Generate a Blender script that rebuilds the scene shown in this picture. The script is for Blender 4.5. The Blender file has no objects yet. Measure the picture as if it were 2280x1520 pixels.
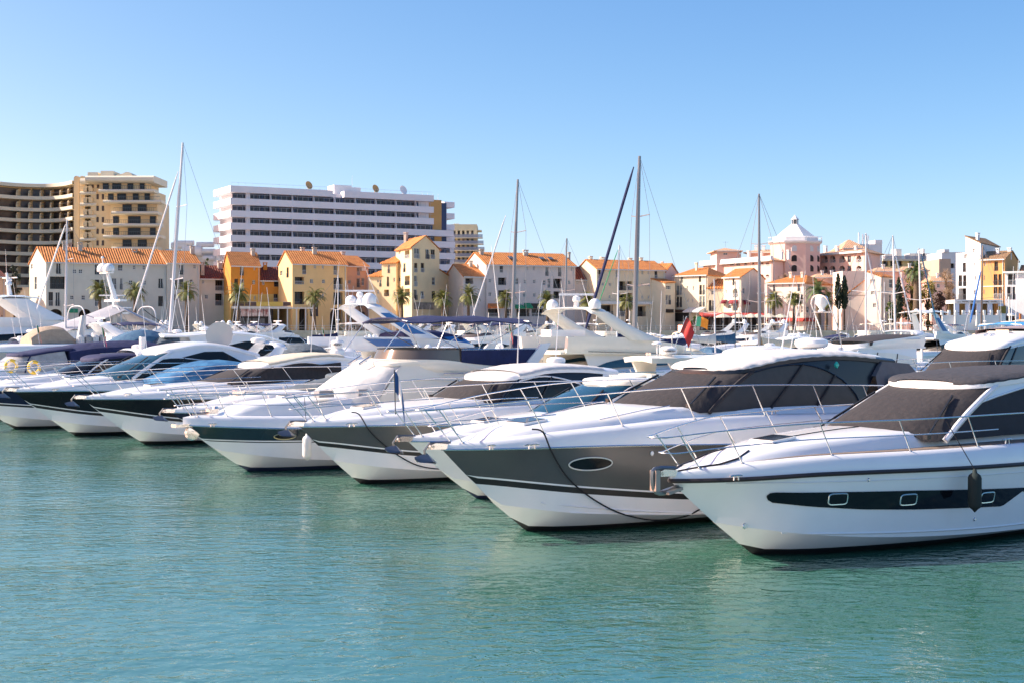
import bpy, bmesh, math, random
from mathutils import Vector, Matrix
R = math.radians
PI = math.pi
rnd = random.Random(11)
sc = bpy.context.scene
COL = sc.collection
F, HZ, EYE = 3000.0, 727.0, 4.2          # lens in photo pixels, horizon line, eye height

def at(px, py, Y):                        # photo pixel at a distance -> world point
    return Vector(((px-1140)/F*Y, Y, EYE+(HZ-py)/F*Y))

# ------------------------------------------------------------------ materials
MATS = {}
def M(name, col=(.8,.8,.8), rough=.5, metal=0., noise=0., nscale=3., bump=0., bscale=20., coat=0., spec=.5, col2=None, alpha=1., tcoord='Object', stretch=None, trans=0.):
    if name in MATS: return MATS[name]
    m = bpy.data.materials.new(name); m.use_nodes = True
    nt = m.node_tree; N = nt.nodes; L = nt.links
    b = N['Principled BSDF']
    b.inputs['Base Color'].default_value = (*col, 1)
    b.inputs['Roughness'].default_value = rough
    b.inputs['Metallic'].default_value = metal
    b.inputs['Specular IOR Level'].default_value = spec
    b.inputs['Coat Weight'].default_value = coat
    b.inputs['Coat Roughness'].default_value = .06
    b.inputs['Alpha'].default_value = alpha
    b.inputs['Transmission Weight'].default_value = trans
    if noise or bump:
        tc = N.new('ShaderNodeTexCoord'); mp = N.new('ShaderNodeMapping')
        L.new(tc.outputs[tcoord], mp.inputs[0])
        if stretch: mp.inputs['Scale'].default_value = stretch
    if noise:
        n = N.new('ShaderNodeTexNoise'); n.inputs['Scale'].default_value = nscale; n.inputs['Detail'].default_value = 5
        n.inputs['Roughness'].default_value = .65
        L.new(mp.outputs[0], n.inputs['Vector'])
        r = N.new('ShaderNodeValToRGB')
        c2 = col2 or tuple(max(0, c*(1-noise)) for c in col)
        r.color_ramp.elements[0].position = .32; r.color_ramp.elements[1].position = .68
        r.color_ramp.elements[0].color = (*c2, 1); r.color_ramp.elements[1].color = (*[min(1, c*(1+noise*.25)) for c in col], 1)
        L.new(n.outputs[0], r.inputs[0]); L.new(r.outputs[0], b.inputs['Base Color'])
    if bump:
        n2 = N.new('ShaderNodeTexNoise'); n2.inputs['Scale'].default_value = bscale; n2.inputs['Detail'].default_value = 3
        L.new(mp.outputs[0], n2.inputs['Vector'])
        bp = N.new('ShaderNodeBump'); bp.inputs['Strength'].default_value = bump; bp.inputs['Distance'].default_value = .05
        L.new(n2.outputs[0], bp.inputs['Height']); L.new(bp.outputs[0], b.inputs['Normal'])
    MATS[name] = m
    return m

WHITE = M('gelcoat_white', (.84,.83,.81), .22, noise=.05, nscale=.9, coat=.4)
WHITE2 = M('gelcoat_cream', (.78,.74,.64), .28, noise=.06, nscale=.9, coat=.3)
GREYH = M('gelcoat_grey', (.085,.084,.083), .22, noise=.12, nscale=.7, coat=.15)
NAVYH = M('gelcoat_navy', (.012,.016,.042), .2, spec=.3)
BLACKH = M('gelcoat_black', (.008,.008,.011), .2, spec=.3)
ANTI = M('antifouling', (.006,.006,.009), .6)
ANTIB = M('antifouling_blue', (.01,.02,.07), .6)
GLASS = M('glass_dark', (.006,.007,.010), .08, spec=.3)
GLASSB = M('glass_blue_tint', (.016,.060,.095), .06, spec=.5)
TINT = M('screen_blue', (.02,.12,.34), .25, spec=.6)
SMOKE = M('screen_smoke', (.11,.09,.075), .1, spec=.7)
CHROME = M('stainless', (.74,.72,.69), .22, .9)
COVG = M('mesh_cover_grey', (.031,.027,.028), .85, noise=.25, nscale=9, bump=.5, bscale=7, stretch=(1,1,.35))
COVN = M('cover_navy', (.010,.017,.080), .8, noise=.3, nscale=3, bump=.8, bscale=4)
COVB = M('cover_blue', (.018,.065,.15), .8, noise=.35, nscale=3, bump=.8, bscale=4, col2=(.05,.14,.22))
COVS = M('cover_slate', (.10,.13,.155), .8, noise=.45, nscale=6, bump=.8, bscale=6, stretch=(1,.3,1))
COVW = M('cover_white', (.62,.60,.57), .8, noise=.12, nscale=2.5, bump=.7, bscale=2.5)
COVT = M('cover_tan', (.42,.32,.23), .85, noise=.2, nscale=3, bump=.8, bscale=3)
COVC = M('cover_cream', (.62,.55,.42), .85, noise=.12, nscale=3, bump=.5, bscale=3)
COVP = M('cover_mauve', (.30,.24,.25), .85, noise=.2, nscale=2, bump=1., bscale=2.4)
COVSIL = M('cover_silver', (.40,.40,.43), .7, noise=.1, nscale=2, bump=.4, bscale=2)
BLACK = M('black_plastic', (.012,.012,.013), .45)
TEAK = M('teak', (.27,.20,.145), .7, noise=.5, nscale=60, stretch=(.05,1,1), col2=(.12,.085,.06))
ROPE = M('rope_black', (.012,.012,.014), .9)
ROPEW = M('rope_white', (.6,.58,.5), .9)
ORANGE = M('orange_paint', (.75,.20,.04), .6)
YEL = M('yellow_paint', (.75,.50,.05), .6)
RED = M('red_cloth', (.62,.045,.04), .8)
GREENC = M('green_cloth', (.03,.28,.12), .8)
MASTW = M('mast_white', (.60,.60,.62), .35, noise=.1, nscale=2)
MASTG = M('mast_grey', (.22,.23,.25), .35, .6)
VINYL = M('clear_vinyl', (.42,.40,.38), .12, spec=.8, noise=.3, nscale=2)
FENDW = M('fender_white', (.70,.69,.66), .45)

# ------------------------------------------------------------------ mesh builder
class MB:
    def __init__(s): s.v = []; s.f = []; s.m = []
    def add(s, pts, faces, mi=0):
        o = len(s.v); s.v += [tuple(p) for p in pts]
        for f in faces: s.f.append([o+i for i in f]); s.m.append(mi)
        return s
    def quad(s, a, b, c, d, mi=0): return s.add([a,b,c,d], [(0,1,2,3)], mi)
    def box(s, c, size, mi=0, rz=0., ry=0., rx=0.):
        x,y,z = [k/2 for k in size]
        p = [Vector((i,j,k)) for i in (-x,x) for j in (-y,y) for k in (-z,z)]
        if rz or ry or rx:
            m = Matrix.Rotation(rz,3,'Z') @ Matrix.Rotation(ry,3,'Y') @ Matrix.Rotation(rx,3,'X')
            p = [m @ q for q in p]
        c = Vector(c); p = [q+c for q in p]
        return s.add(p, [(0,1,3,2),(4,6,7,5),(0,4,5,1),(2,3,7,6),(0,2,6,4),(1,5,7,3)], mi)
    def bx(s, x0,x1,y0,y1,z0,z1, mi=0):
        return s.box(((x0+x1)/2,(y0+y1)/2,(z0+z1)/2), (abs(x1-x0),abs(y1-y0),abs(z1-z0)), mi)
    def grid(s, rows, mi=0, closed=False):
        n = len(rows[0]); o = len(s.v)
        for r in rows: s.v += [tuple(p) for p in r]
        for i in range(len(rows)-1):
            for j in range(n if closed else n-1):
                k = (j+1) % n
                s.f.append([o+i*n+j, o+i*n+k, o+(i+1)*n+k, o+(i+1)*n+j])
                s.m.append(mi(i,j) if callable(mi) else mi)
        return s
    def tube(s, path, r, n=8, mi=0, caps=True):
        P = [Vector(p) for p in path]; rows = []
        up = None
        for i, p in enumerate(P):
            t = (P[min(i+1,len(P)-1)]-P[max(i-1,0)]).normalized()
            if up is None: up = t.orthogonal().normalized()
            up = (up - t*up.dot(t))
            if up.length < 1e-5: up = t.orthogonal()
            up.normalize(); w = t.cross(up)
            rr = r[i] if isinstance(r,(list,tuple)) else r
            rows.append([p+(up*math.cos(a)+w*math.sin(a))*rr for a in [2*PI*k/n for k in range(n)]])
        o = len(s.v); s.grid(rows, mi, True)
        if caps:
            s.f.append([o+k for k in range(n)][::-1]); s.m.append(mi)
            s.f.append([o+(len(P)-1)*n+k for k in range(n)]); s.m.append(mi)
        return s
    def lathe(s, prof, c=(0,0,0), n=16, mi=0, rot=None, sx=1., sy=1.):
        c = Vector(c); rows = []
        for r, z in prof:
            q = [Vector((r*math.cos(2*PI*k/n)*sx, r*math.sin(2*PI*k/n)*sy, z)) for k in range(n)]
            if rot: q = [rot @ p for p in q]
            rows.append([p+c for p in q])
        o = len(s.v); s.grid(rows, mi, True)
        s.f.append([o+k for k in range(n)][::-1]); s.m.append(mi)
        s.f.append([o+(len(prof)-1)*n+k for k in range(n)]); s.m.append(mi)
        return s
    def prism(s, poly, vec, mi=0):                 # polygon of 3-D points pushed along vec
        n = len(poly); vec = Vector(vec); a = [Vector(p) for p in poly]
        return s.add(a+[p+vec for p in a], [tuple(range(n))[::-1], tuple(range(n,2*n))]+[(i,(i+1)%n,n+(i+1)%n,n+i) for i in range(n)], mi)
    def build(s, name, mats, parent=None, smooth=35, loc=None, rz=None):
        me = bpy.data.meshes.new(name)
        me.from_pydata(s.v, [], s.f)
        if not isinstance(mats,(list,tuple)): mats = [mats]
        for m in mats: me.materials.append(m)
        me.polygons.foreach_set('material_index', s.m)
        bm = bmesh.new(); bm.from_mesh(me)
        bmesh.ops.remove_doubles(bm, verts=bm.verts, dist=1e-5)
        bmesh.ops.recalc_face_normals(bm, faces=bm.faces)
        bm.to_mesh(me); bm.free()
        if smooth:
            me.polygons.foreach_set('use_smooth', [True]*len(me.polygons))
            me.set_sharp_from_angle(angle=R(smooth))
        me.update()
        o = bpy.data.objects.new(name, me); COL.objects.link(o)
        if parent: o.parent = parent
        if loc is not None: o.location = loc
        if rz is not None: o.rotation_euler[2] = rz
        return o

THINGS = []
def tag(o, label, cat, group=None):
    o['label'] = label; o['category'] = cat
    if group: o['group'] = group
    THINGS.append(o); return o
def thing(name, label, cat, loc=(0,0,0), rz=0., group=None):
    o = bpy.data.objects.new(name, None); COL.objects.link(o)
    o.location = loc; o.rotation_euler[2] = rz; o.empty_display_size = .2
    return tag(o, label, cat, group)
def struct(o, kind='structure'):
    o['kind'] = kind; return o

def ip(tab, x):                                   # smooth-ish table lookup
    if x <= tab[0][0]: return tab[0][1]
    for (a,va),(b,vb) in zip(tab, tab[1:]):
        if x <= b:
            t = (x-a)/(b-a) if b > a else 0
            return va+(vb-va)*t
    return tab[-1][1]
def ips(tab, x):                                  # catmull-rom
    if x <= tab[0][0]: return tab[0][1]
    if x >= tab[-1][0]: return tab[-1][1]
    for i in range(len(tab)-1):
        a, b = tab[i], tab[i+1]
        if x <= b[0]:
            p = tab[i-1] if i > 0 else a; q = tab[i+2] if i+2 < len(tab) else b
            h = b[0]-a[0]; t = (x-a[0])/h
            m0 = (b[1]-p[1])/(b[0]-p[0])*h if b[0] != p[0] else 0
            m1 = (q[1]-a[1])/(q[0]-a[0])*h
            return (2*t**3-3*t*t+1)*a[1]+(t**3-2*t*t+t)*m0+(-2*t**3+3*t*t)*b[1]+(t**3-t*t)*m1
def lerp(a, b, t): return a+(b-a)*t
def crv(pts, n=6):                                # smooth 3-D polyline
    P = [Vector(p) for p in pts]; out = []
    for i in range(len(P)-1):
        p0 = P[max(i-1,0)]; p1 = P[i]; p2 = P[i+1]; p3 = P[min(i+2,len(P)-1)]
        for k in range(n):
            t = k/n
            out.append(.5*((2*p1)+(p2-p0)*t+(2*p0-5*p1+4*p2-p3)*t*t+(3*p1-p0-3*p2+p3)*t**3))
    out.append(P[-1]); return out

# ------------------------------------------------------------------ camera, light, sky
cam = bpy.data.cameras.new('camera'); co = bpy.data.objects.new('camera', cam); COL.objects.link(co)
co.location = (0,0,EYE); co.rotation_euler = (R(90),0,0)
cam.sensor_width = 36; cam.lens = F/2280*36; cam.shift_y = -(760-HZ)/2280
cam.clip_end = 6000; cam.clip_start = .1
sc.camera = co
SUN_EL, SUN_AZ = 33., -84.                        # azimuth measured from +Y toward +X
w = bpy.data.worlds.new('World'); sc.world = w; w.use_nodes = True
nt = w.node_tree; bg = nt.nodes['Background']
sky = nt.nodes.new('ShaderNodeTexSky'); sky.sky_type = 'NISHITA'; sky.sun_disc = False
sky.sun_elevation = R(SUN_EL); sky.sun_rotation = R(SUN_AZ)
sky.altitude = 0; sky.air_density = .5; sky.dust_density = 1.; sky.ozone_density = 8
# colour response of the camera to the sky: one power curve per channel
sp_ = nt.nodes.new('ShaderNodeSeparateColor'); cb_ = nt.nodes.new('ShaderNodeCombineColor'); nt.links.new(sky.outputs[0], sp_.inputs[0])
SKYC = []
for i_, (g_, p_, c_) in enumerate(((1/.70, 1.36, .79), (.9/1.3, .98, 1.56), (.86/2.89, .58, 2.85))):
    m1 = nt.nodes.new('ShaderNodeMath'); m1.operation = 'MULTIPLY'; m1.inputs[1].default_value = g_; nt.links.new(sp_.outputs[i_], m1.inputs[0])
    m2 = nt.nodes.new('ShaderNodeMath'); m2.operation = 'POWER'; m2.inputs[1].default_value = p_; nt.links.new(m1.outputs[0], m2.inputs[0])
    m3 = nt.nodes.new('ShaderNodeMath'); m3.operation = 'MULTIPLY'; m3.inputs[1].default_value = c_; nt.links.new(m2.outputs[0], m3.inputs[0]); nt.links.new(m3.outputs[0], cb_.inputs[i_])
nt.links.new(cb_.outputs[0], bg.inputs[0]); bg.inputs[1].default_value = .15
sl = bpy.data.lights.new('sun', 'SUN'); so = bpy.data.objects.new('sun', sl); COL.objects.link(so)
sl.energy = 4.2; sl.angle = R(.55); sl.color = (1., .93, .82)
az, el = R(SUN_AZ), R(SUN_EL)
sd = Vector((math.sin(az)*math.cos(el), math.cos(az)*math.cos(el), math.sin(el)))
so.rotation_euler = sd.to_track_quat('Z','Y').to_euler(); so.location = sd*100
sc.view_settings.view_transform = 'Standard'; sc.view_settings.look = 'None'
sc.view_settings.exposure = 1.08; sc.view_settings.gamma = 1.

# ------------------------------------------------------------------ water and land
def water_mat():
    m = bpy.data.materials.new('harbour_water'); m.use_nodes = True
    nt = m.node_tree; N = nt.nodes; L = nt.links; b = N['Principled BSDF']
    b.inputs['Roughness'].default_value = .04; b.inputs['IOR'].default_value = 3.2
    geo = N.new('ShaderNodeNewGeometry')
    def nz(scale, detail, stretch, rot=0., rough=.55):
        mp = N.new('ShaderNodeMapping'); mp.inputs['Scale'].default_value = stretch; mp.inputs['Rotation'].default_value = (0,0,rot)
        L.new(geo.outputs['Position'], mp.inputs[0])
        n = N.new('ShaderNodeTexNoise'); n.inputs['Scale'].default_value = scale; n.inputs['Detail'].default_value = detail
        n.inputs['Roughness'].default_value = rough; n.inputs['Distortion'].default_value = .4
        L.new(mp.outputs[0], n.inputs['Vector']); return n
    c = nz(.05, 3, (1,1.6,1))
    r = N.new('ShaderNodeValToRGB'); r.color_ramp.elements[0].position = .3; r.color_ramp.elements[1].position = .7
    r.color_ramp.elements[0].color = (.028,.115,.070,1); r.color_ramp.elements[1].color = (.040,.150,.110,1)
    L.new(c.outputs[0], r.inputs[0]); L.new(r.outputs[0], b.inputs['Base Color'])
    a = nz(.95, 2, (.6,1.2,1), .15); d = nz(3.3, 3, (.75,1.1,1), -.12, .55); e = nz(.25, 2, (.7,1.2,1), .2)
    s1 = N.new('ShaderNodeMath'); s1.operation = 'MULTIPLY'; s1.inputs[1].default_value = 1.; L.new(d.outputs[0], s1.inputs[0])
    s0 = N.new('ShaderNodeMath'); s0.operation = 'MULTIPLY'; s0.inputs[1].default_value = .55; L.new(a.outputs[0], s0.inputs[0])
    s2 = N.new('ShaderNodeMath'); s2.operation = 'ADD'; L.new(s0.outputs[0], s2.inputs[0]); L.new(s1.outputs[0], s2.inputs[1])
    # ripples come and go in patches, as a light breeze leaves them
    s3 = N.new('ShaderNodeMapRange'); s3.inputs['From Min'].default_value = .35; s3.inputs['From Max'].default_value = .65
    s3.inputs['To Min'].default_value = .5; s3.inputs['To Max'].default_value = 1.35; L.new(e.outputs[0], s3.inputs['Value'])
    s4 = N.new('ShaderNodeMath'); s4.operation = 'MULTIPLY'; L.new(s2.outputs[0], s4.inputs[0]); L.new(s3.outputs[0], s4.inputs[1])
    bp = N.new('ShaderNodeBump'); bp.inputs['Strength'].default_value = 1.; bp.inputs['Distance'].default_value = .040
    L.new(s4.outputs[0], bp.inputs['Height']); L.new(bp.outputs[0], b.inputs['Normal'])
    return m
WATER = water_mat()
mb = MB(); mb.grid([[(x,y,0) for x in (-400,-150,-60,0,60,150,400)] for y in (-80,0,40,100,180,330)])
struct(mb.build('water', WATER, smooth=0))
QZ = 3.4
PAVE = M('paving_beige', (.42,.36,.29), .85, noise=.2, nscale=.4)
QUAYM = M('quay_concrete', (.55,.47,.36), .85, noise=.3, nscale=.6)
GRND = M('dry_ground', (.20,.17,.10), .95, noise=.4, nscale=.05)
quay_line = [(-420,230),(-110,230),(-60,232),(60,234),(110,232),(420,228)]
mb = MB()
mb.grid([[(x,y,QZ) for x,y in quay_line], [(x*1.2,y+60,QZ) for x,y in quay_line]])
struct(mb.build('quay_pavement', PAVE, smooth=0))
mb = MB()
mb.grid([[(x*1.2,y+60,QZ-.004) for x,y in quay_line], [(x*9,1200,QZ+2) for x,y in quay_line], [(x*30,5200,QZ+4) for x,y in quay_line]])
struct(mb.build('ground', GRND, smooth=0))
mb = MB(); mb.grid([[(x,y,-2) for x,y in quay_line], [(x,y,QZ-.35) for x,y in quay_line], [(x,y-.15,QZ-.35) for x,y in quay_line], [(x,y-.15,QZ+.12) for x,y in quay_line], [(x,y+.5,QZ+.12) for x,y in quay_line], [(x,y+.5,QZ) for x,y in quay_line]])
struct(mb.build('quay_wall', QUAYM, smooth=0))
# ------------------------------------------------------------------ yachts
# local frame: x runs aft from the stem at the waterline, y to port/starboard, z up from the water
class Hull:
    def __init__(h, sp):
        g = sp.get
        h.L = g('L',13.); h.B = g('B',2.05); h.ov = g('ov',2.1)
        h.zst = g('zs', [(-2,1.7),(4,1.65),(13,1.45)]); h.dht = g('dh', [(-2,.08),(0,.25),(3,.42),(6,.55),(13,.5)])
        h.hct = g('hc', [(-1.2,0),(0,.10),(2,.22),(4,.3),(9,.3),(10,0)]); h.cw = g('cw', .66)
        h.full = g('full', .58)
    def b(h, s):
        u = max(0., (s+h.ov)/(h.L+h.ov)); p = min(u/h.full, 1)
        k = (1-(1-p)**2.0)**.80
        if u > .75: k *= 1-.10*((u-.75)/.25)**1.5
        return h.B*k
    def zs(h, s): return ips(h.zst, s)
    def kz(h, s):
        if s < 0:
            t = -s/h.ov; return h.zs(-h.ov)*(t*.88+.12*t*t)
        return -.55*(1-math.exp(-s*1.2))
    def zc(h, s): return .13+.78*math.exp(-(s+h.ov)/(.21*h.L))
    def y(h, s, z):
        kz, zc, zs, b = h.kz(s), h.zc(s), h.zs(s), h.b(s)
        if z <= kz: return 0.
        if kz >= zc-.02:
            return b*max(0,(z-kz)/max(zs-kz,.01))**1.25*1.0
        c = b*.86*min(1., (zc-kz)/.55)**.6
        c = min(c, b*.9)
        if z < zc: return c*((z-kz)/(zc-kz))**.9
        return c+(b-c)*((z-zc)/(zs-zc))**1.15
    def dprof(h, s):                                # half section of the deck, from rail to centre line
        b = h.b(s); z = h.zs(s); d = ips(h.dht, s); hc = max(0, ips(h.hct, s)); k = min(1., b/.7)
        bi = b*h.cw
        return [(b,z),(b-.015*k,z+.35*d),(b-.07*k,z+.75*d),(b-.15*k,z+.96*d),(b-.22*k,z+d),(bi+.03*k,z+d-.01),
                (bi-.02*k,z+d+hc*.35),(bi-.10*k,z+d+hc*.85),(bi-.2*k,z+d+hc),(bi*.45,z+d+hc*1.12),(0,z+d+hc*1.18)]
    def dz(h, s, y):
        pr = h.dprof(s); y = abs(y)
        for (y0,z0),(y1,z1) in zip(pr, pr[1:]):
            if y1 <= y <= y0: return lerp(z0,z1,(y0-y)/(y0-y1) if y0 > y1 else 0)
        return pr[0][1] if y > pr[0][0] else pr[-1][1]
    def stations(h, n): return [-h.ov+(h.L+h.ov)*(i/(n-1))**1.55 for i in range(n)]

def mirror_rows(rows): return [[(x,y,z) for x,y,z in r]+[(x,-y,z) for x,y,z in r[-2::-1]] for r in rows]

def build_hull(h, sp, root, n=30):
    zaf = sp.get('af', .10); band = sp.get('band')      # band: table of the lower edge of the coloured topside
    st = h.stations(n); rows = []; lv = 4 if n > 20 else 2
    bt = band or [(-h.ov,.9),(h.L,.6)]
    bt0 = sp.get('stripe', .07 if band else .0)
    for s in st:
        kz = h.kz(s); zs = h.zs(s); za = zaf; zc = max(h.zc(s), za+.02); zb = ips(bt, s)
        if zb < zc+.02: zc = max(za+.01, zb-.02)
        if not band: zb = max(zb, zc+.1)
        zb1 = zb+bt0+.03; zb2 = zb1+.035
        L = [(kz if kz < 0 else kz)]+[lerp(-.3,za,.5), za, lerp(za,zc,.5), zc, lerp(zc,zb,.33), lerp(zc,zb,.66), zb, zb1, zb2]+[lerp(zb2,zs,(i+1)/lv) for i in range(lv)]
        L[0] = min(L[0], -.5) if kz < 0 else kz
        L = [min(max(z,kz),zs) for z in L]
        rows.append([(s if z > kz or kz <= 0 else s, h.y(s,z), z) for z in L])
    lo, st_m, hi = 1, (2 if band and bt0 else 3), 3
    def mi(i,j):
        if j < 2: return 0
        if j < 7: return 1
        if j == 7: return 2 if band else 1
        if j == 8: return 1
        return 3 if band else 1
    mb = MB(); full = []
    for r in rows: full.append(r[::-1]+[(x,-y,z) for x,y,z in r])
    nn = len(rows[0])
    def mm(i,j):
        k = nn-2-j if j < nn-1 else (j-nn if j >= nn else 0)
        return mi(i, max(0,k))
    mb.grid(full, mm)
    tr = full[-1]; mb.add(tr, [tuple(range(len(tr)))], 1)
    hull = mb.build('hull', [sp.get('anti',ANTI), sp.get('low',WHITE), sp.get('strm',BLACK), sp.get('up',GREYH)], root, 28)
    # deck moulding
    rows = []
    for s in h.stations(n):
        rows.append([(s,y,z) for y,z in h.dprof(s)])
    mb = MB(); mb.grid(mirror_rows(rows)); tr = mirror_rows(rows)[-1]; mb.add(tr, [tuple(range(len(tr)))])
    mb.build('deck', sp.get('deckm',WHITE), root, 45)
    # rub rail
    rr = sp.get('rubr', .022)
    mb = MB(); pts = [(s,h.b(s)+.008,h.zs(s)) for s in h.stations(n)]
    mb.tube(pts[::-1]+[(x,-y,z) for x,y,z in pts[1:]], rr, 6)
    mb.build('rub_rail', sp.get('rubm',CHROME), root)
    return hull

def cabin(h, root, c, hi=True):
    """c: ws=(s_base,s_top,z_top) corner depths cb,ct; half widths wb,wt; aft foot sa (base), st (roof aft), roof height table zr, arch fraction table fa"""
    wb, wt = c['wb'], c['wt']; sb, stp = c['sb'], c['st']; cb, ct = c.get('cb',1.1), c.get('ct',.8)
    sa, ra = c['sa'], c['ra']; zr = c['zr']; drop = c.get('drop', .10); fa = c.get('fa', [(0,1),(1,1)])
    na, ns = (7, 14) if hi else (4, 7)
    base, top = [], []
    for i in range(na):
        a = i/(na-1)*PI/2
        s = sb+cb*(1-math.cos(a)); y = wb*math.sin(a)**.9
        base.append((s,y)); s = stp+ct*(1-math.cos(a)); y = wt*math.sin(a)**.9; top.append((s,y))
    zb = lambda s, y: h.dz(s, min(y, h.b(s)*h.cw*.98)) - .01 if 'zb' not in c else ips(c['zb'], s)
    P = lambda i: Vector((base[i][0],base[i][1],zb(*base[i])))
    Q = lambda i: Vector((top[i][0],top[i][1],ips(zr,top[i][0])-drop))
    # windscreen
    rows = []
    for k in range(5):
        t = k/4
        half = [P(i).lerp(Q(i), t)+Vector((-.05*math.sin(PI*t),0,.03*math.sin(PI*t))) for i in range(na)]
        rows.append([tuple(p) for p in half[::-1]]+[(p.x,-p.y,p.z) for p in half[1:]])
    MB().grid(rows).build('windscreen', c.get('wsm',GLASS), root, 60)
    # sides
    s0, s0t = base[-1][0], top[-1][0]
    fr = c.get('frame', None)
    for sg in (-1,1):
        g = MB(); bd = MB(); G = []
        for i in range(ns):
            k = i/(ns-1); s1 = lerp(s0,sa,k); s2 = lerp(s0t,ra,k)
            y1 = wb*(1-.06*k); y2 = wt*(1-.05*k)
            p = Vector((s1,y1,zb(s1,y1))); q = Vector((s2,y2,ips(zr,s2)-drop)); f = ips(fa,k)
            G.append([p, p.lerp(q,f*.5)+Vector((0,.03,0)), p.lerp(q,f)+Vector((0,.02,0)), p.lerp(q,(1+f)/2)+Vector((0,.015,0)), q])
        G = [[Vector((v.x,v.y*sg,v.z)) for v in r] for r in G]
        g.grid([r[:3] for r in G]); g.build('side_window', c.get('swm',GLASS), root, 60)
        if any(ips(fa,i/10) < .99 for i in range(11)):
            bd.grid([r[2:] for r in G]); bd.build('cabin_side', c.get('body',WHITE), root, 60)
            if hi or c.get('trim'):
                t = MB(); t.tube([r[2]+Vector((0,.012*sg,0)) for r in G], .022, 5); t.build('window_trim', c.get('trimm',c.get('body',WHITE)), root)
        for k in c.get('mull', []):
            i = int(k*(ns-1)); t = MB(); r = G[i]; t.tube([r[0]+Vector((0,.01*sg,0)),r[1]+Vector((0,.012*sg,0)),r[2]+Vector((0,.01*sg,0))], .035, 4); t.build('window_pillar', c.get('mullm',BLACK), root)
        # A pillar
        t = MB(); t.tube([(P(na-1).lerp(Q(na-1),k/4)+Vector((-.05*math.sin(PI*k/4),.01,.03*math.sin(PI*k/4)))) * 1 if sg > 0 else Vector(((lambda v:(v.x,-v.y,v.z))(P(na-1).lerp(Q(na-1),k/4)+Vector((-.05*math.sin(PI*k/4),.01,.03*math.sin(PI*k/4)))))) for k in range(5)], c.get('pr',.035), 6)
        t.build('window_pillar', c.get('pillm',c.get('body',WHITE)), root)
    # roof
    crown = c.get('crown', .14); ovh = c.get('ovh', .05); cols = 9 if hi else 5
    rowsr = []; rend = c.get('rend', ra); ext = top[:]
    sl = [lerp(s0t,rend,i/(ns-1)) for i in range(1,ns)]
    for s in sl: ext.append((s, wt*(1-.05*(s-s0t)/max(.1,(ra-s0t)))))
    low = []
    for i,(s,y) in enumerate(ext):
        sx = s-(ovh if i < na else 0); y = y+ovh*min(1,y/.4); zz = ips(zr,s)-drop
        cr = crown*(y/wt)**1.2
        r = [(sx, y*math.sin(PI/2*v), zz+drop*min(1,y/.5)*0+.02+cr*math.cos(PI/2*v)**.8*1.0+.05) for v in [ -1+2*j/(cols-1) for j in range(cols)]]
        # skirt
        r = [(sx,-y,zz-.02)]+r+[(sx,y,zz-.02)]
        rowsr.append(r)
    mb = MB(); mb.grid(rowsr); mb.add(rowsr[-1], [tuple(range(len(rowsr[-1])))])
    mb.grid([[r[0] for r in rowsr],[r[-1] for r in rowsr]])
    mb.build('hardtop', c.get('roofm',WHITE), root, 50)
    if c.get('canvas'):                                # fabric stretched over part of the roof
        k0,k1,cm = c['canvas'][:3]; n0 = max(1,int(k0*len(rowsr))); n1 = int(k1*len(rowsr))
        sub = [[(x,y*1.004,z+.032) for x,y,z in r[1:-1]] for r in rowsr[n0:n1]]
        sub = [[(r[0][0],r[0][1],r[0][2]-.03)]+r+[(r[-1][0],r[-1][1],r[-1][2]-.03)] for r in sub]
        # seams sag a little between the battens
        rr = []
        for i,r in enumerate(sub):
            rr.append(r)
            if i < len(sub)-1:
                rr.append([tuple((Vector(a)+Vector(b))/2+Vector((0,0,-.012))) for a,b in zip(r,sub[i+1])])
        MB().grid(rr).build('roof_canvas', cm, root, 60)
    if hi and c.get('wiper',True):
        for sg in (-1,1):
            i = na-3; p = P(i).lerp(Q(i),.04); q = P(i).lerp(Q(i),.62)
            p = Vector((p.x-.12,(p.y+.10)*sg,p.z+.06)); q = Vector((q.x-.16,(q.y-.12)*sg,q.z+.10)); q2_ = p+Vector((-.03,-.55*sg,.30))
            t = MB(); t.tube([p,q], .018, 5); t.tube([p.lerp(q,.35),p.lerp(q,1.2)], .026, 4)
            t.box(p, (.12,.1,.08)); t.build('wiper', BLACK, root)
    return dict(P=P, Q=Q, rows=rowsr)

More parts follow.
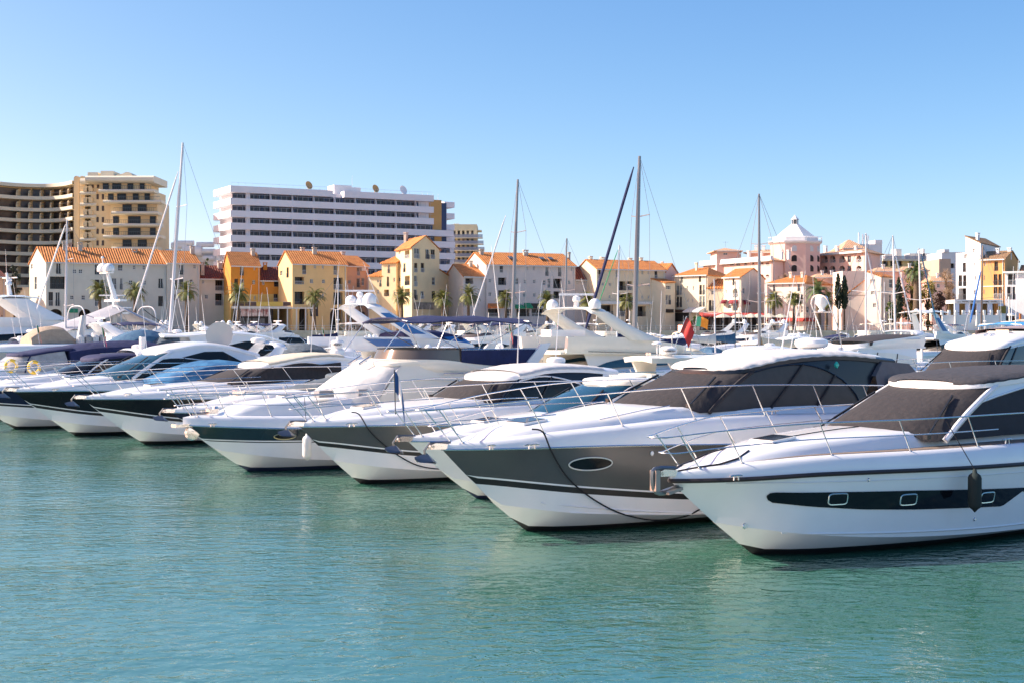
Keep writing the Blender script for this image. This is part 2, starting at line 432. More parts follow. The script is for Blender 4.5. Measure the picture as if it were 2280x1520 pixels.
def rail(h, root, r0, r1, hgt=.68, lean=.5, posts=None, mid_to=None, r=.015, hi=True, tipz=0., wide=.05, gate=None):
    """pulpit and side rails from station r0 (bow) to r1, with one mesh per rail and per stanchion"""
    def basep(s):
        b = h.b(s); k = min(1,b/.7); y = b-.19*k
        return Vector((s, y, h.dz(s,y)))
    def topp(s, t=1.):
        p = basep(s); u = min(1,max(0,(s-r0)/1.5)); l = lerp(lean, lean*.75, u)
        return Vector((s-l*t, p.y+wide*t, p.z+hgt*t+tipz*(1-u)*t))
    n = 12 if hi else 7
    ss = [lerp(r0,r1,(i/(n-1))**1.3) for i in range(n)]
    def loop(t, s_end, cut):
        side = [topp(s,t) for s in ss if s <= s_end]
        if side[-1].x < s_end-lean and s_end < r1: side.append(topp(s_end,t))
        tip = topp(r0,t); pts = [(p.x,p.y,p.z) for p in side[::-1]]
        nose = [(tip.x-.16,tip.y*.72,tip.z),(tip.x-.24,0,tip.z)]
        pts = pts+nose+[(nose[0][0],-nose[0][1],nose[0][2])]+[(x,-y,z) for x,y,z in pts[::-1]]
        return crv(pts, 4 if hi else 2)
    path = loop(1., r1, 0)
    e = basep(r1); mb = MB(); mb.tube(path, r, 8 if hi else 5)
    mb.build('top_rail', CHROME, root)
    if mid_to:
        mb = MB(); mb.tube(loop(.52, mid_to, 0), r*.75, 6); mb.build('middle_rail', CHROME, root)
    for s in (posts or [lerp(r0+.1,r1,i/4) for i in range(5)]):
        for sg in (-1,1):
            a = basep(s); b_ = topp(s)
            mb = MB(); a = Vector((a.x,a.y*sg,a.z)); b_ = Vector((b_.x,b_.y*sg,b_.z))
            mb.tube([a,b_], r*.85, 6)
            if hi: mb.lathe([(.035,0),(.03,.012),(.015,.02)], a, 8)
            mb.build('stanchion', CHROME, root)

def anchor(h, root, kind='plough', z=None):
    z = z if z is not None else h.zs(-h.ov)+.04; x = -h.ov
    mb = MB()
    mb.bx(x-.24,x+.35,-.07,.07,z-.015,z+.02); mb.prism([(x-.30,.065,z-.03),(x+.2,.065,z-.05),(x+.2,.065,z+.05),(x-.2,.065,z+.09),(x-.30,.065,z+.06)],(0,.015,0)); mb.prism([(x-.30,-.08,z-.03),(x+.2,-.08,z-.05),(x+.2,-.08,z+.05),(x-.2,-.08,z+.09),(x-.30,-.08,z+.06)],(0,.015,0))
    mb.tube([(x-.26,-.08,z+.02),(x-.26,.08,z+.02)], .035, 8)
    mb.build('bow_roller', CHROME, root)
    mb = MB()
    if kind == 'plough':
        mb.tube([(x+.2,0,z+.08),(x-.3,0,z+.09),(x-.42,0,z-.05),(x-.38,0,z-.22)], [.025,.03,.03,.03], 6)
        for sg in (-1,1):
            mb.add([(x-.66,0,z-.16),(x-.36,0,z-.10),(x-.12,.0,z-.30),(x-.34,.19*sg,z-.26),(x-.56,.05*sg,z-.24)], [(0,1,3,4),(1,2,3)])
            mb.add([(x-.66,0,z-.19),(x-.36,0,z-.13),(x-.12,.0,z-.33),(x-.34,.19*sg,z-.29),(x-.56,.05*sg,z-.27)], [(0,1,3,4),(1,2,3)])
    else:
        mb.tube(crv([(x+.1,0,z+.08),(x-.36,0,z+.10),(x-.42,0,z-.08),(x-.34,0,z-.30),(x-.05,0,z-.32),(x+.18,0,z-.22)],3), .045, 6)
        mb.box((x-.36,0,z-.1), (.10,.16,.36)); mb.box((x+.02,0,z-.30), (.34,.26,.05), ry=-.2)
    mb.build('anchor', M('galvanised', (.25,.25,.25), .35, .8), root, 30)

def cleat(root, p, L_=.26, ang=0.):
    mb = MB(); p = Vector(p)
    mb.tube([p+Vector((-L_/2,0,.075)),p+Vector((-L_*.3,0,.085)),p+Vector((L_*.3,0,.085)),p+Vector((L_/2,0,.075))], [.012,.018,.018,.012], 6)
    for k in (-1,1): mb.tube([p+Vector((k*L_*.2,0,0)),p+Vector((k*L_*.16,0,.08))], .014, 6)
    mb.build('cleat', CHROME, root)

def dome(root, p, r, m=WHITE, hk=1.25, name='satellite_dome'):
    prof = [(r*.55,-.0),(r*.95,.03*r),(r,.2*r)]+[(r*math.cos(a)*1.0, r*(hk-1)+.2*r+r*math.sin(a)) for a in [PI/2*k/6 for k in range(6)]]+[(.001,r*(hk-1)+1.2*r)]
    MB().lathe(prof, p, 14).build(name, m, root, 40)
def radome(root, p, r=.3, hh=.22):
    prof = [(r*.6,0),(r*.9,hh*.15),(r,hh*.45),(r*.93,hh*.8),(r*.55,hh),(.001,hh*1.03)]
    MB().lathe(prof, p, 14).build('radar', WHITE, root, 40)
def radarbar(root, p, L_=1.2, m=WHITE, ang=.3):
    mb = MB(); p = Vector(p); mb.lathe([(.16,0),(.2,.06),(.17,.22),(.08,.28)], p, 10)
    mb.box(p+Vector((0,0,.33)), (.12,L_,.10), rz=ang); mb.build('radar', m, root, 40)
def antenna(root, p, L_=2.2, lean=.4, side=0., r=.014):
    p = Vector(p); MB().tube([p, p+Vector((lean*.4,side*.4,L_*.4)), p+Vector((lean,side,L_))], [r*1.4,r,r*.5], 5).build('antenna', WHITE, root)

def arch(root, sb, st, zb, zt, wb, wt, cb=1.5, ct=.8, m=WHITE, thick=.12, topz=.14, beam_fwd=0., inlay=None):
    """radar arch: two raked legs and a beam between their heads"""
    for sg in (-1,1):
        n = 7; rows = []
        for i in range(n):
            t = i/(n-1); s = lerp(sb,st,t); z = lerp(zb,zt,t)-.10*math.sin(PI*t); y = lerp(wb,wt,t**1.4); c = lerp(cb,ct,t**.7); th = lerp(thick*1.5,thick,t)
            rows.append([(s-c/2,y*sg,z),(s-c*.25,(y+th/2)*sg,z),(s+c*.3,(y+th/2)*sg,z),(s+c/2,y*sg,z),(s+c*.3,(y-th/2)*sg,z),(s-c*.25,(y-th/2)*sg,z)])
        mb = MB(); mb.grid(rows, 0, True); mb.build('arch_leg', m, root, 50)
        if inlay:
            q = []
            for i in range(1,n-1):
                r = rows[i]; o_ = .012*sg; z = r[0][2]
                q.append([(lerp(r[1][0],r[2][0],-.02),r[1][1]+o_,z),(lerp(r[1][0],r[2][0],1.02),r[2][1]+o_,z)])
            MB().grid(q).build('arch_window', inlay, root)
    rows = []
    n = 11
    for i in range(n):
        v = -1+2*i/(n-1); y = (wt+.06)*v; a = abs(v); z = zt+topz*(1-a**3)-(.10 if a > .99 else 0)
        rows.append([(st-ct*.55-beam_fwd,y,z),(st-ct*.3,y,z+.07),(st+ct*.4,y,z+.06),(st+ct*.58,y,z),(st,y,z-.06)])
    mb = MB(); mb.grid(rows, 0, True); mb.add(rows[0],[(0,1,2,3,4)]); mb.add(rows[-1],[(0,1,2,3,4)]); mb.build('arch_beam', m, root, 50)
    return zt+topz+.06

def flybridge(h, root, f, hi=True):
    """f: s0,s1,z0,w, edge height table ze, screen height, mats"""
    s0,s1,w = f['s0'],f['s1'],f['w']; n = 12 if hi else 7; na = 6 if hi else 4
    out = []; cd = f.get('cd', 1.2)
    for i in range(na):
        a = i/(na-1)*PI/2; out.append((s0+cd*(1-math.cos(a)), w*math.sin(a)**.85))
    for i in range(1,n): out.append((lerp(s0+cd,s1,i/(n-1)), w*(1-.04*i/n)))
    ze = lambda s: ips(f['ze'], s); z0 = lambda s: ips(f['z0'], s)
    rows = []
    for lev,(k,fl) in enumerate([(0,-.12),(.5,.02),(1,.0),(1.0,-.12),(.3,-.22)]):
        half = [(s-(fl if s < s0+cd*.9 else 0), y+fl*min(1,y/.4), lerp(z0(s),ze(s),k)) for s,y in out]
        rows.append([(x,y,z) for x,y,z in half[::-1]]+[(x,-y,z) for x,y,z in half[1:]])
    mb = MB(); mb.grid(rows)
    fl = [(s,y-.1,z0(s)+.05) for s,y in out]; mb.grid([[(x,y,z) for x,y,z in fl],[(x,-y,z) for x,y,z in fl]])
    for q in (0,-1): mb.add([r[q] for r in rows],[tuple(range(5))])
    mb.build('flybridge', f.get('m',WHITE), root, 45)
    if f.get('scr'):
        hs, sm, upto = f['scr']; rr = [[],[]]
        pts = [(s,y) for s,y in out if s <= upto]
        for lev in (0,1):
            half = [(s+lev*hs*1.1, y-.08-lev*.12*min(1,y), ze(s)-.02+lev*hs*(1-.75*max(0,(s-s0-cd)/max(.1,upto-s0-cd)))) for s,y in pts]
            rr[lev] = half[::-1]+[(x,-y,z) for x,y,z in half[1:]]
        MB().grid(rr).build('wind_deflector', sm, root, 60)
    if f.get('cover'):
        c0,c1,hh,cm = f['cover']; rows = []
        m_ = 8
        for i in range(m_):
            t = i/(m_-1); s = lerp(c0,c1,t); e = ze(s); y = w-.05
            top = hh*(math.sin(PI*min(1,max(.0,t*.9+.06)))**.5)
            rows.append([(s,-y,e-.18),(s,-y,e+.02),(s,-y*.6,e+top*(.75+.2*rnd.random())),(s,0,e+top),(s,y*.6,e+top*(.75+.2*rnd.random())),(s,y,e+.02),(s,y,e-.18)])
        MB().grid(rows).build('flybridge_cover', cm, root, 60)

def bimini(root, s0, s1, w, z, zb, m, legs=True, fall=.12):
    rows = []; n = 7
    for i in range(n):
        t = i/(n-1); s = lerp(s0,s1,t); zz = z-fall*(2*t-1)**2-(.05 if i%2 else 0)
        rows.append([(s,w*v,zz-.16*abs(v)**2.5) for v in [-1,-.6,-.2,.2,.6,1]])
    low = [[(x,y,zz-.035) for x,y,zz in r] for r in rows]
    mb = MB(); mb.grid(rows); mb.grid(low); mb.grid([rows[0],low[0]]); mb.grid([rows[-1],low[-1]])
    mb.grid([[r[0] for r in rows],[r[0] for r in low]]); mb.grid([[r[-1] for r in rows],[r[-1] for r in low]])
    mb.build('bimini', m, root, 50)
    if legs:
        mb = MB()
        for sg in (-1,1):
            c = lerp(s0,s1,.5)
            for a,b_ in ((s0+.1,c-.3),(s1-.1,c+.3),(lerp(s0,s1,.33),c-.35),(lerp(s0,s1,.67),c+.35),(s0+.1,s0-.7),(s1-.1,s1+.5)):
                mb.tube([(a,w*.97*sg,z-.2),(b_,w*.92*sg,zb)], .015, 5)
        for s_ in (s0+.1,s1-.1): mb.tube([(s_,-w*.97,z-.2),(s_,-w*.6,z-.16),(s_,w*.6,z-.16),(s_,w*.97,z-.2)], .015, 5)
        mb.build('bimini_frame', CHROME, root)

def cockpit_cover(h, root, s0, s1, zt, w, m, name='cockpit_cover', z1=None, base=None):
    """fabric enclosure over the cockpit; table zt gives its ridge"""
    rows = []; n = 10
    for i in range(n):
        t = i/(n-1); s = lerp(s0,s1,t); z = ips(zt, s); b = h.zs(s)+ips(h.dht,s)-.05 if base is None else base
        k = 1-.1*t; z = max(z,b+.03)
        jig = .03*math.sin(i*2.4)
        rows.append([(s,w*k,b),(s,(w*.97+jig)*k,lerp(b,z,.45)),(s,w*.86*k,lerp(b,z,.85)),(s,w*.5*k,z+.02),(s,0,z+.05)])
    R_ = mirror_rows(rows); mb = MB(); mb.grid(R_)
    mb.add(R_[0],[tuple(range(9))]); mb.add(R_[-1],[tuple(range(9))])
    return mb.build(name, m, root, 40)

def hatch(h, root, s, y=0, a=.5, b=.5, m=GLASS):
    z = h.dz(s,y); sl = (h.dz(s+a/2,y)-h.dz(s-a/2,y))/a
    mb = MB(); mb.box((s,y,z+.02), (a+.08,b+.08,.05), 1, ry=-math.atan(sl)); mb.box((s,y,z+.045), (a,b,.02), 0, ry=-math.atan(sl))
    mb.build('deck_hatch', [m, WHITE], root)

def side_patch(h, root, name, pts_s, lo, up, m, sides=(-1,1), off=.016, inner=None):
    """panel lying on the topside between two height tables"""
    for sg in sides:
        rows = []
        fine = sorted(set(pts_s)|{lerp(pts_s[0],pts_s[-1],i/60) for i in range(61)})
        for s in fine:
            a, b_ = ip(lo,s), ip(up,s)
            rows.append([(s,(h.y(s,lerp(a,b_,k/4))+off)*sg,lerp(a,b_,k/4)) for k in range(5)])
        MB().grid(rows).build(name, m, root, 50)
def oval_port(h, root, s, z, a, b, sides=(-1,1), m=GLASS, rim=CHROME, sq=2.):
    for sg in sides:
        P_ = []; n = 28
        for k in range(n):
            t = 2*PI*k/n; c, d = math.cos(t), math.sin(t)
            x = s+a*abs(c)**(2/sq)*(1 if c > 0 else -1); zz = z+b*abs(d)**(2/sq)*(1 if d > 0 else -1)
            P_.append(Vector((x,(h.y(x,zz)+.016)*sg,zz)))
        mb = MB(); mb.add([(s,(h.y(s,z)+.016)*sg,z)]+P_, [(0,1+k,1+(k+1)%n) for k in range(n)])
        pt = mb.build('porthole', m, root)
        mb = MB(); mb.tube(P_+[P_[0],P_[1]], .014, 5, caps=False); mb.build('rim', rim, pt)

def fender(label, p, top, L_=.62, r=.12, m=FENDW, rope=ROPE):
    o = thing('fender', label, 'fender', p)
    prof = [(.015,L_/2+.07),(.035,L_/2+.05),(.045,L_/2)]+[(r*math.sin(a),L_/2-.10+.10*math.cos(a)) for a in (.5,1.,PI/2)]
    prof = prof+[(r,-L_/2+.10)]+[(r*math.cos(a),-L_/2+.10-.10*math.sin(a)) for a in (.5,1.1)]+[(.03,-L_/2-.02),(.001,-L_/2-.05)]
    MB().lathe(prof, (0,0,0), 16).build('fender_body', m, o, 40)
    MB().tube([(0,0,L_/2+.05), tuple(Vector(top)-Vector(p))], .009, 5).build('fender_rope', rope, o)
    return o
# ------------------------------------------------------------------ the front row, moored bow out
FRONT = 'yachts moored bow out in the front row'
def origin(px, py):
    Y = EYE*F/(py-HZ); return ((px-1140)/F*Y, Y, 0)
def boat(label, px, py, th, sp, cat='motor yacht', name='motor_yacht', group=FRONT, loc=None):
    loc = loc or origin(px, py)
    root = thing(name, label, cat, loc, R(th), group); h = Hull(sp); build_hull(h, sp, root, sp.get('n',34))
    return root, h
def wp(root, p):                                   # local -> world
    a = root.rotation_euler[2]; x,y,z = p
    return Vector((root.location.x+x*math.cos(a)-y*math.sin(a), root.location.y+x*math.sin(a)+y*math.cos(a), z))
def mooring(label, root, h, p, q, sag, m=ROPE, r=.016):
    a, b = wp(root,p), wp(root,q); n = 18; pts = []
    for i in range(n+1):
        t = i/n; v = a.lerp(b,t); pts.append(v-Vector((0,0,sag*4*t*(1-t))))
    o = MB().tube(pts, r, 6).build('mooring_rope', m); return tag(o, label, 'rope', 'mooring lines')

# --- 1: white yacht on the right with a black window band
sp = dict(L=13.4,B=2.1,ov=2.05,full=.5,zs=[(-2.05,1.49),(-1,1.51),(.6,1.56),(4,1.53),(9,1.48),(13.4,1.45)], dh=[(-2.05,.14),(-1.5,.22),(0,.30),(2.5,.34),(6,.40),(13,.4)],
    hc=[(-1.3,0),(-.6,.10),(1,.20),(3,.28),(7,.30),(11,.3),(11.3,0)], cw=.62, af=.13, rubr=.045, rubm=M('rub_rubber_brown',(.035,.025,.022),.45))
r1, h1 = boat('white sport yacht with a black window band along the hull, rightmost of the front row', 1675,1232,36, sp)
cabin(h1, r1, dict(sb=3.0, stp=5.0, cb=.75, ct=.75, wb=1.45, wt=1.22, sa=10.4, ra=10.4, st=5, zr=[(4.7,3.00),(6.2,3.13),(8,3.22),(10.4,3.18),(12,3.08)], rend=11.5, wsm=COVG, swm=M('mesh_cover_navy',(.014,.016,.026),.75,noise=.3,nscale=6),
    fa=[(0,.70),(.12,.80),(.35,.90),(.7,.80),(1,.5)], pr=.06, crown=.11, drop=.08, canvas=(.12,.97,M('mesh_cover_dark',(.045,.045,.052),.85,noise=.25,nscale=8,bump=.6,bscale=5)), mull=[.55]))
rail(h1, r1, -1.75, 10.5, hgt=.60, lean=.52, posts=[-1.6,-.85,.8,2.5,4.25,6.2,8.2,10.2], mid_to=5.0)
band = [-.46,-.42,-.34,0,1,2,3,4,5,5.3,5.6]
lo = [(-.46,1.17),(-.42,1.11),(-.34,1.06),(.4,.965),(1.4,.87),(2.6,.80),(3.8,.75),(4.95,.70),(5.6,1.0)]
up = [(-.46,1.20),(-.42,1.24),(-.34,1.25),(.8,1.22),(2.4,1.17),(4.4,1.08),(5.6,1.03)]
side_patch(h1, r1, 'window_band', band, lo, up, GLASS)
side_patch(h1, r1, 'window_band', [5.5,5.9,6.3,7.2,8.2,9], [(5.5,.98),(6.3,.62),(9,.62)], [(5.5,1.0),(6.3,1.15),(9,1.12)], GLASS)
for s,z in ((.82,1.09),(2.37,1.0),(4.45,.91)): oval_port(h1, r1, s, z, .19, .10, rim=M('port_frame',(.55,.66,.60),.25,.7), sq=5.)
# styling crease and a low spray rail
for z0_, z1_ in ((1.42,1.30),):
    for sg in (-1,1):
        MB().tube([(s,(h1.y(s,lerp(z0_,z1_,s/10))+.004)*sg,lerp(z0_,z1_,s/10)) for s in [-1.2+.4*i for i in range(30)]], .012, 5).build('styling_line', WHITE, r1)
for sg in (-1,1):
    MB().tube([(s,(h1.y(s,z)+.006)*sg,z) for s,z in [(lerp(-.1,12,i/24), .50-.22*math.sin(min(1,i/14)*PI/2)) for i in range(25)]], .022, 5).build('spray_rail', WHITE, r1)
# teak side decks
for sg in (-1,1):
    rows = []
    for s in [-.95+.35*i for i in range(30)]:
        pr = h1.dprof(s); y0 = pr[4][0]-.03; y1 = pr[5][0]+.02
        if s < -.6: y1 = lerp(y0, y1, .4)
        rows.append([(s,y0*sg,h1.dz(s,y0)+.008),(s,lerp(y0,y1,.5)*sg,h1.dz(s,lerp(y0,y1,.5))+.012),(s,y1*sg,h1.dz(s,y1)+.008)])
    MB().grid(rows).build('teak_deck', TEAK, r1)
MB().tube([(s,0,h1.dz(s,0)+.006) for s in [.3+.3*i for i in range(10)]], .012, 5).build('deck_seam', BLACK, r1)
rows = [[(s,v*min(.5,.12+.3*(s+1.95)),h1.dz(s,v*.3)+.012) for v in (-1,-.4,.4,1)] for s in (-1.9,-1.7,-1.5,-1.3)]
MB().grid(rows).build('anchor_locker_lid', WHITE, r1)
for sg in (-1,1): MB().tube([(s,y*sg,h1.dz(s,y)+.012) for s,y in ((-1.95,.06),(-1.6,.22),(-1.2,.36),(-.8,.42),(-.4,.3))], .02, 5).build('deck_trim', h1 and M('rub_rubber_brown'), r1)
hatch(h1, r1, .55, 0, .55, .5)
anchor(h1, r1, 'claw', 1.62)
cleat(r1, (-1.15,-.72,h1.dz(-1.15,.72)), .3); cleat(r1, (-1.15,.72,h1.dz(-1.15,.72)), .3); cleat(r1, (5.2,-1.85,h1.dz(5.2,1.85)), .3)
mb = MB(); mb.lathe([(.03,0),(.045,.012),(.03,.03)], (0,0,0), 10, rot=Matrix.Rotation(R(90),3,'X')); 
for s,z in ((1.4,1.42),(4.2,.5)):
    MB().lathe([(.02,0),(.035,.012),(.02,.03)], (s,-(h1.y(s,z)+.0),z), 10, rot=Matrix.Rotation(R(90),3,'X')).build('skin_fitting', CHROME, r1)
MB().lathe([(.03,0),(.06,.012),(.045,.035)], (-.62,-(h1.y(-.62,.62)),.62), 10, rot=Matrix.Rotation(R(90),3,'X')).build('skin_fitting', CHROME, r1)
fender('dark green fender hanging on the side of the white yacht with the black window band', wp(r1,(3.62,-2.22,1.12)), wp(r1,(3.3,-1.83,2.42)), .70, .125, M('fender_green',(.012,.022,.020),.8))

# --- 2: grey hulled yacht
sp = dict(L=13.2,B=2.1,ov=2.1,full=.52,zs=[(-2.1,1.79),(-.6,1.79),(1.5,1.78),(4,1.70),(9,1.6),(13,1.55)], dh=[(-2.1,.10),(-1.6,.14),(-.2,.28),(1.5,.40),(3.2,.54),(6,.60),(13,.5)],
    hc=[(-1.4,0),(-.7,.10),(1,.14),(3,.20),(9,.20),(9.5,.1),(10,0)], cw=.66, band=[(-2.1,1.14),(-1.4,1.07),(1,.78),(3.2,.56),(6,.42),(13,.38)], stripe=.09, af=.12)
r2, h2 = boat('large sport yacht with a grey and white hull, white canvas roof and oval porthole', 1170,1180,38, sp)
DG = M('gloss_blue_black', (.012,.017,.028), .25, spec=.3)
cabin(h2, r2, dict(sb=3.05, stp=4.55, cb=.95, ct=.65, wb=1.36, wt=1.16, sa=9.3, ra=10.3, st=5, zr=[(4.2,3.18),(5.2,3.24),(6.6,3.44),(8.2,3.52),(9.5,3.48),(10.8,3.36)], rend=10.9, wsm=COVG, swm=M('mesh_side_cover',(.030,.026,.027),.5,noise=.3,nscale=5), body=DG, roofm=DG,
    fa=[(0,.95),(.15,.96),(.45,.88),(.75,.58),(.9,.30),(1,.02)], pr=.05, pillm=COVG, crown=.11, drop=.08, canvas=(.0,.93,COVW), mull=[.42,.72], mullm=COVG))
rail(h2, r2, -1.85, 9.8, hgt=.68, lean=.62, posts=[-1.75,-.2,1.45,3.2,5.2,7.2,9.0], mid_to=.2)
oval_port(h2, r2, .65, 1.44, .46, .13, rim=M('port_rim_white',(.7,.7,.62),.3))
for s,z in ((2.0,1.60),): MB().lathe([(.02,0),(.05,.012),(.03,.03)], (s,-(h2.y(s,z)),z), 12, rot=Matrix.Rotation(R(90),3,'X')).build('skin_fitting', WHITE, r2)
for k in (0,1):
    for sg in (-1,1):
        MB().tube([(s,(h2.y(s,z)+.005)*sg,z) for s,z in [(lerp(-.2+k*.5,12,i/24), (.66-.2*k)-(.5-.2*k)*math.sin(min(1,i/12)*PI/2)) for i in range(25)]], .02, 5).build('spray_rail', WHITE, r2)
hatch(h2, r2, 0, 0, .55, .6)
for sg in (-1,1):
    MB().tube([(s,sg*y,h2.dz(s,y)+.05) for s,y in ((1.2,.95),(1.4,.97),(2.4,1.06),(3.0,1.08),(3.1,1.06))], .016, 6).build('grab_rail', CHROME, r2)
    cleat(r2, (-.62,-.98*sg,h2.dz(-.62,.98)), .38); cleat(r2, (-1.35,-.62*sg,h2.dz(-1.35,.62)), .2)
anchor(h2, r2, 'plough', 1.84)
cleat(r2, (5.6,-1.8,h2.dz(5.6,1.8)), .3)
def on_hull(root, h, px, py, off=.05):
    a = root.rotation_euler[2]; O = root.location; w = 1.
    for _ in range(25):
        c, s__ = math.cos(a), math.sin(a); r = (px-1140)/F
        s = (r*(O.y-w*c)-O.x-w*s__)/(c-r*s__); z = EYE+(HZ-py)/F*(O.y+s*s__-w*c); w = lerp(w, h.y(s,min(z,h.zs(s)))+off, .6)
    return wp(root,(s,-w,z))
def hung_rope(label, root, h, first, pix):
    pts = [wp(root,p) for p in first]+[on_hull(root,h,x,y) for x,y in pix]
    return tag(MB().tube(crv(pts,5), .017, 6).build('mooring_rope', ROPE), label, 'rope', 'mooring lines')
hung_rope('black mooring line sagging from the bow cleat of the large grey hulled yacht', r2, h2, [(-.62,-.98,2.18),(-.45,-1.12,2.12)], [(1228,1004),(1262,1060),(1312,1104),(1370,1137),(1425,1153),(1470,1157),(1520,1150),(1556,1134),(1600,1105)])
# aft canvas with clear panels
mb = MB(); zt = 3.30
A = [(9.9,-1.45,2.25),(9.9,-1.3,3.0),(10.3,-1.2,3.35),(11.3,-1.25,3.28),(11.7,-1.3,2.95),(12.1,-1.5,2.2)]
mb.add([(x,y,z) for x,y,z in A]+[(x,-y,z) for x,y,z in A], [(1,2,8,7),(2,3,9,8),(3,4,10,9)])
mb.add(A, [(0,1,2,3,4,5)]); mb.add([(x,-y,z) for x,y,z in A], [(0,1,2,3,4,5)]); mb.quad(A[4],A[5],(12.1,1.5,2.2),(11.7,1.3,2.95))
ck = mb.build('cockpit_canopy', M('canopy_grey',(.15,.14,.145),.8,noise=.2,nscale=3,bump=.6,bscale=3), r2, 20)
for q in ([(10.1,-1.455,2.45),(10.25,-1.35,2.95),(10.9,-1.34,2.95),(10.95,-1.47,2.4)],[(11.1,-1.47,2.4),(11.05,-1.34,2.95),(11.5,-1.34,2.93),(11.85,-1.49,2.3)]):
    MB().prism([(x,y-.10,z) for x,y,z in q], (0,-.012,0)).build('clear_panel', VINYL, ck, 0)
MB().lathe([(.04,0),(.08,.02),(.08,.06),(.05,.08)], (8.4,-1.26,3.30), 4, rot=Matrix.Rotation(R(90),3,'X')).build('navigation_light', M('green_lens',(.02,.45,.36),.3), r2, 0)
radome(r2, (9.3,.2,3.66), .42, .26)
mb = MB()
for sg in (-1,1): mb.tube([(9.9,.28*sg,3.62),(9.75,.28*sg,4.15),(9.4,.28*sg,4.75)], .02, 6)
mb.tube(crv([(9.4,-.28,4.75),(9.36,-.2,4.92),(9.35,0,4.98),(9.36,.2,4.92),(9.4,.28,4.75)],3), .02, 6); mb.tube([(9.46,-.28,4.55),(9.46,.28,4.55)], .018, 6)
mm_ = mb.build('radar_mast', CHROME, r2)
MB().lathe([(.08,0),(.1,.03),(.05,.06),(.10,.13),(.16,.2),(.16,.36),(.12,.4)], (9.46,0,4.56), 10).build('search_light', WHITE, mm_, 40)
antenna(r2, (9.0,.9,3.6), 1.9, .5)
for sg in (-1,1): MB().tube([(10.6,.5*sg,3.5),(10.3,.5*sg,3.53),(10.2,.62*sg,3.53)], .03, 6).build('horn', CHROME, r2)

# --- 2b: small white cuddy boat hidden between
sp = dict(L=9.5,B=1.55,ov=2.0,full=.55,zs=[(-2,1.50),(0,1.45),(9,1.2)], dh=[(-2,.10),(0,.22),(3,.34),(9,.3)], hc=[(-1.2,0),(0,.15),(2,.28),(4,.3),(6,0)], af=.08, anti=ANTIB, n=26)
r2b, h2b = boat('small white yacht with blue windscreen and beige roof pad, tucked between the two grey hulls', 1060,1108,38, sp)
cabin(h2b, r2b, dict(sb=2.0, stp=3.0, cb=.7, ct=.5, wb=1.05, wt=.92, sa=4.6, ra=5.0, st=4, zr=[(2.8,2.72),(4,2.80),(5.4,2.78)], rend=5.4, wsm=GLASSB, swm=GLASSB, crown=.10, roofm=WHITE2), hi=True)
rail(h2b, r2b, -1.8, 3.5, hgt=.62, lean=.55, posts=[-1.7,-.9,.2,1.6,3.0], mid_to=.5)
anchor(h2b, r2b); hatch(h2b, r2b, .3, 0, .45, .45); cleat(r2b, (-.9,-.65,h2b.dz(-.9,.65)), .24)

# --- 3: grey hulled yacht further left
sp = dict(L=12.4,B=2.0,ov=1.8,full=.52,zs=[(-1.8,1.60),(0,1.60),(4,1.56),(12,1.45)], dh=[(-1.8,.10),(-1.3,.17),(0,.27),(2,.38),(5,.5),(12,.45)],
    hc=[(-1.2,0),(-.4,.10),(1.5,.16),(8,.2),(9,0)], cw=.66, band=[(-1.8,1.10),(-1.17,1.06),(1,.77),(4,.55),(12,.45)], stripe=.07, af=.12)
r3, h3 = boat('mid sized grey and white hulled yacht, second grey hull from the right', 800,1075,38, sp)
cabin(h3, r3, dict(sb=2.8, stp=3.95, cb=.95, ct=.6, wb=1.32, wt=1.14, sa=7.6, ra=7.8, st=4, zr=[(3.7,2.76),(4.6,2.83),(5.6,2.98),(7,2.98),(8.2,2.88)], rend=8.4, wsm=COVG, swm=GLASS,
    fa=[(0,.90),(.2,.92),(.5,.76),(.8,.45),(1,.05)], pr=.045, crown=.13, canvas=(.3,.9,COVW), mull=[.4], body=DG, trimm=WHITE))
rail(h3, r3, -1.55, 8.6, hgt=.64, lean=.62, posts=[-1.5,-1.2,.15,1.6,3.3,5.0,6.8,8.4], mid_to=2.)
oval_port(h3, r3, 1.7, 1.33, .36, .12); anchor(h3, r3, 'plough', 1.66); hatch(h3, r3, .2, 0, .5, .55)
cleat(r3, (-.75,-.85,h3.dz(-.75,.85)), .36)
hung_rope('black mooring line hanging from the smaller grey hulled yacht', r3, h3, [(-.75,-.84,1.98),(-.6,-.98,1.92)], [(822,957),(850,985),(887,1013),(930,1035),(978,1043),(1020,1040)])
radome(r3, (7.3,.5,3.06), .3, .22); antenna(r3, (7.6,.9,3.0), 2.2, .2); antenna(r3, (6.2,1.0,3.1), 2.4, .1)
cleat(r3, (.6,.3,h3.dz(.6,.3)), .12)

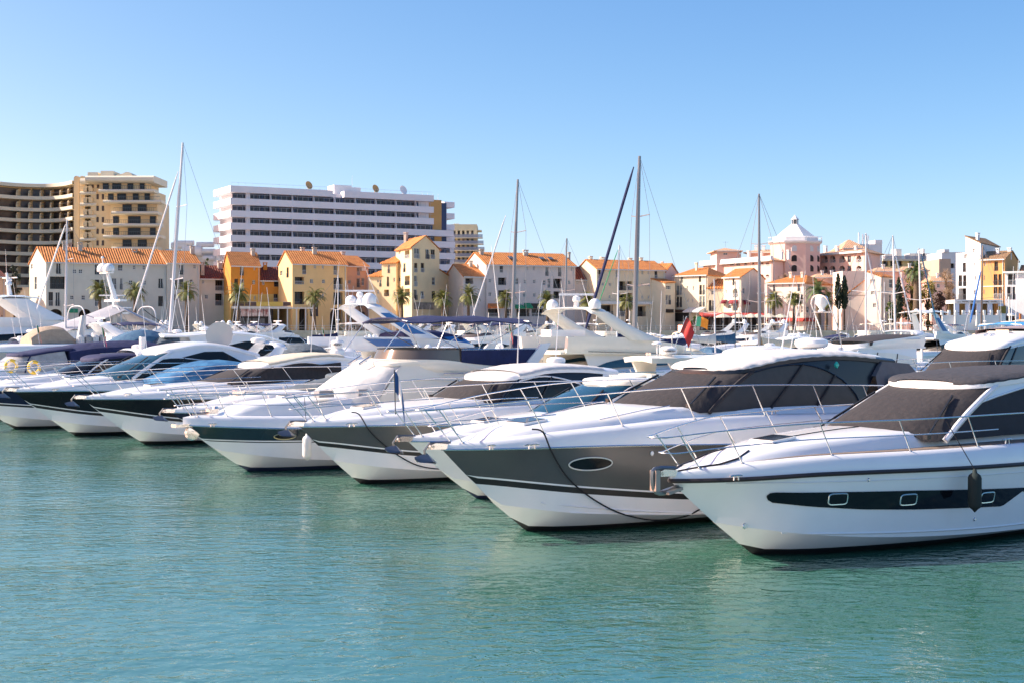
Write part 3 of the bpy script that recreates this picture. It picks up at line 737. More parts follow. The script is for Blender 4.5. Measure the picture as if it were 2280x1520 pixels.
# --- 4: white flybridge yacht with a navy stripe
sp = dict(L=13.0,B=2.1,ov=2.0,full=.5,zs=[(-2,1.42),(-1,1.36),(1,1.27),(6,1.25),(13,1.2)], dh=[(-2,.22),(-1.5,.28),(0,.34),(2,.36),(6,.36),(13,.34)],
    hc=[(-.9,0),(-.2,.28),(1,.40),(3,.50),(9.6,.5),(10.5,0)], cw=.68, band=[(-2,1.02),(-1.2,.93),(1,.86),(5,.80),(13,.75)], stripe=.0, af=.12, anti=ANTIB, up=M('gelcoat_navy_green',(.012,.022,.034),.14,coat=.6))
r4, h4 = boat('white flybridge yacht with a navy hull stripe, its windscreen under a fitted white cover', 550,1047,38, sp)
cabin(h4, r4, dict(sb=2.4, stp=4.55, cb=1.0, ct=.55, wb=1.5, wt=1.28, sa=9.2, ra=9.6, st=4, zr=[(4.3,3.12),(5.2,3.16),(7,3.02),(9.8,2.80)], rend=9.8, wsm=COVW, swm=WHITE2, body=WHITE2, pillm=COVW, roofm=WHITE2,
    fa=[(0,.6),(.5,.6),(1,.3)], pr=.03, crown=.08, wiper=False))
flybridge(h4, r4, dict(s0=4.5,s1=9.8,w=1.42,z0=[(4,2.85),(9.8,2.55)],ze=[(4.5,3.20),(6,3.17),(7.5,3.0),(9.8,2.84)],m=WHITE2,cd=1.3))
outs = [(4.6+1.3*(1-math.cos(a)),1.38*math.sin(a)**.85) for a in [PI/2*i/7 for i in range(8)]]+[(6.2,1.39),(6.9,1.39)]
rows = []
for l_ in range(4):
    hf = [(s+.16*l_/3,y-.04*l_/3,lerp(ips([(4.5,3.18),(6,3.15),(7.5,2.98)],s),3.50,l_/3)) for s,y in outs]; rows.append([(x,y,z) for x,y,z in hf[::-1]]+[(x,-y,z) for x,y,z in hf[1:]])
MB().grid(rows).build('wind_deflector', SMOKE, r4, 60)
MB().tube(rows[-1], .018, 5).build('deflector_trim', BLACK, r4)
for sg in (-1,1):
    MB().grid([[(s,1.42*sg,lerp(ips([(6,3.17),(7.5,3.0),(9.8,2.84)],s),3.47,k/3)+(.012*math.sin(s*9) if k == 3 else 0)) for k in range(4)] for s in [6.7+.3*i for i in range(11)]]).build('side_cloth', COVN, r4, 60)
MB().tube([(6.0,-1.46,2.75),(7.4,-1.44,2.75)], .02, 6).build('grab_rail', CHROME, r4)
for sg in (-1,1): MB().prism([(9.3,1.38*sg,3.05),(9.9,1.38*sg,3.62),(10.3,1.38*sg,3.66),(10.15,1.38*sg,3.45),(9.7,1.38*sg,2.95)], (0,.10*sg,0)).build('coaming_end', WHITE, r4, 30)
for sg in (-1,1): MB().tube([(s,1.42*sg,3.48) for s in (6.7,8.2,9.7)], .02, 5).build('side_rail', CHROME, r4)
bimini(r4, 4.7, 9.7, 1.25, 4.56, 3.45, COVN, fall=.08)
mb = MB()
for sg in (-.35,.25): mb.tube([(3.6,sg,3.02),(3.9,sg,3.16)], .015, 5); mb.tube([(3.55,sg-.05,3.06),(4.0,sg-.05,3.30)], .03, 6)
mb.build('horn', CHROME, r4)
rail(h4, r4, -1.8, 8.5, hgt=.64, lean=.42, posts=[-1.65,-.9,.25,1.7,3.3,5.2,7.2], mid_to=4)
oval_port(h4, r4, .55, 1.06, .30, .085, rim=M('brass_rim',(.5,.45,.25),.3,.8)); hatch(h4, r4, 1.4, 0, .5, .5)
mb = MB(); mb.bx(-2.28,-1.3,-.16,.16,1.37,1.46); mb.lathe([(.05,-.1),(.2,-.08),(.23,.0),(.2,.08),(.05,.1)], (-1.72,0,1.20), 12, rot=Matrix.Rotation(R(90),3,'X')); mb.build('bow_plate', CHROME, r4, 30)
mb = MB(); mb.box((-1.1,0,1.78),(.3,.2,.14)); mb.lathe([(.09,0),(.11,.05),(.07,.15)], (-.95,.1,1.76), 10); mb.build('windlass', CHROME, r4, 30)
MB().tube([(-1.7,0,1.72),(-1.1,.02,1.76),(-.9,.05,1.82)], .03, 5).build('anchor_chain', M('galvanised'), r4)
cleat(r4, (-1.35,-.55,h4.dz(-1.35,.55)), .28)
for k in range(2):
    c = MB(); c.box((1.9+1.4*k,-1.15+.1*k,h4.dz(2.5,1.1)+.17),(.5,.34,.20)); c.build('fender_basket', M('cushion_grey',(.3,.28,.28),.8), r4, 30)
fender('white fender with dark tip hanging between the navy striped yacht and the grey hull', wp(r4,(.75,-2.20,.80)), wp(r4,(.95,-1.7,2.18)), .66, .13)

# --- 4b: white yacht with slate coloured cover
sp = dict(L=11,B=1.75,ov=2.0,full=.52,zs=[(-2,1.45),(0,1.42),(11,1.3)], dh=[(-2,.12),(-1,.22),(1,.32),(11,.35)], hc=[(-1,0),(0,.16),(2,.3),(8,.3),(9,0)], band=[(-2,1.1),(0,.95),(11,.8)], up=NAVYH, stripe=.05, anti=ANTIB, n=28)
r4b, h4b = boat('white yacht with a corrugated slate grey windscreen cover, behind the navy striped one', 510,1010,38, sp)
cabin(h4b, r4b, dict(sb=2.2, stp=4.2, cb=.8, ct=.5, wb=1.2, wt=1.02, sa=6.6, ra=6.8, st=4, zr=[(4,2.50),(5,2.58),(7,2.55)], rend=7.0, wsm=COVS, swm=COVS, crown=.08, roofm=COVS, pillm=COVS))
rail(h4b, r4b, -1.8, 6.0, hgt=.60, lean=.45, posts=[-1.7,-1.0,.2,1.6,3.2,4.9], mid_to=3)
anchor(h4b, r4b); cleat(r4b, (-1.2,-.55,h4b.dz(-1.2,.55)), .24); hatch(h4b, r4b, .8, 0)
MB().bx(.2,.5,-.15,.15,h4b.dz(.3,0),h4b.dz(.3,0)+.16).build('windlass', CHROME, r4b, 30)

# --- 5: black hulled yacht
sp = dict(L=13.0,B=2.05,ov=2.2,full=.52,zs=[(-2.2,1.69),(0,1.66),(3,1.60),(13,1.5)], dh=[(-2.2,.10),(-1.6,.16),(0,.27),(3,.42),(6,.5),(13,.45)],
    hc=[(-1.4,0),(-.5,.10),(1.5,.15),(9,.2),(10,0)], cw=.66, band=[(-2.2,1.36),(-1.7,1.25),(.8,.84),(4,.58),(13,.45)], stripe=.07, af=.13, up=BLACKH)
r5, h5 = boat('black hulled sport yacht with a grey mesh cabin cover and low white arched roof', 320,988,38, sp)
cabin(h5, r5, dict(sb=2.3, stp=3.75, cb=.95, ct=.6, wb=1.34, wt=1.12, sa=8.2, ra=8.4, st=4, zr=[(3.5,2.72),(4.4,2.80),(6,3.04),(7.2,3.08),(9,2.86)], rend=9.0, wsm=COVG, swm=COVG, fa=[(0,.92),(.25,.95),(.5,.80),(.8,.45),(1,.1)], pr=.04, pillm=COVG, crown=.12, canvas=(.28,.80,COVC)))
for sg in (-1,1):
    MB().prism([(5.6,1.27*sg,2.70),(7.4,1.25*sg,2.84),(7.4,1.30*sg,2.48),(6.6,1.31*sg,2.60)], (0,.02*sg,0)).build('window_cover', COVG, r5, 0)
cockpit_cover(h5, r5, 8.3, 10.6, [(8.3,2.84),(9,2.8),(10.6,2.3)], 1.35, COVN)
rail(h5, r5, -1.95, 8.8, hgt=.66, lean=.75, posts=[-1.7,-.45,1.4,3.2,5.1,7.0,8.6], mid_to=4)
oval_port(h5, r5, 1.5, 1.30, .38, .13, rim=M('port_rim_green',(.10,.22,.15),.4)); anchor(h5, r5, 'plough', 1.74); hatch(h5, r5, .4, 0)
cleat(r5, (-.9,-.75,h5.dz(-.9,.75)), .3)
mb = MB(); mb.lathe([(.28,0),(.30,.1),(.28,.2),(.2,.26),(.2,.30),(.26,.34),(.27,.5),(.2,.58)], (8.0,0,3.08), 14); rd5 = mb.build('radar', WHITE, r5, 40)
antenna(r5, (8.4,-.6,2.95), 2.9, .0, .5); antenna(r5, (7.2,.7,3.05), 2.0, .1)

# --- 5b: small white boat with a blue tarpaulin
sp = dict(L=9.5,B=1.6,ov=1.8,full=.55,zs=[(-1.8,1.65),(9,1.5)], dh=[(-1.8,.1),(0,.3),(9,.4)], hc=[(-1,0),(0,.12),(3,.3),(7,.3),(8,0)], n=26)
r5b, h5b = boat('small white boat under a faded blue tarpaulin, between the two black hulls', 0,0,38, sp, loc=(-13.0,52.6,0))
cockpit_cover(h5b, r5b, -1.2, 4.0, [(-1.2,2.15),(.4,2.72),(1.9,2.84),(4.0,2.35)], 1.42, M('tarpaulin_blue',(.05,.20,.36),.6,noise=.5,nscale=1.5,bump=.6,bscale=4,col2=(.02,.09,.22)), 'tarpaulin')
anchor(h5b, r5b)

# --- 6: black hulled coupe
sp = dict(L=13.4,B=2.05,ov=2.3,full=.52,zs=[(-2.3,1.76),(0,1.76),(4,1.66),(13,1.5)], dh=[(-2.3,.10),(-1.6,.16),(0,.30),(2,.42),(6,.5),(13,.45)],
    hc=[(-1.4,0),(-.5,.10),(1.0,.16),(9,.2),(10,0)], cw=.66, band=[(-2.3,1.30),(-1.7,1.16),(.5,.80),(4,.55),(13,.45)], stripe=.07, af=.13, up=BLACKH)
r6, h6 = boat('black hulled coupe yacht with a plain white arched roof and bare windscreen', 165,968,38, sp)
cabin(h6, r6, dict(sb=.9, stp=2.3, cb=.9, ct=.6, wb=1.36, wt=1.15, sa=8.0, ra=7.2, st=3, zr=[(2,3.02),(3,3.22),(4.6,3.48),(5.8,3.42),(7,3.15),(8,2.9)], rend=7.4, wsm=GLASSB, swm=GLASS, fa=[(0,.72),(.12,.70),(.4,.55),(.7,.34),(1,.05)], pr=.07, crown=.13, mull=[.25,.5]))
for sg in (-1,1): MB().prism([(3.9,1.20*sg,2.98),(4.9,1.16*sg,3.20),(5.7,1.16*sg,3.20),(6.6,1.27*sg,2.72)], (0,.045*sg,0)).build('side_window', GLASS, r6, 0)
rail(h6, r6, -2.0, 8.2, hgt=.66, lean=.7, posts=[-1.8,-.5,1.0,2.6,4.4,6.2,8.0], mid_to=4)
anchor(h6, r6, 'plough', 1.82); hatch(h6, r6, 0, 0); cleat(r6, (-1,-.8,h6.dz(-1,.8)), .3)
arch(r6, 7.6, 8.4, 2.7, 3.35, 1.2, 1.05, .9, .5)
radome(r6, (7.9,0,3.5), .32, .24); dome(r6, (6.1,.2,3.5), .18); antenna(r6, (8.2,-.8,3.45), 2.4, .0, .6); antenna(r6, (8.2,.8,3.45), 2.2, .3)
MB().lathe([(.02,0),(.38,.04),(.54,.13),(.56,.15),(.32,.09),(.02,.04)], (6.0,-.3,3.82), 24, rot=Vector((-.616,-.788,.15)).to_track_quat('Z','Y').to_matrix()).build('dish_antenna', M('dish_grey',(.5,.5,.46),.6), r6, 40)

# --- 7, 8: navy hulls at the left edge
sp = dict(L=12.6,B=2.0,ov=2.0,full=.52,zs=[(-2,1.62),(3,1.58),(12,1.45)], dh=[(-2,.1),(0,.28),(5,.45),(12,.4)], hc=[(-1.2,0),(0,.16),(3,.3),(8,.3),(9,0)], band=[(-2,1.1),(1,.85),(5,.6),(12,.5)], stripe=.05, up=NAVYH, n=26)
r7, h7 = boat('navy hulled yacht with a blue canvas top and swept white arch, at the left edge', 30,953,38, sp)
cabin(h7, r7, dict(sb=1.6, stp=3.0, cb=.9, ct=.6, wb=1.25, wt=1.08, sa=5.2, ra=4.8, st=3, zr=[(2.8,2.80),(3.6,2.95),(5,3.02)], rend=5.0, wsm=GLASS, swm=GLASS, crown=.1, roofm=COVN, wiper=False))
arch(r7, 6.4, 5.2, 2.2, 3.05, 1.45, 1.15, 1.2, .7)
cockpit_cover(h7, r7, 5.3, 9.0, [(5.3,3.05),(7.5,3.0),(9,2.5)], 1.4, COVN)
rail(h7, r7, -1.8, 6, hgt=.64, lean=.6, posts=[-1.6,-.2,1.6,3.6,5.6]); anchor(h7, r7)
radome(r7, (5.4,0,3.2), .3); mb = MB(); mb.bx(5.3,5.5,-.5,-.3,3.15,3.75); mb.build('radar_reflector', WHITE, r7); antenna(r7, (5.4,-.9,3.15), 3., -.1, .5)
sp = dict(L=12.6,B=2.0,ov=2.0,full=.52,zs=[(-2,1.62),(3,1.58),(12,1.45)], dh=[(-2,.1),(0,.28),(5,.45),(12,.4)], hc=[(-1.2,0),(0,.16),(3,.3),(8,.3),(9,0)], n=26)
r8, h8 = boat('white yacht under a long navy canopy with clear windows, far left behind the navy hull', 0,0,38, sp, loc=(-25.8,61,0))
cabin(h8, r8, dict(sb=2.4, stp=3.8, cb=.9, ct=.6, wb=1.3, wt=1.1, sa=5.4, ra=5.2, st=3, zr=[(3.6,2.95),(4.5,3.1),(6,3.25)], rend=5.6, wsm=VINYL, swm=VINYL, crown=.1, roofm=COVN, pillm=COVN, wiper=False))
cockpit_cover(h8, r8, 5.4, 11.0, [(5.4,3.2),(7,3.42),(10,3.36),(11,2.7)], 1.45, COVN)
for sg in (-1,1): MB().prism([(6.2,1.46*sg,2.45),(6.8,1.40*sg,2.95),(8.4,1.39*sg,3.0),(8.8,1.45*sg,2.4)], (0,.05*sg,0)).build('canopy_window', VINYL, r8, 0)
rail(h8, r8, -1.8, 8, hgt=.64, lean=.6, posts=[-1.6,-.2,1.6,3.6,5.6,7.6]); anchor(h8, r8)
for k,(px,py) in enumerate(((25,814),(76,817))):
    p = at(px,py,58.); o = thing('life_ring', ['yellow life ring hanging on the rail at the far left edge','yellow life ring hanging on the rail, the right one of the pair'][k], 'life ring', p, R(38), 'yellow life rings')
    mb = MB(); rows = []
    for i in range(20):
        a = 2*PI*i/20; rows.append([((.24+.07*math.cos(b_))*math.cos(a), .07*math.sin(b_), (.24+.07*math.cos(b_))*math.sin(a)) for b_ in [2*PI*j/8 for j in range(8)]])
    rows.append(rows[0]); mb.grid(rows, 0, True); mb.build('ring', YEL, o, 60)
    for a in (.6,2.2,3.8,5.3): MB().box((.24*math.cos(a),0,.24*math.sin(a)), (.08,.16,.16), ry=-a).build('reflective_strap', FENDW, o)

def flag(label, p, h_, lean, cols, fw=.5, fh=.35, droop=.6, ang=0., pole=CHROME, r=.012):
    """pole with cloth striped along the fly"""
    o = thing('flag', label, 'flag', p)
    d = Vector((lean,0,h_)); MB().tube([(0,0,0), d], r, 6).build('pole', pole, o)
    n = 10; rows = []; ca, sa_ = math.cos(ang), math.sin(ang)
    for i in range(n+1):
        t = i/n; top = d*.97; x = fw*t*(1-.4*droop); z = -droop*fw*t*t*1.1; wv = .05*math.sin(t*7)
        rows.append([(top.x*(1)-lean*v*fh/h_+x*ca-wv*sa_, x*sa_+wv*ca+.02*math.sin(v*5+t*4), top.z+z-fh*v) for v in (0,.25,.5,.75,1)])
    k = len(cols); MB().grid(rows, lambda i,j: min(k-1,int(i/n*k))).build('cloth', cols, o, 60)
    return o
FG = [M('flag_green',(.02,.25,.09),.8), RED]
flag('furled blue and white flag on the pulpit of the small white yacht', wp(r2b,(-2.35,0,2.15)), 1.05, -.03, [M('flag_blue',(.03,.10,.26),.8), WHITE, M('flag_blue')], .55, .5, 1.4, .2, BLACK)
# ------------------------------------------------------------------ houses round the basin
def tile_mat(name, c1, c2, c3):
    m = bpy.data.materials.new(name); m.use_nodes = True; nt = m.node_tree; N = nt.nodes; L = nt.links; b = N['Principled BSDF']
    b.inputs['Roughness'].default_value = .85
    tc = N.new('ShaderNodeTexCoord'); sep = N.new('ShaderNodeSeparateXYZ'); L.new(tc.outputs['Object'], sep.inputs[0])
    def sinw(out, per, ph=0.):
        a = N.new('ShaderNodeMath'); a.operation = 'MULTIPLY_ADD'; a.inputs[1].default_value = 2*PI/per; a.inputs[2].default_value = ph; L.new(out, a.inputs[0])
        s_ = N.new('ShaderNodeMath'); s_.operation = 'SINE'; L.new(a.outputs[0], s_.inputs[0]); return s_
    wx = sinw(sep.outputs[0], .46); wy = sinw(sep.outputs[1], .50)
    mul = N.new('ShaderNodeMath'); mul.operation = 'MULTIPLY_ADD'; mul.inputs[1].default_value = .5; L.new(wy.outputs[0], mul.inputs[0]); L.new(wx.outputs[0], mul.inputs[2])
    n = N.new('ShaderNodeTexNoise'); n.inputs['Scale'].default_value = .9; n.inputs['Detail'].default_value = 6; n.inputs['Roughness'].default_value = .75; L.new(tc.outputs['Object'], n.inputs['Vector'])
    n2 = N.new('ShaderNodeTexNoise'); n2.inputs['Scale'].default_value = 5; n2.inputs['Detail'].default_value = 2; L.new(tc.outputs['Object'], n2.inputs['Vector'])
    ad = N.new('ShaderNodeMath'); ad.operation = 'ADD'; L.new(n.outputs[0], ad.inputs[0]); L.new(n2.outputs[0], ad.inputs[1])
    a2 = N.new('ShaderNodeMath'); a2.operation = 'MULTIPLY_ADD'; a2.inputs[1].default_value = .12; L.new(mul.outputs[0], a2.inputs[0]); L.new(ad.outputs[0], a2.inputs[2])
    hf = N.new('ShaderNodeMath'); hf.operation = 'MULTIPLY'; hf.inputs[1].default_value = .5; L.new(a2.outputs[0], hf.inputs[0])
    r = N.new('ShaderNodeValToRGB'); r.color_ramp.elements[0].position = .34; r.color_ramp.elements[1].position = .66
    e = r.color_ramp.elements.new(.5); r.color_ramp.elements[0].color = (*c1,1); e.color = (*c2,1); r.color_ramp.elements[2].color = (*c3,1)
    L.new(hf.outputs[0], r.inputs[0]); L.new(r.outputs[0], b.inputs['Base Color'])
    bp = N.new('ShaderNodeBump'); bp.inputs['Strength'].default_value = .8; bp.inputs['Distance'].default_value = .10; L.new(mul.outputs[0], bp.inputs['Height']); L.new(bp.outputs[0], b.inputs['Normal'])
    return m
TILE = tile_mat('roof_tile_orange', (.34,.10,.02), (.62,.21,.045), (.74,.34,.10))
TILER = tile_mat('roof_tile_dark_red', (.10,.022,.012), (.20,.045,.025), (.30,.09,.04))
TILET = tile_mat('roof_tile_tan', (.38,.20,.11), (.60,.36,.21), (.74,.52,.34))
TILEB = tile_mat('roof_tile_brown', (.12,.06,.03), (.33,.19,.09), (.48,.31,.16))
def stucco(name, c): return M('stucco_'+name, c, .9, noise=.10, nscale=.35, bump=.25, bscale=1.5)
FRW = M('window_frame_white', (.62,.62,.60), .5); FRD = M('window_frame_brown', (.07,.045,.035), .5)
PANE = M('window_pane', (.022,.022,.026), .12, spec=.35, noise=.5, nscale=.5)
PANEL = M('window_pane_pale', (.13,.13,.13), .15, spec=.4, noise=.6, nscale=.6)
DARK = M('shop_interior', (.03,.022,.018), .7, noise=.5, nscale=.4)
CH = M('chimney_stucco', (.50,.44,.37), .9, noise=.2, nscale=1)
IRON = M('balcony_iron', (.07,.075,.085), .5)
IRONW = M('balcony_iron_white', (.6,.6,.6), .5)
def K(n):
    sx, ox, oy = {1:(4,0,360), 2:(3.8,450,360), 3:(4,950,480), 4:(5.0667,1450,440), 5:(5.0667,1850,440), 6:(6.333,2080,500), 7:(7.6,90,540), 0:(1,0,0)}[n]
    return lambda x, y: (ox+x/sx, oy+y/sx)

class House:
    def __init__(s, name, label, A, B, C=None, D=9., side='L', group=None, cat='building'):
        """A, B: (photo column, distance) of the front corners; C: the back corner seen on that side"""
        s.A = Vector(((A[0]-1140)/F*A[1], A[1])); s.B = Vector(((B[0]-1140)/F*B[1], B[1]))
        d = s.B-s.A; s.W = d.length; s.phi = math.atan2(d.y,d.x); s.u = d/s.W; s.n = Vector((-s.u.y,s.u.x))
        if C: c = Vector(((C[0]-1140)/F*C[1], C[1])); k = c-(s.A if side == 'L' else s.B)
        else: k = s.n*D
        s.k = Vector((k.dot(s.u), k.dot(s.n)))
        s.root = thing(name, label, cat, (s.A.x,s.A.y,QZ), s.phi, group)
    def fp(s, face, px, py):                     # photo pixel -> (distance along face, height) on a wall
        P0, P1 = s.faces()[face]
        w0 = s.A+s.u*P0.x+s.n*P0.y; w1 = s.A+s.u*P1.x+s.n*P1.y; d = (w1-w0); ln = d.length; d = d/ln
        r = (px-1140)/F; t = (r*w0.y-w0.x)/(d.x-r*d.y); Y = w0.y+t*d.y
        return t, EYE+(HZ-py)/F*Y-QZ
    def faces(s):
        a, b = Vector((0,0)), Vector((s.W,0)); a2, b2 = a+s.k, b+s.k
        return {'F':(a,b), 'L':(a2,a), 'R':(b,b2), 'B':(b2,a2)}
    def body(s, mat, ze, wins=(), K_=None, gable=None, zg=0., mono=None, base=None, lowm=None, zlow=0.):
        """wins: (face, x0, x1, y0, y1, kind) in crop pixels; gable: 'x' ridge along the front, 'y' ridge front to back"""
        mb = MB(); s.ze = ze; H = {}
        for w in wins:
            f = w[0]; p = s.fp(f,*K_(w[1],w[4])); q = s.fp(f,*K_(w[2],w[3]))
            x0,x1,z0,z1 = p[0],q[0],p[1],q[1]
            if w[5] in 'a': z0 = 0.02
            H.setdefault(f,[]).append((x0,x1,max(.02,z0),min(z1,ze-.05),w[5]))
        for f,(P0,P1) in s.faces().items():
            d = P1-P0; ln = d.length; d = d/ln; nrm = Vector((d.y,-d.x)); hs = [h for h in H.get(f,[]) if h[1] > h[0]+.1 and h[0] > .05 and h[1] < ln-.05]
            pt = lambda x,z,dp=0.: (P0.x+d.x*x-nrm.x*dp, P0.y+d.y*x-nrm.y*dp, z)
            xs = sorted({0,ln}|{h[0] for h in hs}|{h[1] for h in hs}); zs = sorted({0,ze}|({zlow} if lowm else set())|{h[2] for h in hs}|{h[3] for h in hs})
            for x0,x1 in zip(xs,xs[1:]):
                for z0,z1 in zip(zs,zs[1:]):
                    xm,zm = (x0+x1)/2,(z0+z1)/2
                    if any(h[0] < xm < h[1] and h[2] < zm < h[3] for h in hs): continue
                    mb.quad(pt(x0,z0),pt(x1,z0),pt(x1,z1),pt(x0,z1), 1 if lowm and zm < zlow else 0)
            for h in hs:
                x0,x1,z0,z1,kd = h; dp = {'l':1.2,'a':2.2,'A':1.,'v':.9}.get(kd,.22); mi = 1 if lowm and (z0+z1)/2 < zlow else 0
                for (a,b_) in (((x0,z0),(x1,z0)),((x1,z0),(x1,z1)),((x1,z1),(x0,z1)),((x0,z1),(x0,z0))):
                    mb.quad(pt(*a),pt(*b_),pt(*b_,dp),pt(*a,dp), mi)
                if kd in 'aAv':                    # round head
                    r = (x1-x0)/2; xc = (x0+x1)/2; rz = min(r, (z1-z0)*.55)
                    for sg in (-1,1):
                        arc = [pt(xc+sg*r*math.cos(a), z1-rz+rz*math.sin(a)) for a in [PI/2*i/8 for i in range(9)]]
                        P_ = [pt(xc+sg*r,z1)]+arc; mb.add(P_,[(0,i+1,i+2) for i in range(8)], mi)
                win = MB(); w_ = x1-x0; fw = .09
                def bar(xa,xb,za,zb,dd,th=.06):
                    win.add([pt(xa,za,dd),pt(xb,za,dd),pt(xb,zb,dd),pt(xa,zb,dd),pt(xa,za,dd+th),pt(xb,za,dd+th),pt(xb,zb,dd+th),pt(xa,zb,dd+th)],[(0,1,2,3),(4,7,6,5),(0,4,5,1),(1,5,6,2),(2,6,7,3),(3,7,4,0)])
                dd = dp-.08
                if kd in 'al':
                    for k in range(3 if w_ < 4 else 4): xa = lerp(x0,x1,(k+.5)/(3.5 if w_ < 4 else 4)) ; bar(xa-.05,xa+.05,z0,z1-.02,dd)
                    bar(x0+.01,x1-.01,z1-.35,z1-.27,dd-.02)
                else:
                    bar(x0,x0+fw,z0,z1,dd); bar(x1-fw,x1,z0,z1,dd); bar(x0+fw,x1-fw,z1-fw,z1,dd); bar(x0+fw,x1-fw,z0,z0+fw,dd); xm = (x0+x1)/2; bar(xm-.04,xm+.04,z0+fw,z1-fw,dd-.01)
                    if kd == 'w': bar(x0+fw,x1-fw,(z0+z1)/2-.04,(z0+z1)/2+.04,dd-.015)
                fm = FRD if (kd in 'al' or (kd == 'd' and rnd.random() < .45)) else FRW
                if kd == 'A': fm = FRW
                wo = win.build('window', fm, s.root, 0)
                MB().quad(pt(x0,z0,dp),pt(x1,z0,dp),pt(x1,z1,dp),pt(x0,z1,dp)).build('pane', DARK if kd == 'a' else (PANEL if kd in 'Av' or rnd.random() < .16 else PANE), wo, 0)
                if kd in 'dlAv' and z0 > .5:              # balcony rail across the opening
                    rl = MB(); hb = min(1.0,(z1-z0)*.45); off = -.05
                    def rb(xa,xb,za,zb): rl.add([pt(xa,za,off),pt(xb,za,off),pt(xb,zb,off),pt(xa,zb,off),pt(xa,za,off+.04),pt(xb,za,off+.04),pt(xb,zb,off+.04),pt(xa,zb,off+.04)],[(0,1,2,3),(4,7,6,5),(0,4,5,1),(1,5,6,2),(2,6,7,3),(3,7,4,0)])
                    rb(x0,x1,z0+hb-.05,z0+hb); rb(x0,x1,z0+.03,z0+.08); nb = max(3,int((x1-x0)/.16))
                    if kd in 'Av':
                        for k in range(2):
                            xa, xb = lerp(x0,x1,k/2), lerp(x0,x1,(k+1)/2)
                            for a,b_ in (((xa,z0+.08),(xb,z0+hb-.05)),((xb,z0+.08),(xa,z0+hb-.05))): rl.tube([pt(*a,off),pt(*b_,off)], .04, 4)
                    else:
                        for k in range(nb+1): xa = lerp(x0,x1-.025,k/nb); rb(xa,xa+.025,z0+.08,z0+hb-.05)
                    rl.build('balcony_rail', IRONW if (kd in 'Av' or rnd.random() < .5) else IRON, s.root, 0)
        a, b, a2, b2 = Vector((0,0)), Vector((s.W,0)), s.k, Vector((s.W,0))+s.k
        if gable == 'x':
            for p,q in ((a,a2),(b,b2)): m_ = (p+q)/2; mb.add([(p.x,p.y,ze),(q.x,q.y,ze),(m_.x,m_.y,zg)],[(0,1,2)])
        elif gable == 'y':
            for p,q in ((a,b),(a2,b2)): m_ = (p+q)/2; mb.add([(p.x,p.y,ze),(q.x,q.y,ze),(m_.x,m_.y,zg)],[(0,1,2)])
        elif mono:                                  # mono = heights at front-left, front-right, back-right, back-left
            P_ = [a,b,b2,a2]
            for i in range(4):
                j = (i+1)%4; mb.add([(P_[i].x,P_[i].y,ze),(P_[j].x,P_[j].y,ze),(P_[j].x,P_[j].y,mono[j]),(P_[i].x,P_[i].y,mono[i])],[(0,1,2,3)])
            mb.add([(p.x,p.y,z) for p,z in zip(P_,mono)],[(0,1,2,3)])
        else: mb.add([(p.x,p.y,ze) for p in (a,b,b2,a2)],[(0,1,2,3)])
        mb.build('wall', [mat, lowm or mat], s.root, 0)
    def roof(s, kind, zg, m=None, o=.35, rx0=None, rx1=None, fascia=True, x0=0., x1=None, inset=.5):
        m = m or TILE; ze = s.ze; W = s.W if x1 is None else x1; k = s.k; kh = k*.5; mb = MB(); t = .16
        if kind == 'x':
            e = k.normalized()*o; g = .2
            F_ = [(x0-g-e.x,-e.y,ze-.12),(W+g-e.x,-e.y,ze-.12)]; Rg = [(x0-g+kh.x,kh.y,zg),(W+g+kh.x,kh.y,zg)]; Bk = [(x0-g+k.x+e.x,k.y+e.y,ze-.12),(W+g+k.x+e.x,k.y+e.y,ze-.12)]
            for q in ([F_[0],F_[1],Rg[1],Rg[0]],[Rg[0],Rg[1],Bk[1],Bk[0]]): mb.prism(q,(0,0,t))
        elif kind == 'y':
            g = .25; xm = W/2; o2 = Vector((k.x,k.y)).normalized()*g
            for xa,xb in ((-o,xm),(W+o,xm)):
                za = ze-.12 if xa != xm else zg
                mb.prism([(xa-o2.x,-o2.y,za),(xb-o2.x,-o2.y,zg),(xb+k.x+o2.x,k.y+o2.y,zg),(xa+k.x+o2.x,k.y+o2.y,za)],(0,0,t))
        elif kind == 'hip':
            c = [(-o,-o,ze),(W+o,-o,ze),(W+o+k.x,k.y+o,ze),(-o+k.x,k.y+o,ze)]
            ins = min(inset*W, W*.5-.01); r0 = (ins+kh.x,kh.y,zg); r1 = (W-ins+kh.x,kh.y,zg)
            mb.add(c+[r0,r1],[(0,1,5,4),(2,3,4,5),(3,0,4),(1,2,5)]); lo = [(x,y,z-.2) for x,y,z in c]; mb.add(c+lo,[(0,1,5,4),(1,2,6,5),(2,3,7,6),(3,0,4,7)]); mb.add(lo,[(3,2,1,0)])
            kind = 'hip'
        elif kind == 'mono':
            a, b, b2, a2 = (-o,-o),(W+o,-o),(W+o+k.x,k.y+o),(-o+k.x,k.y+o)
            mb.prism([(p[0],p[1],z+.03) for p,z in zip((a,b,b2,a2),zg)],(0,0,t))
        ro = mb.build('roof', m, s.root, 0)
        if fascia and kind in ('x','hip'):
            f = MB(); f.bx(x0-.1,W+.1,-o-.12,-o-.02,ze-.22,ze-.02); f.build('gutter', FRW, s.root, 0)
            f = MB(); f.tube([(W-.3,-.08,ze-.2),(W-.3,-.08,.1)], .06, 5); f.build('downpipe', FRW, s.root)
        return ro
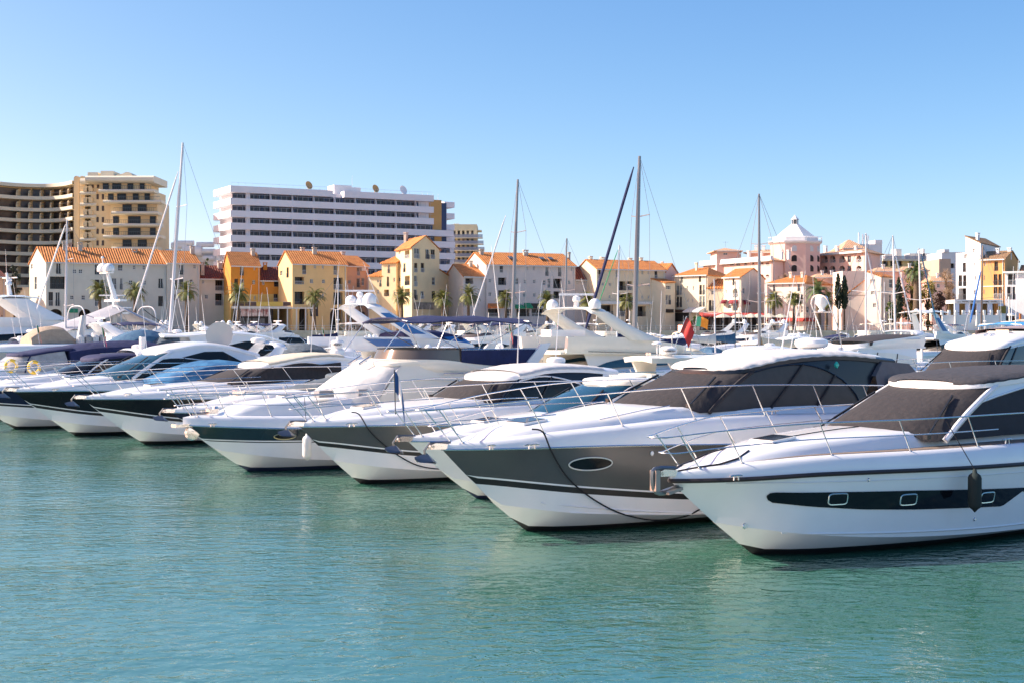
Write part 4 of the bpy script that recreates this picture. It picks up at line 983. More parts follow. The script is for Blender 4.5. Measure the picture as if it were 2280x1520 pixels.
    def chimney(s, px0, px1, py0, py1, dy=None, m=None):
        dy = s.k.y*.4 if dy is None else dy
        base = s.A+s.n*dy+s.u*(s.k.x*dy/max(.1,s.k.y)); r = ((px0+px1)/2-1140)/F
        t = (r*base.y-base.x)/(s.u.x-r*s.u.y); Y = base.y+t*s.u.y; w = (px1-px0)/F*Y; z1 = EYE+(HZ-py0)/F*Y-QZ; z0 = EYE+(HZ-py1)/F*Y-QZ-1.2
        x = t+(s.k.x*dy/max(.1,s.k.y)); mb = MB(); w *= .85
        mb.bx(x-w/2,x+w/2,dy-w*.4,dy+w*.4,z0,z1-.45); mb.bx(x-w/2-.08,x+w/2+.08,dy-w*.4-.08,dy+w*.4+.08,z1-.16,z1)
        for q in (-1,1):
            for r_ in (-1,1): mb.bx(x+q*w*.42-.06,x+q*w*.42+.06,dy+r_*w*.33-.06,dy+r_*w*.33+.06,z1-.45,z1-.16)
        mb.build('chimney', m or CH, s.root, 0)
    def zpx(s, face, px, py): return s.fp(face, px, py)[1]
    def strip(s, name, face, c0, c1, m, depth=.8, kind='box', K_=None, parent=None):
        """awning, sign or canopy fixed to a wall between two crop pixels"""
        P0, P1 = s.faces()[face]; d = (P1-P0).normalized(); nrm = Vector((d.y,-d.x))
        p = s.fp(face,*K_(c0[0],c1[1])); q = s.fp(face,*K_(c1[0],c0[1]))
        pt = lambda x,z,dp=0.: (P0.x+d.x*x+nrm.x*dp, P0.y+d.y*x+nrm.y*dp, z)
        mb = MB(); x0,x1,z0,z1 = p[0],q[0],p[1],q[1]
        if kind == 'box': mb.add([pt(x,z,dp) for dp in (.01,depth) for x,z in ((x0,z0),(x1,z0),(x1,z1),(x0,z1))],[(0,1,2,3),(4,7,6,5),(0,4,5,1),(1,5,6,2),(2,6,7,3),(3,7,4,0)])
        elif kind == 'awning': mb.add([pt(x0,z1,.02),pt(x1,z1,.02),pt(x1,z0+.25,depth),pt(x0,z0+.25,depth),pt(x1,z0,depth),pt(x0,z0,depth),pt(x0,z0,.02),pt(x1,z0,.02)],[(0,1,2,3),(3,2,4,5),(0,3,5,6),(1,7,4,2)])
        elif kind == 'dome':
            rows = [[pt(lerp(x0,x1,j/6), z0+(z1-z0)*math.cos(PI/2*i/5), .03+depth*math.sin(PI/2*i/5)*math.sin(PI*(.12+.76*j/6))) for j in range(7)] for i in range(6)]; mb.grid(rows)
        return mb.build(name, m, parent or s.root, 0)

WG = stucco('pale_grey',(.64,.61,.51)); WO = stucco('orange',(.62,.25,.035)); WY = stucco('yellow',(.76,.53,.25)); WS = stucco('salmon',(.68,.41,.26))
WY2 = stucco('warm_yellow',(.82,.63,.37)); WL = stucco('lilac_grey',(.66,.58,.53)); WB = stucco('beige',(.76,.62,.42)); WC = stucco('cream',(.76,.66,.48))
WP = stucco('pale_pink',(.80,.66,.55)); WW = stucco('white',(.80,.78,.76)); WK = stucco('rose',(.78,.52,.43)); WYL = stucco('ochre',(.62,.43,.14))
def z_at(px, py, Y): return EYE+(HZ-py)/F*Y-QZ
def W_(f, L_): return [(f,)+t for t in L_]

k1, k2, k3, k4, k5, k6, k7 = [K(i) for i in range(1,8)]
h = House('town_house','long pale grey house with orange tiled roof and ground floor arches, on the left',(102.5,250),(372,260),(65.5,259))
h.body(WG, z_at(0,584,250), W_('F',[(262,347,352,535,'d'),(547,610,457,527,'w'),(645,712,457,527,'w'),(918,997,368,548,'d'),(162,420,583,790,'l'),(920,997,633,800,'d'),(1027,1105,633,800,'d'),(1345,1390,605,800,'d'),(1205,1290,605,800,'d'),(1497,1562,643,718,'w'),(1735,1790,648,722,'w'),(137,213,843,1080,'d'),(253,332,843,1080,'d'),(502,566,898,968,'w'),(692,757,898,975,'w'),(920,1000,860,1085,'d'),(1205,1260,870,970,'d'),(1310,1390,378,485,'d'),(1565,1610,390,460,'w'),(1728,1775,390,465,'w'),(1730,1768,912,990,'w'),(135,375,1130,1300,'a'),(650,865,1130,1300,'a'),(930,1115,1135,1300,'a'),(1994,2075,610,778,'d'),(2098,2170,610,778,'d'),(1994,2075,912,1083,'d'),(2098,2175,912,1083,'d'),(1955,2150,1145,1300,'a')])+[('L',-160,-130,340,450,'w'),('L',-100,-60,585,800,'w')], k7, 'x', z_at(0,551,254.5))
h.roof('x', z_at(0,551,254.5))
h.chimney(139,146,539,568); h.chimney(173,184,540,568); h.chimney(150,160,543,560,6.5); h.chimney(293,305.5,555,572)
h.strip('shop_sign','F',(458,1125),(632,1192),M('sign_green',(.01,.24,.12),.6),.12,'box',k7)
h = House('town_house','pale grey house end with white verge and orange roof, right of the long grey house',(372,259.5),(445,263),D=9)
h.body(WG, z_at(0,586,260), W_('F',[(1595,1635,920,1008,'d'),(1722,1745,920,955,'w'),(1535,1575,1050,1140,'d'),(1597,1632,1050,1140,'d'),(1687,1718,1050,1090,'w'),(1535,1590,1180,1240,'d'),(1690,1720,1185,1225,'w')]), k1, 'x', z_at(0,560,264))
h.roof('x', z_at(0,560,264)); h.chimney(423,433,549,568); h.chimney(446,455,584,600,1.)
h = House('town_house','low pale grey house with dark red roof beside the orange house',(445,263.5),(508.5,266),D=8)
h.body(WG, z_at(0,621,264), W_('F',[(1800,1820,1055,1090,'w'),(1917,1992,1058,1150,'l'),(1825,1853,1188,1225,'w'),(1917,1985,1178,1285,'l')]), k1, 'x', z_at(0,593,268))
h.roof('x', z_at(0,593,268), TILER); h.chimney(484,497,581,600)
h = House('town_house','bright orange house with orange tiled roof',(514,258),(579,262),(497.5,266))
h.body(WO, z_at(0,592,258), W_('F',[(320,353,887,965,'d'),(435,452,887,920,'w'),(273,305,993,1090,'d'),(320,353,993,1090,'d'),(425,450,1005,1040,'w'),(437,452,1138,1172,'w')]), k2, 'x', z_at(0,562,262), lowm=WYL, zlow=z_at(0,655,258))
h.roof('x', z_at(0,562,262)); h.chimney(558,567.5,554,574); 
h = House('town_house','lower orange house wing with dark red roof and terrace in front',(579,262.5),(634,264),D=8)
h.body(WO, z_at(0,625,262.5), W_('F',[(507,527,1012,1045,'w'),(608,683,1012,1060,'l'),(605,640,1122,1185,'d'),(652,683,1122,1185,'d')]), k2, 'x', z_at(0,596,266), lowm=WYL, zlow=z_at(0,655,262))
h.roof('x', z_at(0,596,266), TILER); h.chimney(585.5,595,585,602, m=WO)
# terrace and pergola with posters before the orange house
t = thing('shop_terrace','ochre terrace over a poster covered shop front with white pergola, below the orange house','terrace',(0,0,0))
a, b = at(533,727,252), at(667,727,255); c0 = at(517,727,253)
ph = math.atan2(b.y-c0.y,b.x-c0.x); t.location = (c0.x,c0.y,QZ); t.rotation_euler[2] = ph; Wt = (b-c0).length
zt0 = z_at(0,682,252); zt1 = z_at(0,672,252)
MB().bx(0,Wt,0,8,zt0-.4,zt0).build('terrace_slab', FRW, t, 0)
MB().bx(Wt*.36,Wt*.75,-.1,.1,zt0,zt1).build('parapet', M('ochre_panel',(.62,.43,.10),.8), t, 0)
for x0,x1 in ((0,Wt*.36),(Wt*.75,Wt)):
    n = max(2,int((x1-x0)/1.1))
    for i in range(n): xa = lerp(x0,x1,i/n); mb = MB(); mb.bx(xa+.06,lerp(x0,x1,(i+1)/n)-.06,-.05,.05,zt0+.05,zt1-.05); mb.build('railing_panel', M('panel_brown',(.09,.05,.04),.4), t, 0)
    MB().bx(x0,x1,-.06,.06,zt1-.05,zt1).build('handrail', FRW, t, 0)
MB().bx(.2,Wt*.6,.2,7,0,zt0-.4).build('shop_front', DARK, t, 0)
for i in range(6):
    xa = Wt*(.04+.085*i); MB().bx(xa,xa+Wt*.075,.05,.15,zt0-1.9,zt0-.5).build('poster', [M('poster_white',(.6,.56,.54),.7,noise=.8,nscale=1.2,col2=(.25,.05,.04)),M('poster_dark',(.06,.05,.06),.6,noise=.8,nscale=1.,col2=(.3,.3,.3))][i in (0,)], t, 0)
for i in range(4): xa = Wt*(.10+.1*i); mb = MB(); mb.bx(xa,xa+1.0,.1,.18,.1,2.3); mb.build('shop_window', PANEL, t, 0)
for i in range(6): xa = Wt*(.55+.135*i); MB().bx(xa-.12,xa+.12,-2.2,-1.96,0,zt0-.5).build('pergola_post', FRW, t, 0)
mb = MB(); mb.bx(0,Wt*1.25,-2.3,-2.0,zt0-.5,zt0-.25)
for i in range(22): xa = Wt*1.25*i/22; mb.bx(xa,xa+.1,-2.9,.2,zt0-.24,zt0-.1)
mb.build('pergola_beam', FRW, t, 0)
h = House('town_house','yellow house with orange roof, two chimneys and round ground floor arches',(651,254),(772,259),(620,262))
h.body(WY, z_at(0,588,254), W_('F',[(847,880,875,955,'d'),(945,965,875,905,'w'),(1013,1030,878,908,'w'),(1112,1142,878,960,'d'),(785,862,978,1040,'l'),(912,940,995,1030,'w'),(1013,1040,1000,1030,'w'),(1112,1190,985,1085,'l'),(783,865,1103,1208,'l'),(1013,1030,1120,1160,'w'),(1112,1188,1108,1212,'l'),(820,895,1235,1330,'a'),(1083,1195,1240,1330,'a')])+[('L',660,680,925,965,'w'),('L',715,733,895,985,'d')], k2, 'x', z_at(0,560,258))
h.roof('x', z_at(0,560,258)); h.chimney(669,678.5,551,562,6); h.chimney(695,705.5,551,570)
h.strip('shop_sign','F',(915,1215),(980,1310),M('sign_black',(.02,.02,.03),.5),.12,'box',k2)
h = House('town_house','salmon pink house between the yellow house and the yellow tower house',(772,262),(820,265),D=9)
h.body(WS, z_at(0,593,263), W_('F',[(1310,1335,895,965,'d'),(1233,1258,1005,1035,'w'),(1308,1337,988,1065,'d'),(1350,1373,988,1050,'w'),(1308,1337,1100,1180,'d'),(1350,1373,1100,1150,'w')]), k2, 'x', z_at(0,571,267))
h.roof('x', z_at(0,571,267), x0=-3); h.chimney(758,768,561,573,6)
h.strip('air_conditioner','F',(1342,900),(1375,925),FRW,.35,'box',k2)
# yellow tower house and its stepped wings
h = House('tower_house','tall yellow tower house with an orange gabled roof','' or (917,248),(978.5,256),(881.5,258))
h.body(WY2, z_at(0,553,250), W_('F',[(1793,1840,733,820,'d'),(1890,1923,742,825,'d'),(1933,1970,742,825,'d'),(1795,1822,860,938,'d'),(1850,1880,860,938,'d'),(1795,1822,965,1058,'d'),(1945,1975,980,1045,'w'),(1793,1822,1083,1172,'d'),(1850,1880,1098,1162,'d'),(1943,1975,1098,1178,'d')])+W_('L',[(1715,1755,750,825,'l'),(1703,1722,860,940,'d'),(1715,1757,965,1050,'l'),(1715,1757,1075,1140,'l'),(1663,1680,755,785,'w'),(1663,1680,983,1015,'w'),(1660,1670,1100,1135,'w')]), k2, 'y', z_at(0,526,252))
h.roof('y', z_at(0,526,252), o=.5); h.chimney(899,908.5,518,535,8)
h.strip('terrace_rail','F',(1790,1195),(1960,1250),M('stone_cladding',(.35,.30,.25),.9,noise=.7,nscale=.8),.1,'box',k2)
h = House('tower_house','middle step of the yellow tower house, with an orange lean-to roof',(850,256.5),(882,255),D=8)
zz = z_at(0,588,256); h.body(WY2, zz, W_('F',[(1570,1587,870,945,'d'),(1563,1580,975,1058,'d'),(1618,1632,985,1018,'w'),(1540,1580,1085,1140,'l'),(1620,1635,1100,1135,'w')]), k2, mono=[zz,zz,zz+3.6,zz])
h.roof('mono', [zz,zz,zz+3.7,zz])
h = House('tower_house','lowest step of the yellow tower house, nearest the salmon house',(821,258),(850.5,256.8),D=8)
zz = z_at(0,617,257); h.body(WY2, zz, W_('F',[(1480,1495,1000,1025,'w'),(1500,1517,1000,1060,'d'),(1480,1495,1085,1120,'w')]), k2, mono=[zz,zz,zz+3.0,zz])
h.roof('mono', [zz,zz,zz+3.1,zz])
h = House('tower_house','right hand step of the yellow tower house, its roof falling to the right',(978.6,256.1),(998,259),D=7)
zz = z_at(0,614,257); h.body(WY2, zz, (), k2, mono=[zz+1.,zz-.0,zz,zz+1.])
h.roof('mono', [zz+1.05,zz,zz,zz+1.05], o=.15)
# lilac long house
h = House('town_house','low cream house wing with orange roof between the yellow tower and the lilac house',(1031.5,250),(1083,253),(990,262))
h.body(WL, z_at(0,616,250), W_('F',[(345,413,563,610,'l'),(343,370,665,695,'d'),(385,413,665,700,'d')]), k3, 'x', z_at(0,589,255))
h.roof('x', z_at(0,589,255)); h.chimney(1044,1052,581,598)
h = House('town_house','long lilac grey house with an orange roof and skylights above small shops',(1083,252.5),(1281,259),(1032,264))
h.body(WL, z_at(0,590,253), W_('F',[(553,567,447,480,'w'),(887,900,455,487,'w'),(947,962,458,488,'w'),(1058,1085,460,540,'d'),(1172,1198,462,545,'d'),(775,792,455,520,'d'),(650,680,450,510,'d'),(1283,1298,465,498,'w'),(553,575,565,600,'w'),(637,707,555,620,'l'),(783,817,560,615,'w'),(865,888,572,608,'w'),(948,970,575,608,'w'),(1035,1060,578,622,'w'),(1077,1103,563,648,'d'),(1128,1205,565,650,'l'),(1260,1278,580,615,'w'),(460+90,487+90,685,720,'w'),(637,707,668,745,'l'),(857,883,693,727,'w'),(948,970,693,727,'w'),(1035,1103,675,742,'l'),(1130,1190,678,740,'l'),(1260,1275,690,720,'w'),(545,650,835,900,'l'),(700,770,835,900,'l'),(800,915,835,900,'l'),(935,1045,835,900,'l'),(1075,1200,835,900,'l')]), k3, 'x', z_at(0,563,258))
h.roof('x', z_at(0,563,258)); h.chimney(1067.5,1077,555,575); h.chimney(1164,1176,557,578); h.chimney(1264.5,1270,562,580)
h.strip('awning','F',(545,785),(660,828),ORANGE,1.6,'awning',k3); h.strip('awning','F',(787,795),(850,832),GREENC,1.5,'awning',k3); h.strip('awning','F',(868,780),(922,830),GREENC,1.5,'awning',k3)
h.strip('shop_sign','F',(928,785),(1050,832),BLACK,.3,'box',k3); shop_ = h.root; sx_, sz_ = h.fp('F',*k3(1018,822))
for px,py in ((1137,573),(1207,576),(1227,571)):
    t_, z_ = h.fp('F',px,py); mb = MB(); mb.box((t_+1.0,2.6,h.ze+1.55),(1.0,1.3,.12),rx=math.atan2(z_at(0,563,258)-h.ze,h.k.y/2)); mb.build('skylight', [PANEL], h.root, 0)
h = House('town_house','low lilac house with dark red roof right of the long lilac house',(1281,259.5),(1329,261),D=8)
h.body(WL, z_at(0,623,259), W_('F',[(1335,1347,585,610,'w'),(1455,1478,585,660,'d'),(1410,1438,688,745,'d'),(1455,1480,688,745,'d')]), k3, 'x', z_at(0,596,264)); h.roof('x', z_at(0,596,264), TILER)
h = House('town_house','long beige house with orange roof and four small chimneys, behind the blue furled sail',(1307.5+21,255),(1481,262),(1283,266))
h.body(WB, z_at(0,599,255), W_('F',[(1530,1550,487,560,'d'),(1683,1700,487,555,'d'),(2030,2055,495,562,'d'),(1622,1635,490,515,'w'),(1913,1928,497,525,'w'),(1968,1983,497,525,'w'),(1712,1775,588,668,'l'),(1780,1830,588,668,'l'),(2043,2112,595,672,'l'),(1560,1580,598,625,'w'),(1622,1642,598,628,'w'),(1908,1928,605,632,'w'),(1970,1990,605,632,'w'),(1712,1775,692,768,'l'),(1780,1830,692,768,'l'),(2043,2112,700,765,'l'),(1622,1635,710,738,'w'),(1912,1928,715,742,'w'),(1970,1985,715,740,'w'),(1540,1660,800,900,'l'),(1700,1800,800,900,'l'),(1850,1950,810,900,'l'),(2000,2100,835,900,'l')]), k3, 'x', z_at(0,579,260))
h.roof('x', z_at(0,579,260)); 
for a,b,c in ((1311,1319,571),(1336,1345.5,573),(1399,1407,575),(1423,1431,574)): h.chimney(a,b,c,c+8,6, m=WC)
h.strip('awning','F',(2020,785),(2112,830),M('magenta',(.45,.03,.20),.7),1.2,'awning',k3)
h.strip('shop_canopy','F',(1440,770),(1990,790),FRW,.8,'box',k3)
h = House('town_house','narrow pink gabled house beside the long beige house',(1481,264),(1508,268),D=9)
h.body(WP, z_at(0,607,264), (), k3, 'y', z_at(0,588,266)); h.roof('y', z_at(0,588,266), o=.2); h.chimney(1472,1477,583,590,3,WP)
h = House('town_house','small cream annex under a little orange roof, left of the pale yellow house',(1481,258),(1503,260),D=6)
zz = z_at(0,632,258); h.body(WC, zz, W_('F',[(168,218,997,1035,'w'),(163,190,1100,1210,'d'),(196,222,1100,1210,'d')]), k4, mono=[zz,zz+.2,zz+1.8,zz+1.6]); h.roof('mono',[zz,zz+.2,zz+1.8,zz+1.6],o=.2)
h.strip('shop_canopy','F',(165,1262),(240,1300),DARK,.3,'box',k4)
h = House('town_house','pale yellow house with orange hip roof and tall paired windows',(1501,262),(1575,256),(1624,268),side='R')
h.body(WC, z_at(0,613,258), W_('F',[(330,355,890,965,'d'),(537,560,875,955,'d'),(400,412,880,905,'w'),(470,482,880,905,'w'),(285,312,993,1103,'d'),(320,345,993,1103,'d'),(543,570,988,1098,'d'),(580,605,988,1098,'d'),(400,415,1003,1045,'w'),(470,483,1003,1045,'w'),(285,312,1122,1240,'d'),(320,345,1122,1240,'d'),(543,570,1115,1235,'d'),(580,605,1115,1235,'d'),(410,425,1143,1180,'w'),(460,475,1143,1180,'w')]), k4)
h.roof('hip', z_at(0,594,260), inset=.3); h.chimney(1548,1553.5,585,597,4,WC); 
h.strip('shop_sign','F',(250,1265),(425,1300),M('sign_brown',(.10,.05,.03),.6),.3,'box',k4); h.strip('shop_window','F',(255,1302),(425,1400),DARK,.12,'box',k4); h.strip('awning','F',(430,1240),(610,1300),FRW,2.,'awning',k4)
h = House('town_house','cream lean-to wing with orange roof between the pale yellow and burgundy awning houses',(1576,255.5),(1611,254.5),D=6)
zz = z_at(0,644,255); h.body(WC, zz, W_('F',[(640,670,1052,1098,'w'),(675,705,1052,1098,'w'),(650,678,1160,1280,'d'),(683,710,1160,1280,'d')]), k4, mono=[zz,zz,zz+2.,zz+2.]); h.roof('mono',[zz,zz+.0,zz+2.,zz+2.],o=.2)
h = House('town_house','cream house with three burgundy awnings and a sloping roofline to the right',(1611,253),(1650,249),(1703,262),side='R')
zz = z_at(0,617,250); zr_ = z_at(0,598,254)
h.body(stucco('cream_light',(.80,.71,.55)), zz, W_('F',[(917,937,915,992,'d'),(840,852,1043,1075,'w'),(918,975,1027,1130,'v'),(863,905,1165,1255,'w'),(918,975,1170,1280,'d')])+W_('R',[(1030,1055,1023,1085,'w')]), k4, 'x', zr_)
h.roof('x', zr_)
for a_,b_ in (((803,1155),(858,1200)),((890,1155),(985,1200))): h.strip('awning','F',a_,b_,M('burgundy',(.22,.02,.03),.8),1.0,'dome',k4)
h.strip('awning','R',(1025,1160),(1082,1210),M('burgundy'),1.0,'dome',k4)
# restaurant front
t = thing('restaurant_terrace','dark restaurant terrace with a long red awning below the burgundy awning house','restaurant',at(1563,727,246)+Vector((0,0,QZ-EYE)))
Wt = (at(1705,727,246)-at(1563,727,246)).x; zt = z_at(0,702,246)
for i in range(15): MB().bx(Wt*i/14-.06,Wt*i/14+.06,0,.12,0,zt-.3).build('post', FRD, t, 0)
MB().prism([(0,-.4,zt-.35),(0,-.4,zt-.1),(0,3.4,zt+.5),(0,3.4,zt+.2)],(Wt,0,0)).build('awning', M('restaurant_red',(.42,.05,.035),.8), t, 0)
MB().bx(0,Wt,3.2,3.4,0,zt).build('back_wall', DARK, t, 0)
for i in range(7): MB().bx(Wt*(i+.2)/7,Wt*(i+.8)/7,3.05,3.15,.4,2.2).build('glazing', PANEL if i%2 else PANE, t, 0)
MB().bx(0,Wt,-.2,-.1,.9,1.0).build('handrail', FRD, t, 0)
h = House('town_house','pale pink house with orange hip roof and a red strip along its foot',(1708,251),(1793,246),(1851,259),side='R')
h.body(WP, z_at(0,631,250), W_('F',[(1375,1398,980,1068,'d'),(1650,1680,975,1060,'d'),(1480,1493,975,1010,'w'),(1555,1570,975,1008,'w'),(1338,1370,1100,1190,'d'),(1378,1408,1100,1190,'d'),(1643,1675,1095,1203,'d'),(1682,1712,1095,1203,'d'),(1480,1492,1108,1150,'w'),(1555,1567,1108,1145,'w'),(1343,1368,1235,1300,'w'),(1643,1675,1228,1348,'d'),(1682,1712,1228,1300,'w'),(1483,1498,1250,1290,'w'),(1545,1560,1250,1290,'w')])+W_('R',[(1750,1782,1232,1300,'w'),(1808,1840,1245,1305,'w')]), k4)
h.roof('hip', z_at(0,613,253), inset=.30)
for a,b in ((1757,1764),(1783,1789)): h.chimney(a,b,606,614,5,WP)
h.strip('awning','F',(1325,1358),(1735,1400),M('restaurant_red'),.8,'awning',k4); h.strip('awning','R',(1745,1358),(1855,1400),M('restaurant_red'),.8,'awning',k4)
# peaked pink houses
h = House('town_house','pink peaked house with an orange roof, left of the slim cypress',(1929,246),(1962,244),(1990.5,254),side='R')
h.body(WP, z_at(0,618,245), W_('F',[(443,465,925,970,'w'),(475,500,925,970,'w'),(452,492,1058,1095,'w'),(475,510,1195,1240,'w')])+W_('R',[(655,697,925,1020,'w'),(655,675,1100,1180,'w')]), k5, mono=[z_at(0,604,245),z_at(0,618,245),z_at(0,618,250),z_at(0,606,250)])
h.roof('mono',[z_at(0,604,245),z_at(0,618,245),z_at(0,618,250),z_at(0,606,250)],o=.2)
h = House('town_house','pink house with a long orange roof sweeping down to the left',(1882,248),(1930,247),D=8)
zz = z_at(0,660,248); h.body(WP, zz, W_('F',[(203,225,1130,1160,'w'),(355,388,1062,1100,'w')]), k5, mono=[zz,z_at(0,622,248),z_at(0,622,252),zz])
h.roof('mono',[zz,z_at(0,621,248),z_at(0,621,252),zz],o=.2)
h = House('town_house','tall pink block behind the sweeping orange roof',(1876,262),(1930,262),D=8); h.body(WP, z_at(0,604,262), (), k5)
# white, orange and balcony houses on the right
h = House('town_house','white house with tall windows at the right, its tower topped by a brown tiled roof',(2128.5,246),(2183,241),(2227,256),side='R')
zz = z_at(0,563,244)
h.body(WW, zz, W_('F',[(422,467,420,480,'w'),(563,585,535,590,'w'),(403,447,540,675,'d'),(575,600,730,785,'w'),(343,393,717,875,'d'),(407,455,717,875,'d'),(343,452,900,1065,'l'),(558,595,928,995,'w')]), k6)
h2_ = House('roof_tower','white stair tower with a steep brown roof on top of the white house',(2150,247),(2183,242.5),(2226,258),side='R')
zz2 = z_at(0,543,243); h2_.body(WW, zz2, W_('F',[(535,577,338,412,'w')]), k6, mono=[z_at(0,527,246),zz2,z_at(0,548,252),z_at(0,528,254)]); h2_.roof('mono',[z_at(0,526,246),zz2,z_at(0,548,252),z_at(0,527,254)],TILEB,o=.15); h2_.chimney(2173,2181,519,532,3,WW)
h = House('town_house','ochre orange house with brown tiled roof, second from the right edge',(2183,241),(2237,238),(2268,250),side='R')
WO2 = stucco('ochre_orange',(.66,.34,.12))
h.body(WO2, z_at(0,578,240), W_('F',[(705,730,528,588,'w'),(848,900,523,658,'d'),(700,715,722,787,'w'),(838,893,703,860,'d'),(905,952,703,860,'d'),(697,712,922,982,'w'),(838,895,885,1057,'d'),(903,955,885,1057,'d')]), k6, 'x', z_at(0,560,244))
h.roof('x', z_at(0,560,244), TILEB); h.chimney(2218,2225,553,566,4,WW); h.chimney(2243.5,2252,552,564,6,WW)
h.strip('floor_band','F',(650,865),(985,882),WW,.06,'box',k6)
h = House('balcony_house','white house with glazed balcony at the right edge',(2237.5,238),(2300,236),D=9)
h.body(WW, z_at(0,607,237), W_('F',[(1037,1140,700,855,'l'),(1028,1080,880,1060,'d'),(1090,1140,880,1060,'d')]), k6)
h.roof('x', z_at(0,592,240), TILEB, x0=2.5, fascia=False); h.strip('eaves_beam','F',(975,660),(1290,690),WW,.5,'box',k6)
# restaurant under the white houses
t = thing('waterside_restaurant','long white restaurant canopy with lettering and blue pillars under the white and ochre houses','restaurant',at(2126,727,235.5)+Vector((0,0,QZ-EYE)))
Wt = (at(2232,727,235.5)-at(2126,727,235.5)).x; z0,z1 = z_at(0,676,235.5), z_at(0,668,235.5)
rest_, Wr_, zr0_ = t, Wt, z0; MB().bx(0,Wt,0,5,z0,z1).build('canopy', WW, t, 0); MB().bx(.2,Wt,3.8,4,0,z0).build('back_wall', M('ochre_back',(.25,.17,.07),.8,noise=.5,nscale=.3), t, 0)
for i in range(5): MB().bx(Wt*i/4.3+.1,Wt*i/4.3+.9,.4,.8,0,z0).build('pillar', M('pillar_blue',(.55,.64,.80),.7), t, 0)
for i in range(4): MB().bx(Wt*(i+.35)/4.3,Wt*(i+.95)/4.3,3.6,3.75,.2,2.3).build('glazing', PANE, t, 0)
t2 = thing('garden_wall','low white wall with posts along the quay before the white restaurant','wall',at(2098,727,233.5)+Vector((0,0,QZ-EYE)))
Wt = (at(2224,727,233.5)-at(2098,727,233.5)).x; MB().bx(0,Wt,0,.3,0,2.75).build('wall', WW, t2, 0); MB().bx(0,Wt,.05,.2,3.15,3.22).build('handrail', IRON, t2, 0)
for i in range(9): MB().bx(Wt*i/8-.2,Wt*i/8+.2,-.05,.35,2.75,3.6).build('post', WW, t2, 0)
t = thing('kiosk','white kiosk with an olive sign panel at the right of the restaurant','kiosk',at(2224,727,234)+Vector((0,0,QZ-EYE)))
MB().bx(0,1.2,0,2,0,3.0).build('counter', WW, t, 0); MB().bx(0,1.2,-.1,.05,3.05,4.3).build('sign_panel', M('olive_sign',(.20,.15,.02),.6), t, 0)
MB().bx(3.6,3.9,-.1,.2,0,3.0).build('post', ORANGE, t, 0); MB().bx(1.3,3.5,1.5,1.7,0,2.6).build('glazing', PANE, t, 0)

def txt(s, parent, loc, size, m, rz=0., name='lettering'):
    c = bpy.data.curves.new(name,'FONT'); c.body = s; c.size = size; c.extrude = .02; c.align_x = 'CENTER'; c.align_y = 'CENTER'
    o = bpy.data.objects.new(name, c); COL.objects.link(o); c.materials.append(m)
    me = bpy.data.meshes.new_from_object(o); bpy.data.objects.remove(o); o = bpy.data.objects.new(name, me); COL.objects.link(o)
    o.parent = parent; o.location = loc; o.rotation_euler = (R(90),0,rz); return o


for i in range(9): MB().bx(Wr_*(.05+.1*i),Wr_*(.05+.1*i)+.7+.3*(i%3),-.03,-.004,zr0_+.18,zr0_+.30+.1*(i%2)).build('sign_marks', M('sign_grey',(.35,.30,.26),.8), rest_, 0)
txt('PORT', shop_, (sx_,-.42,sz_), .75, WHITE)
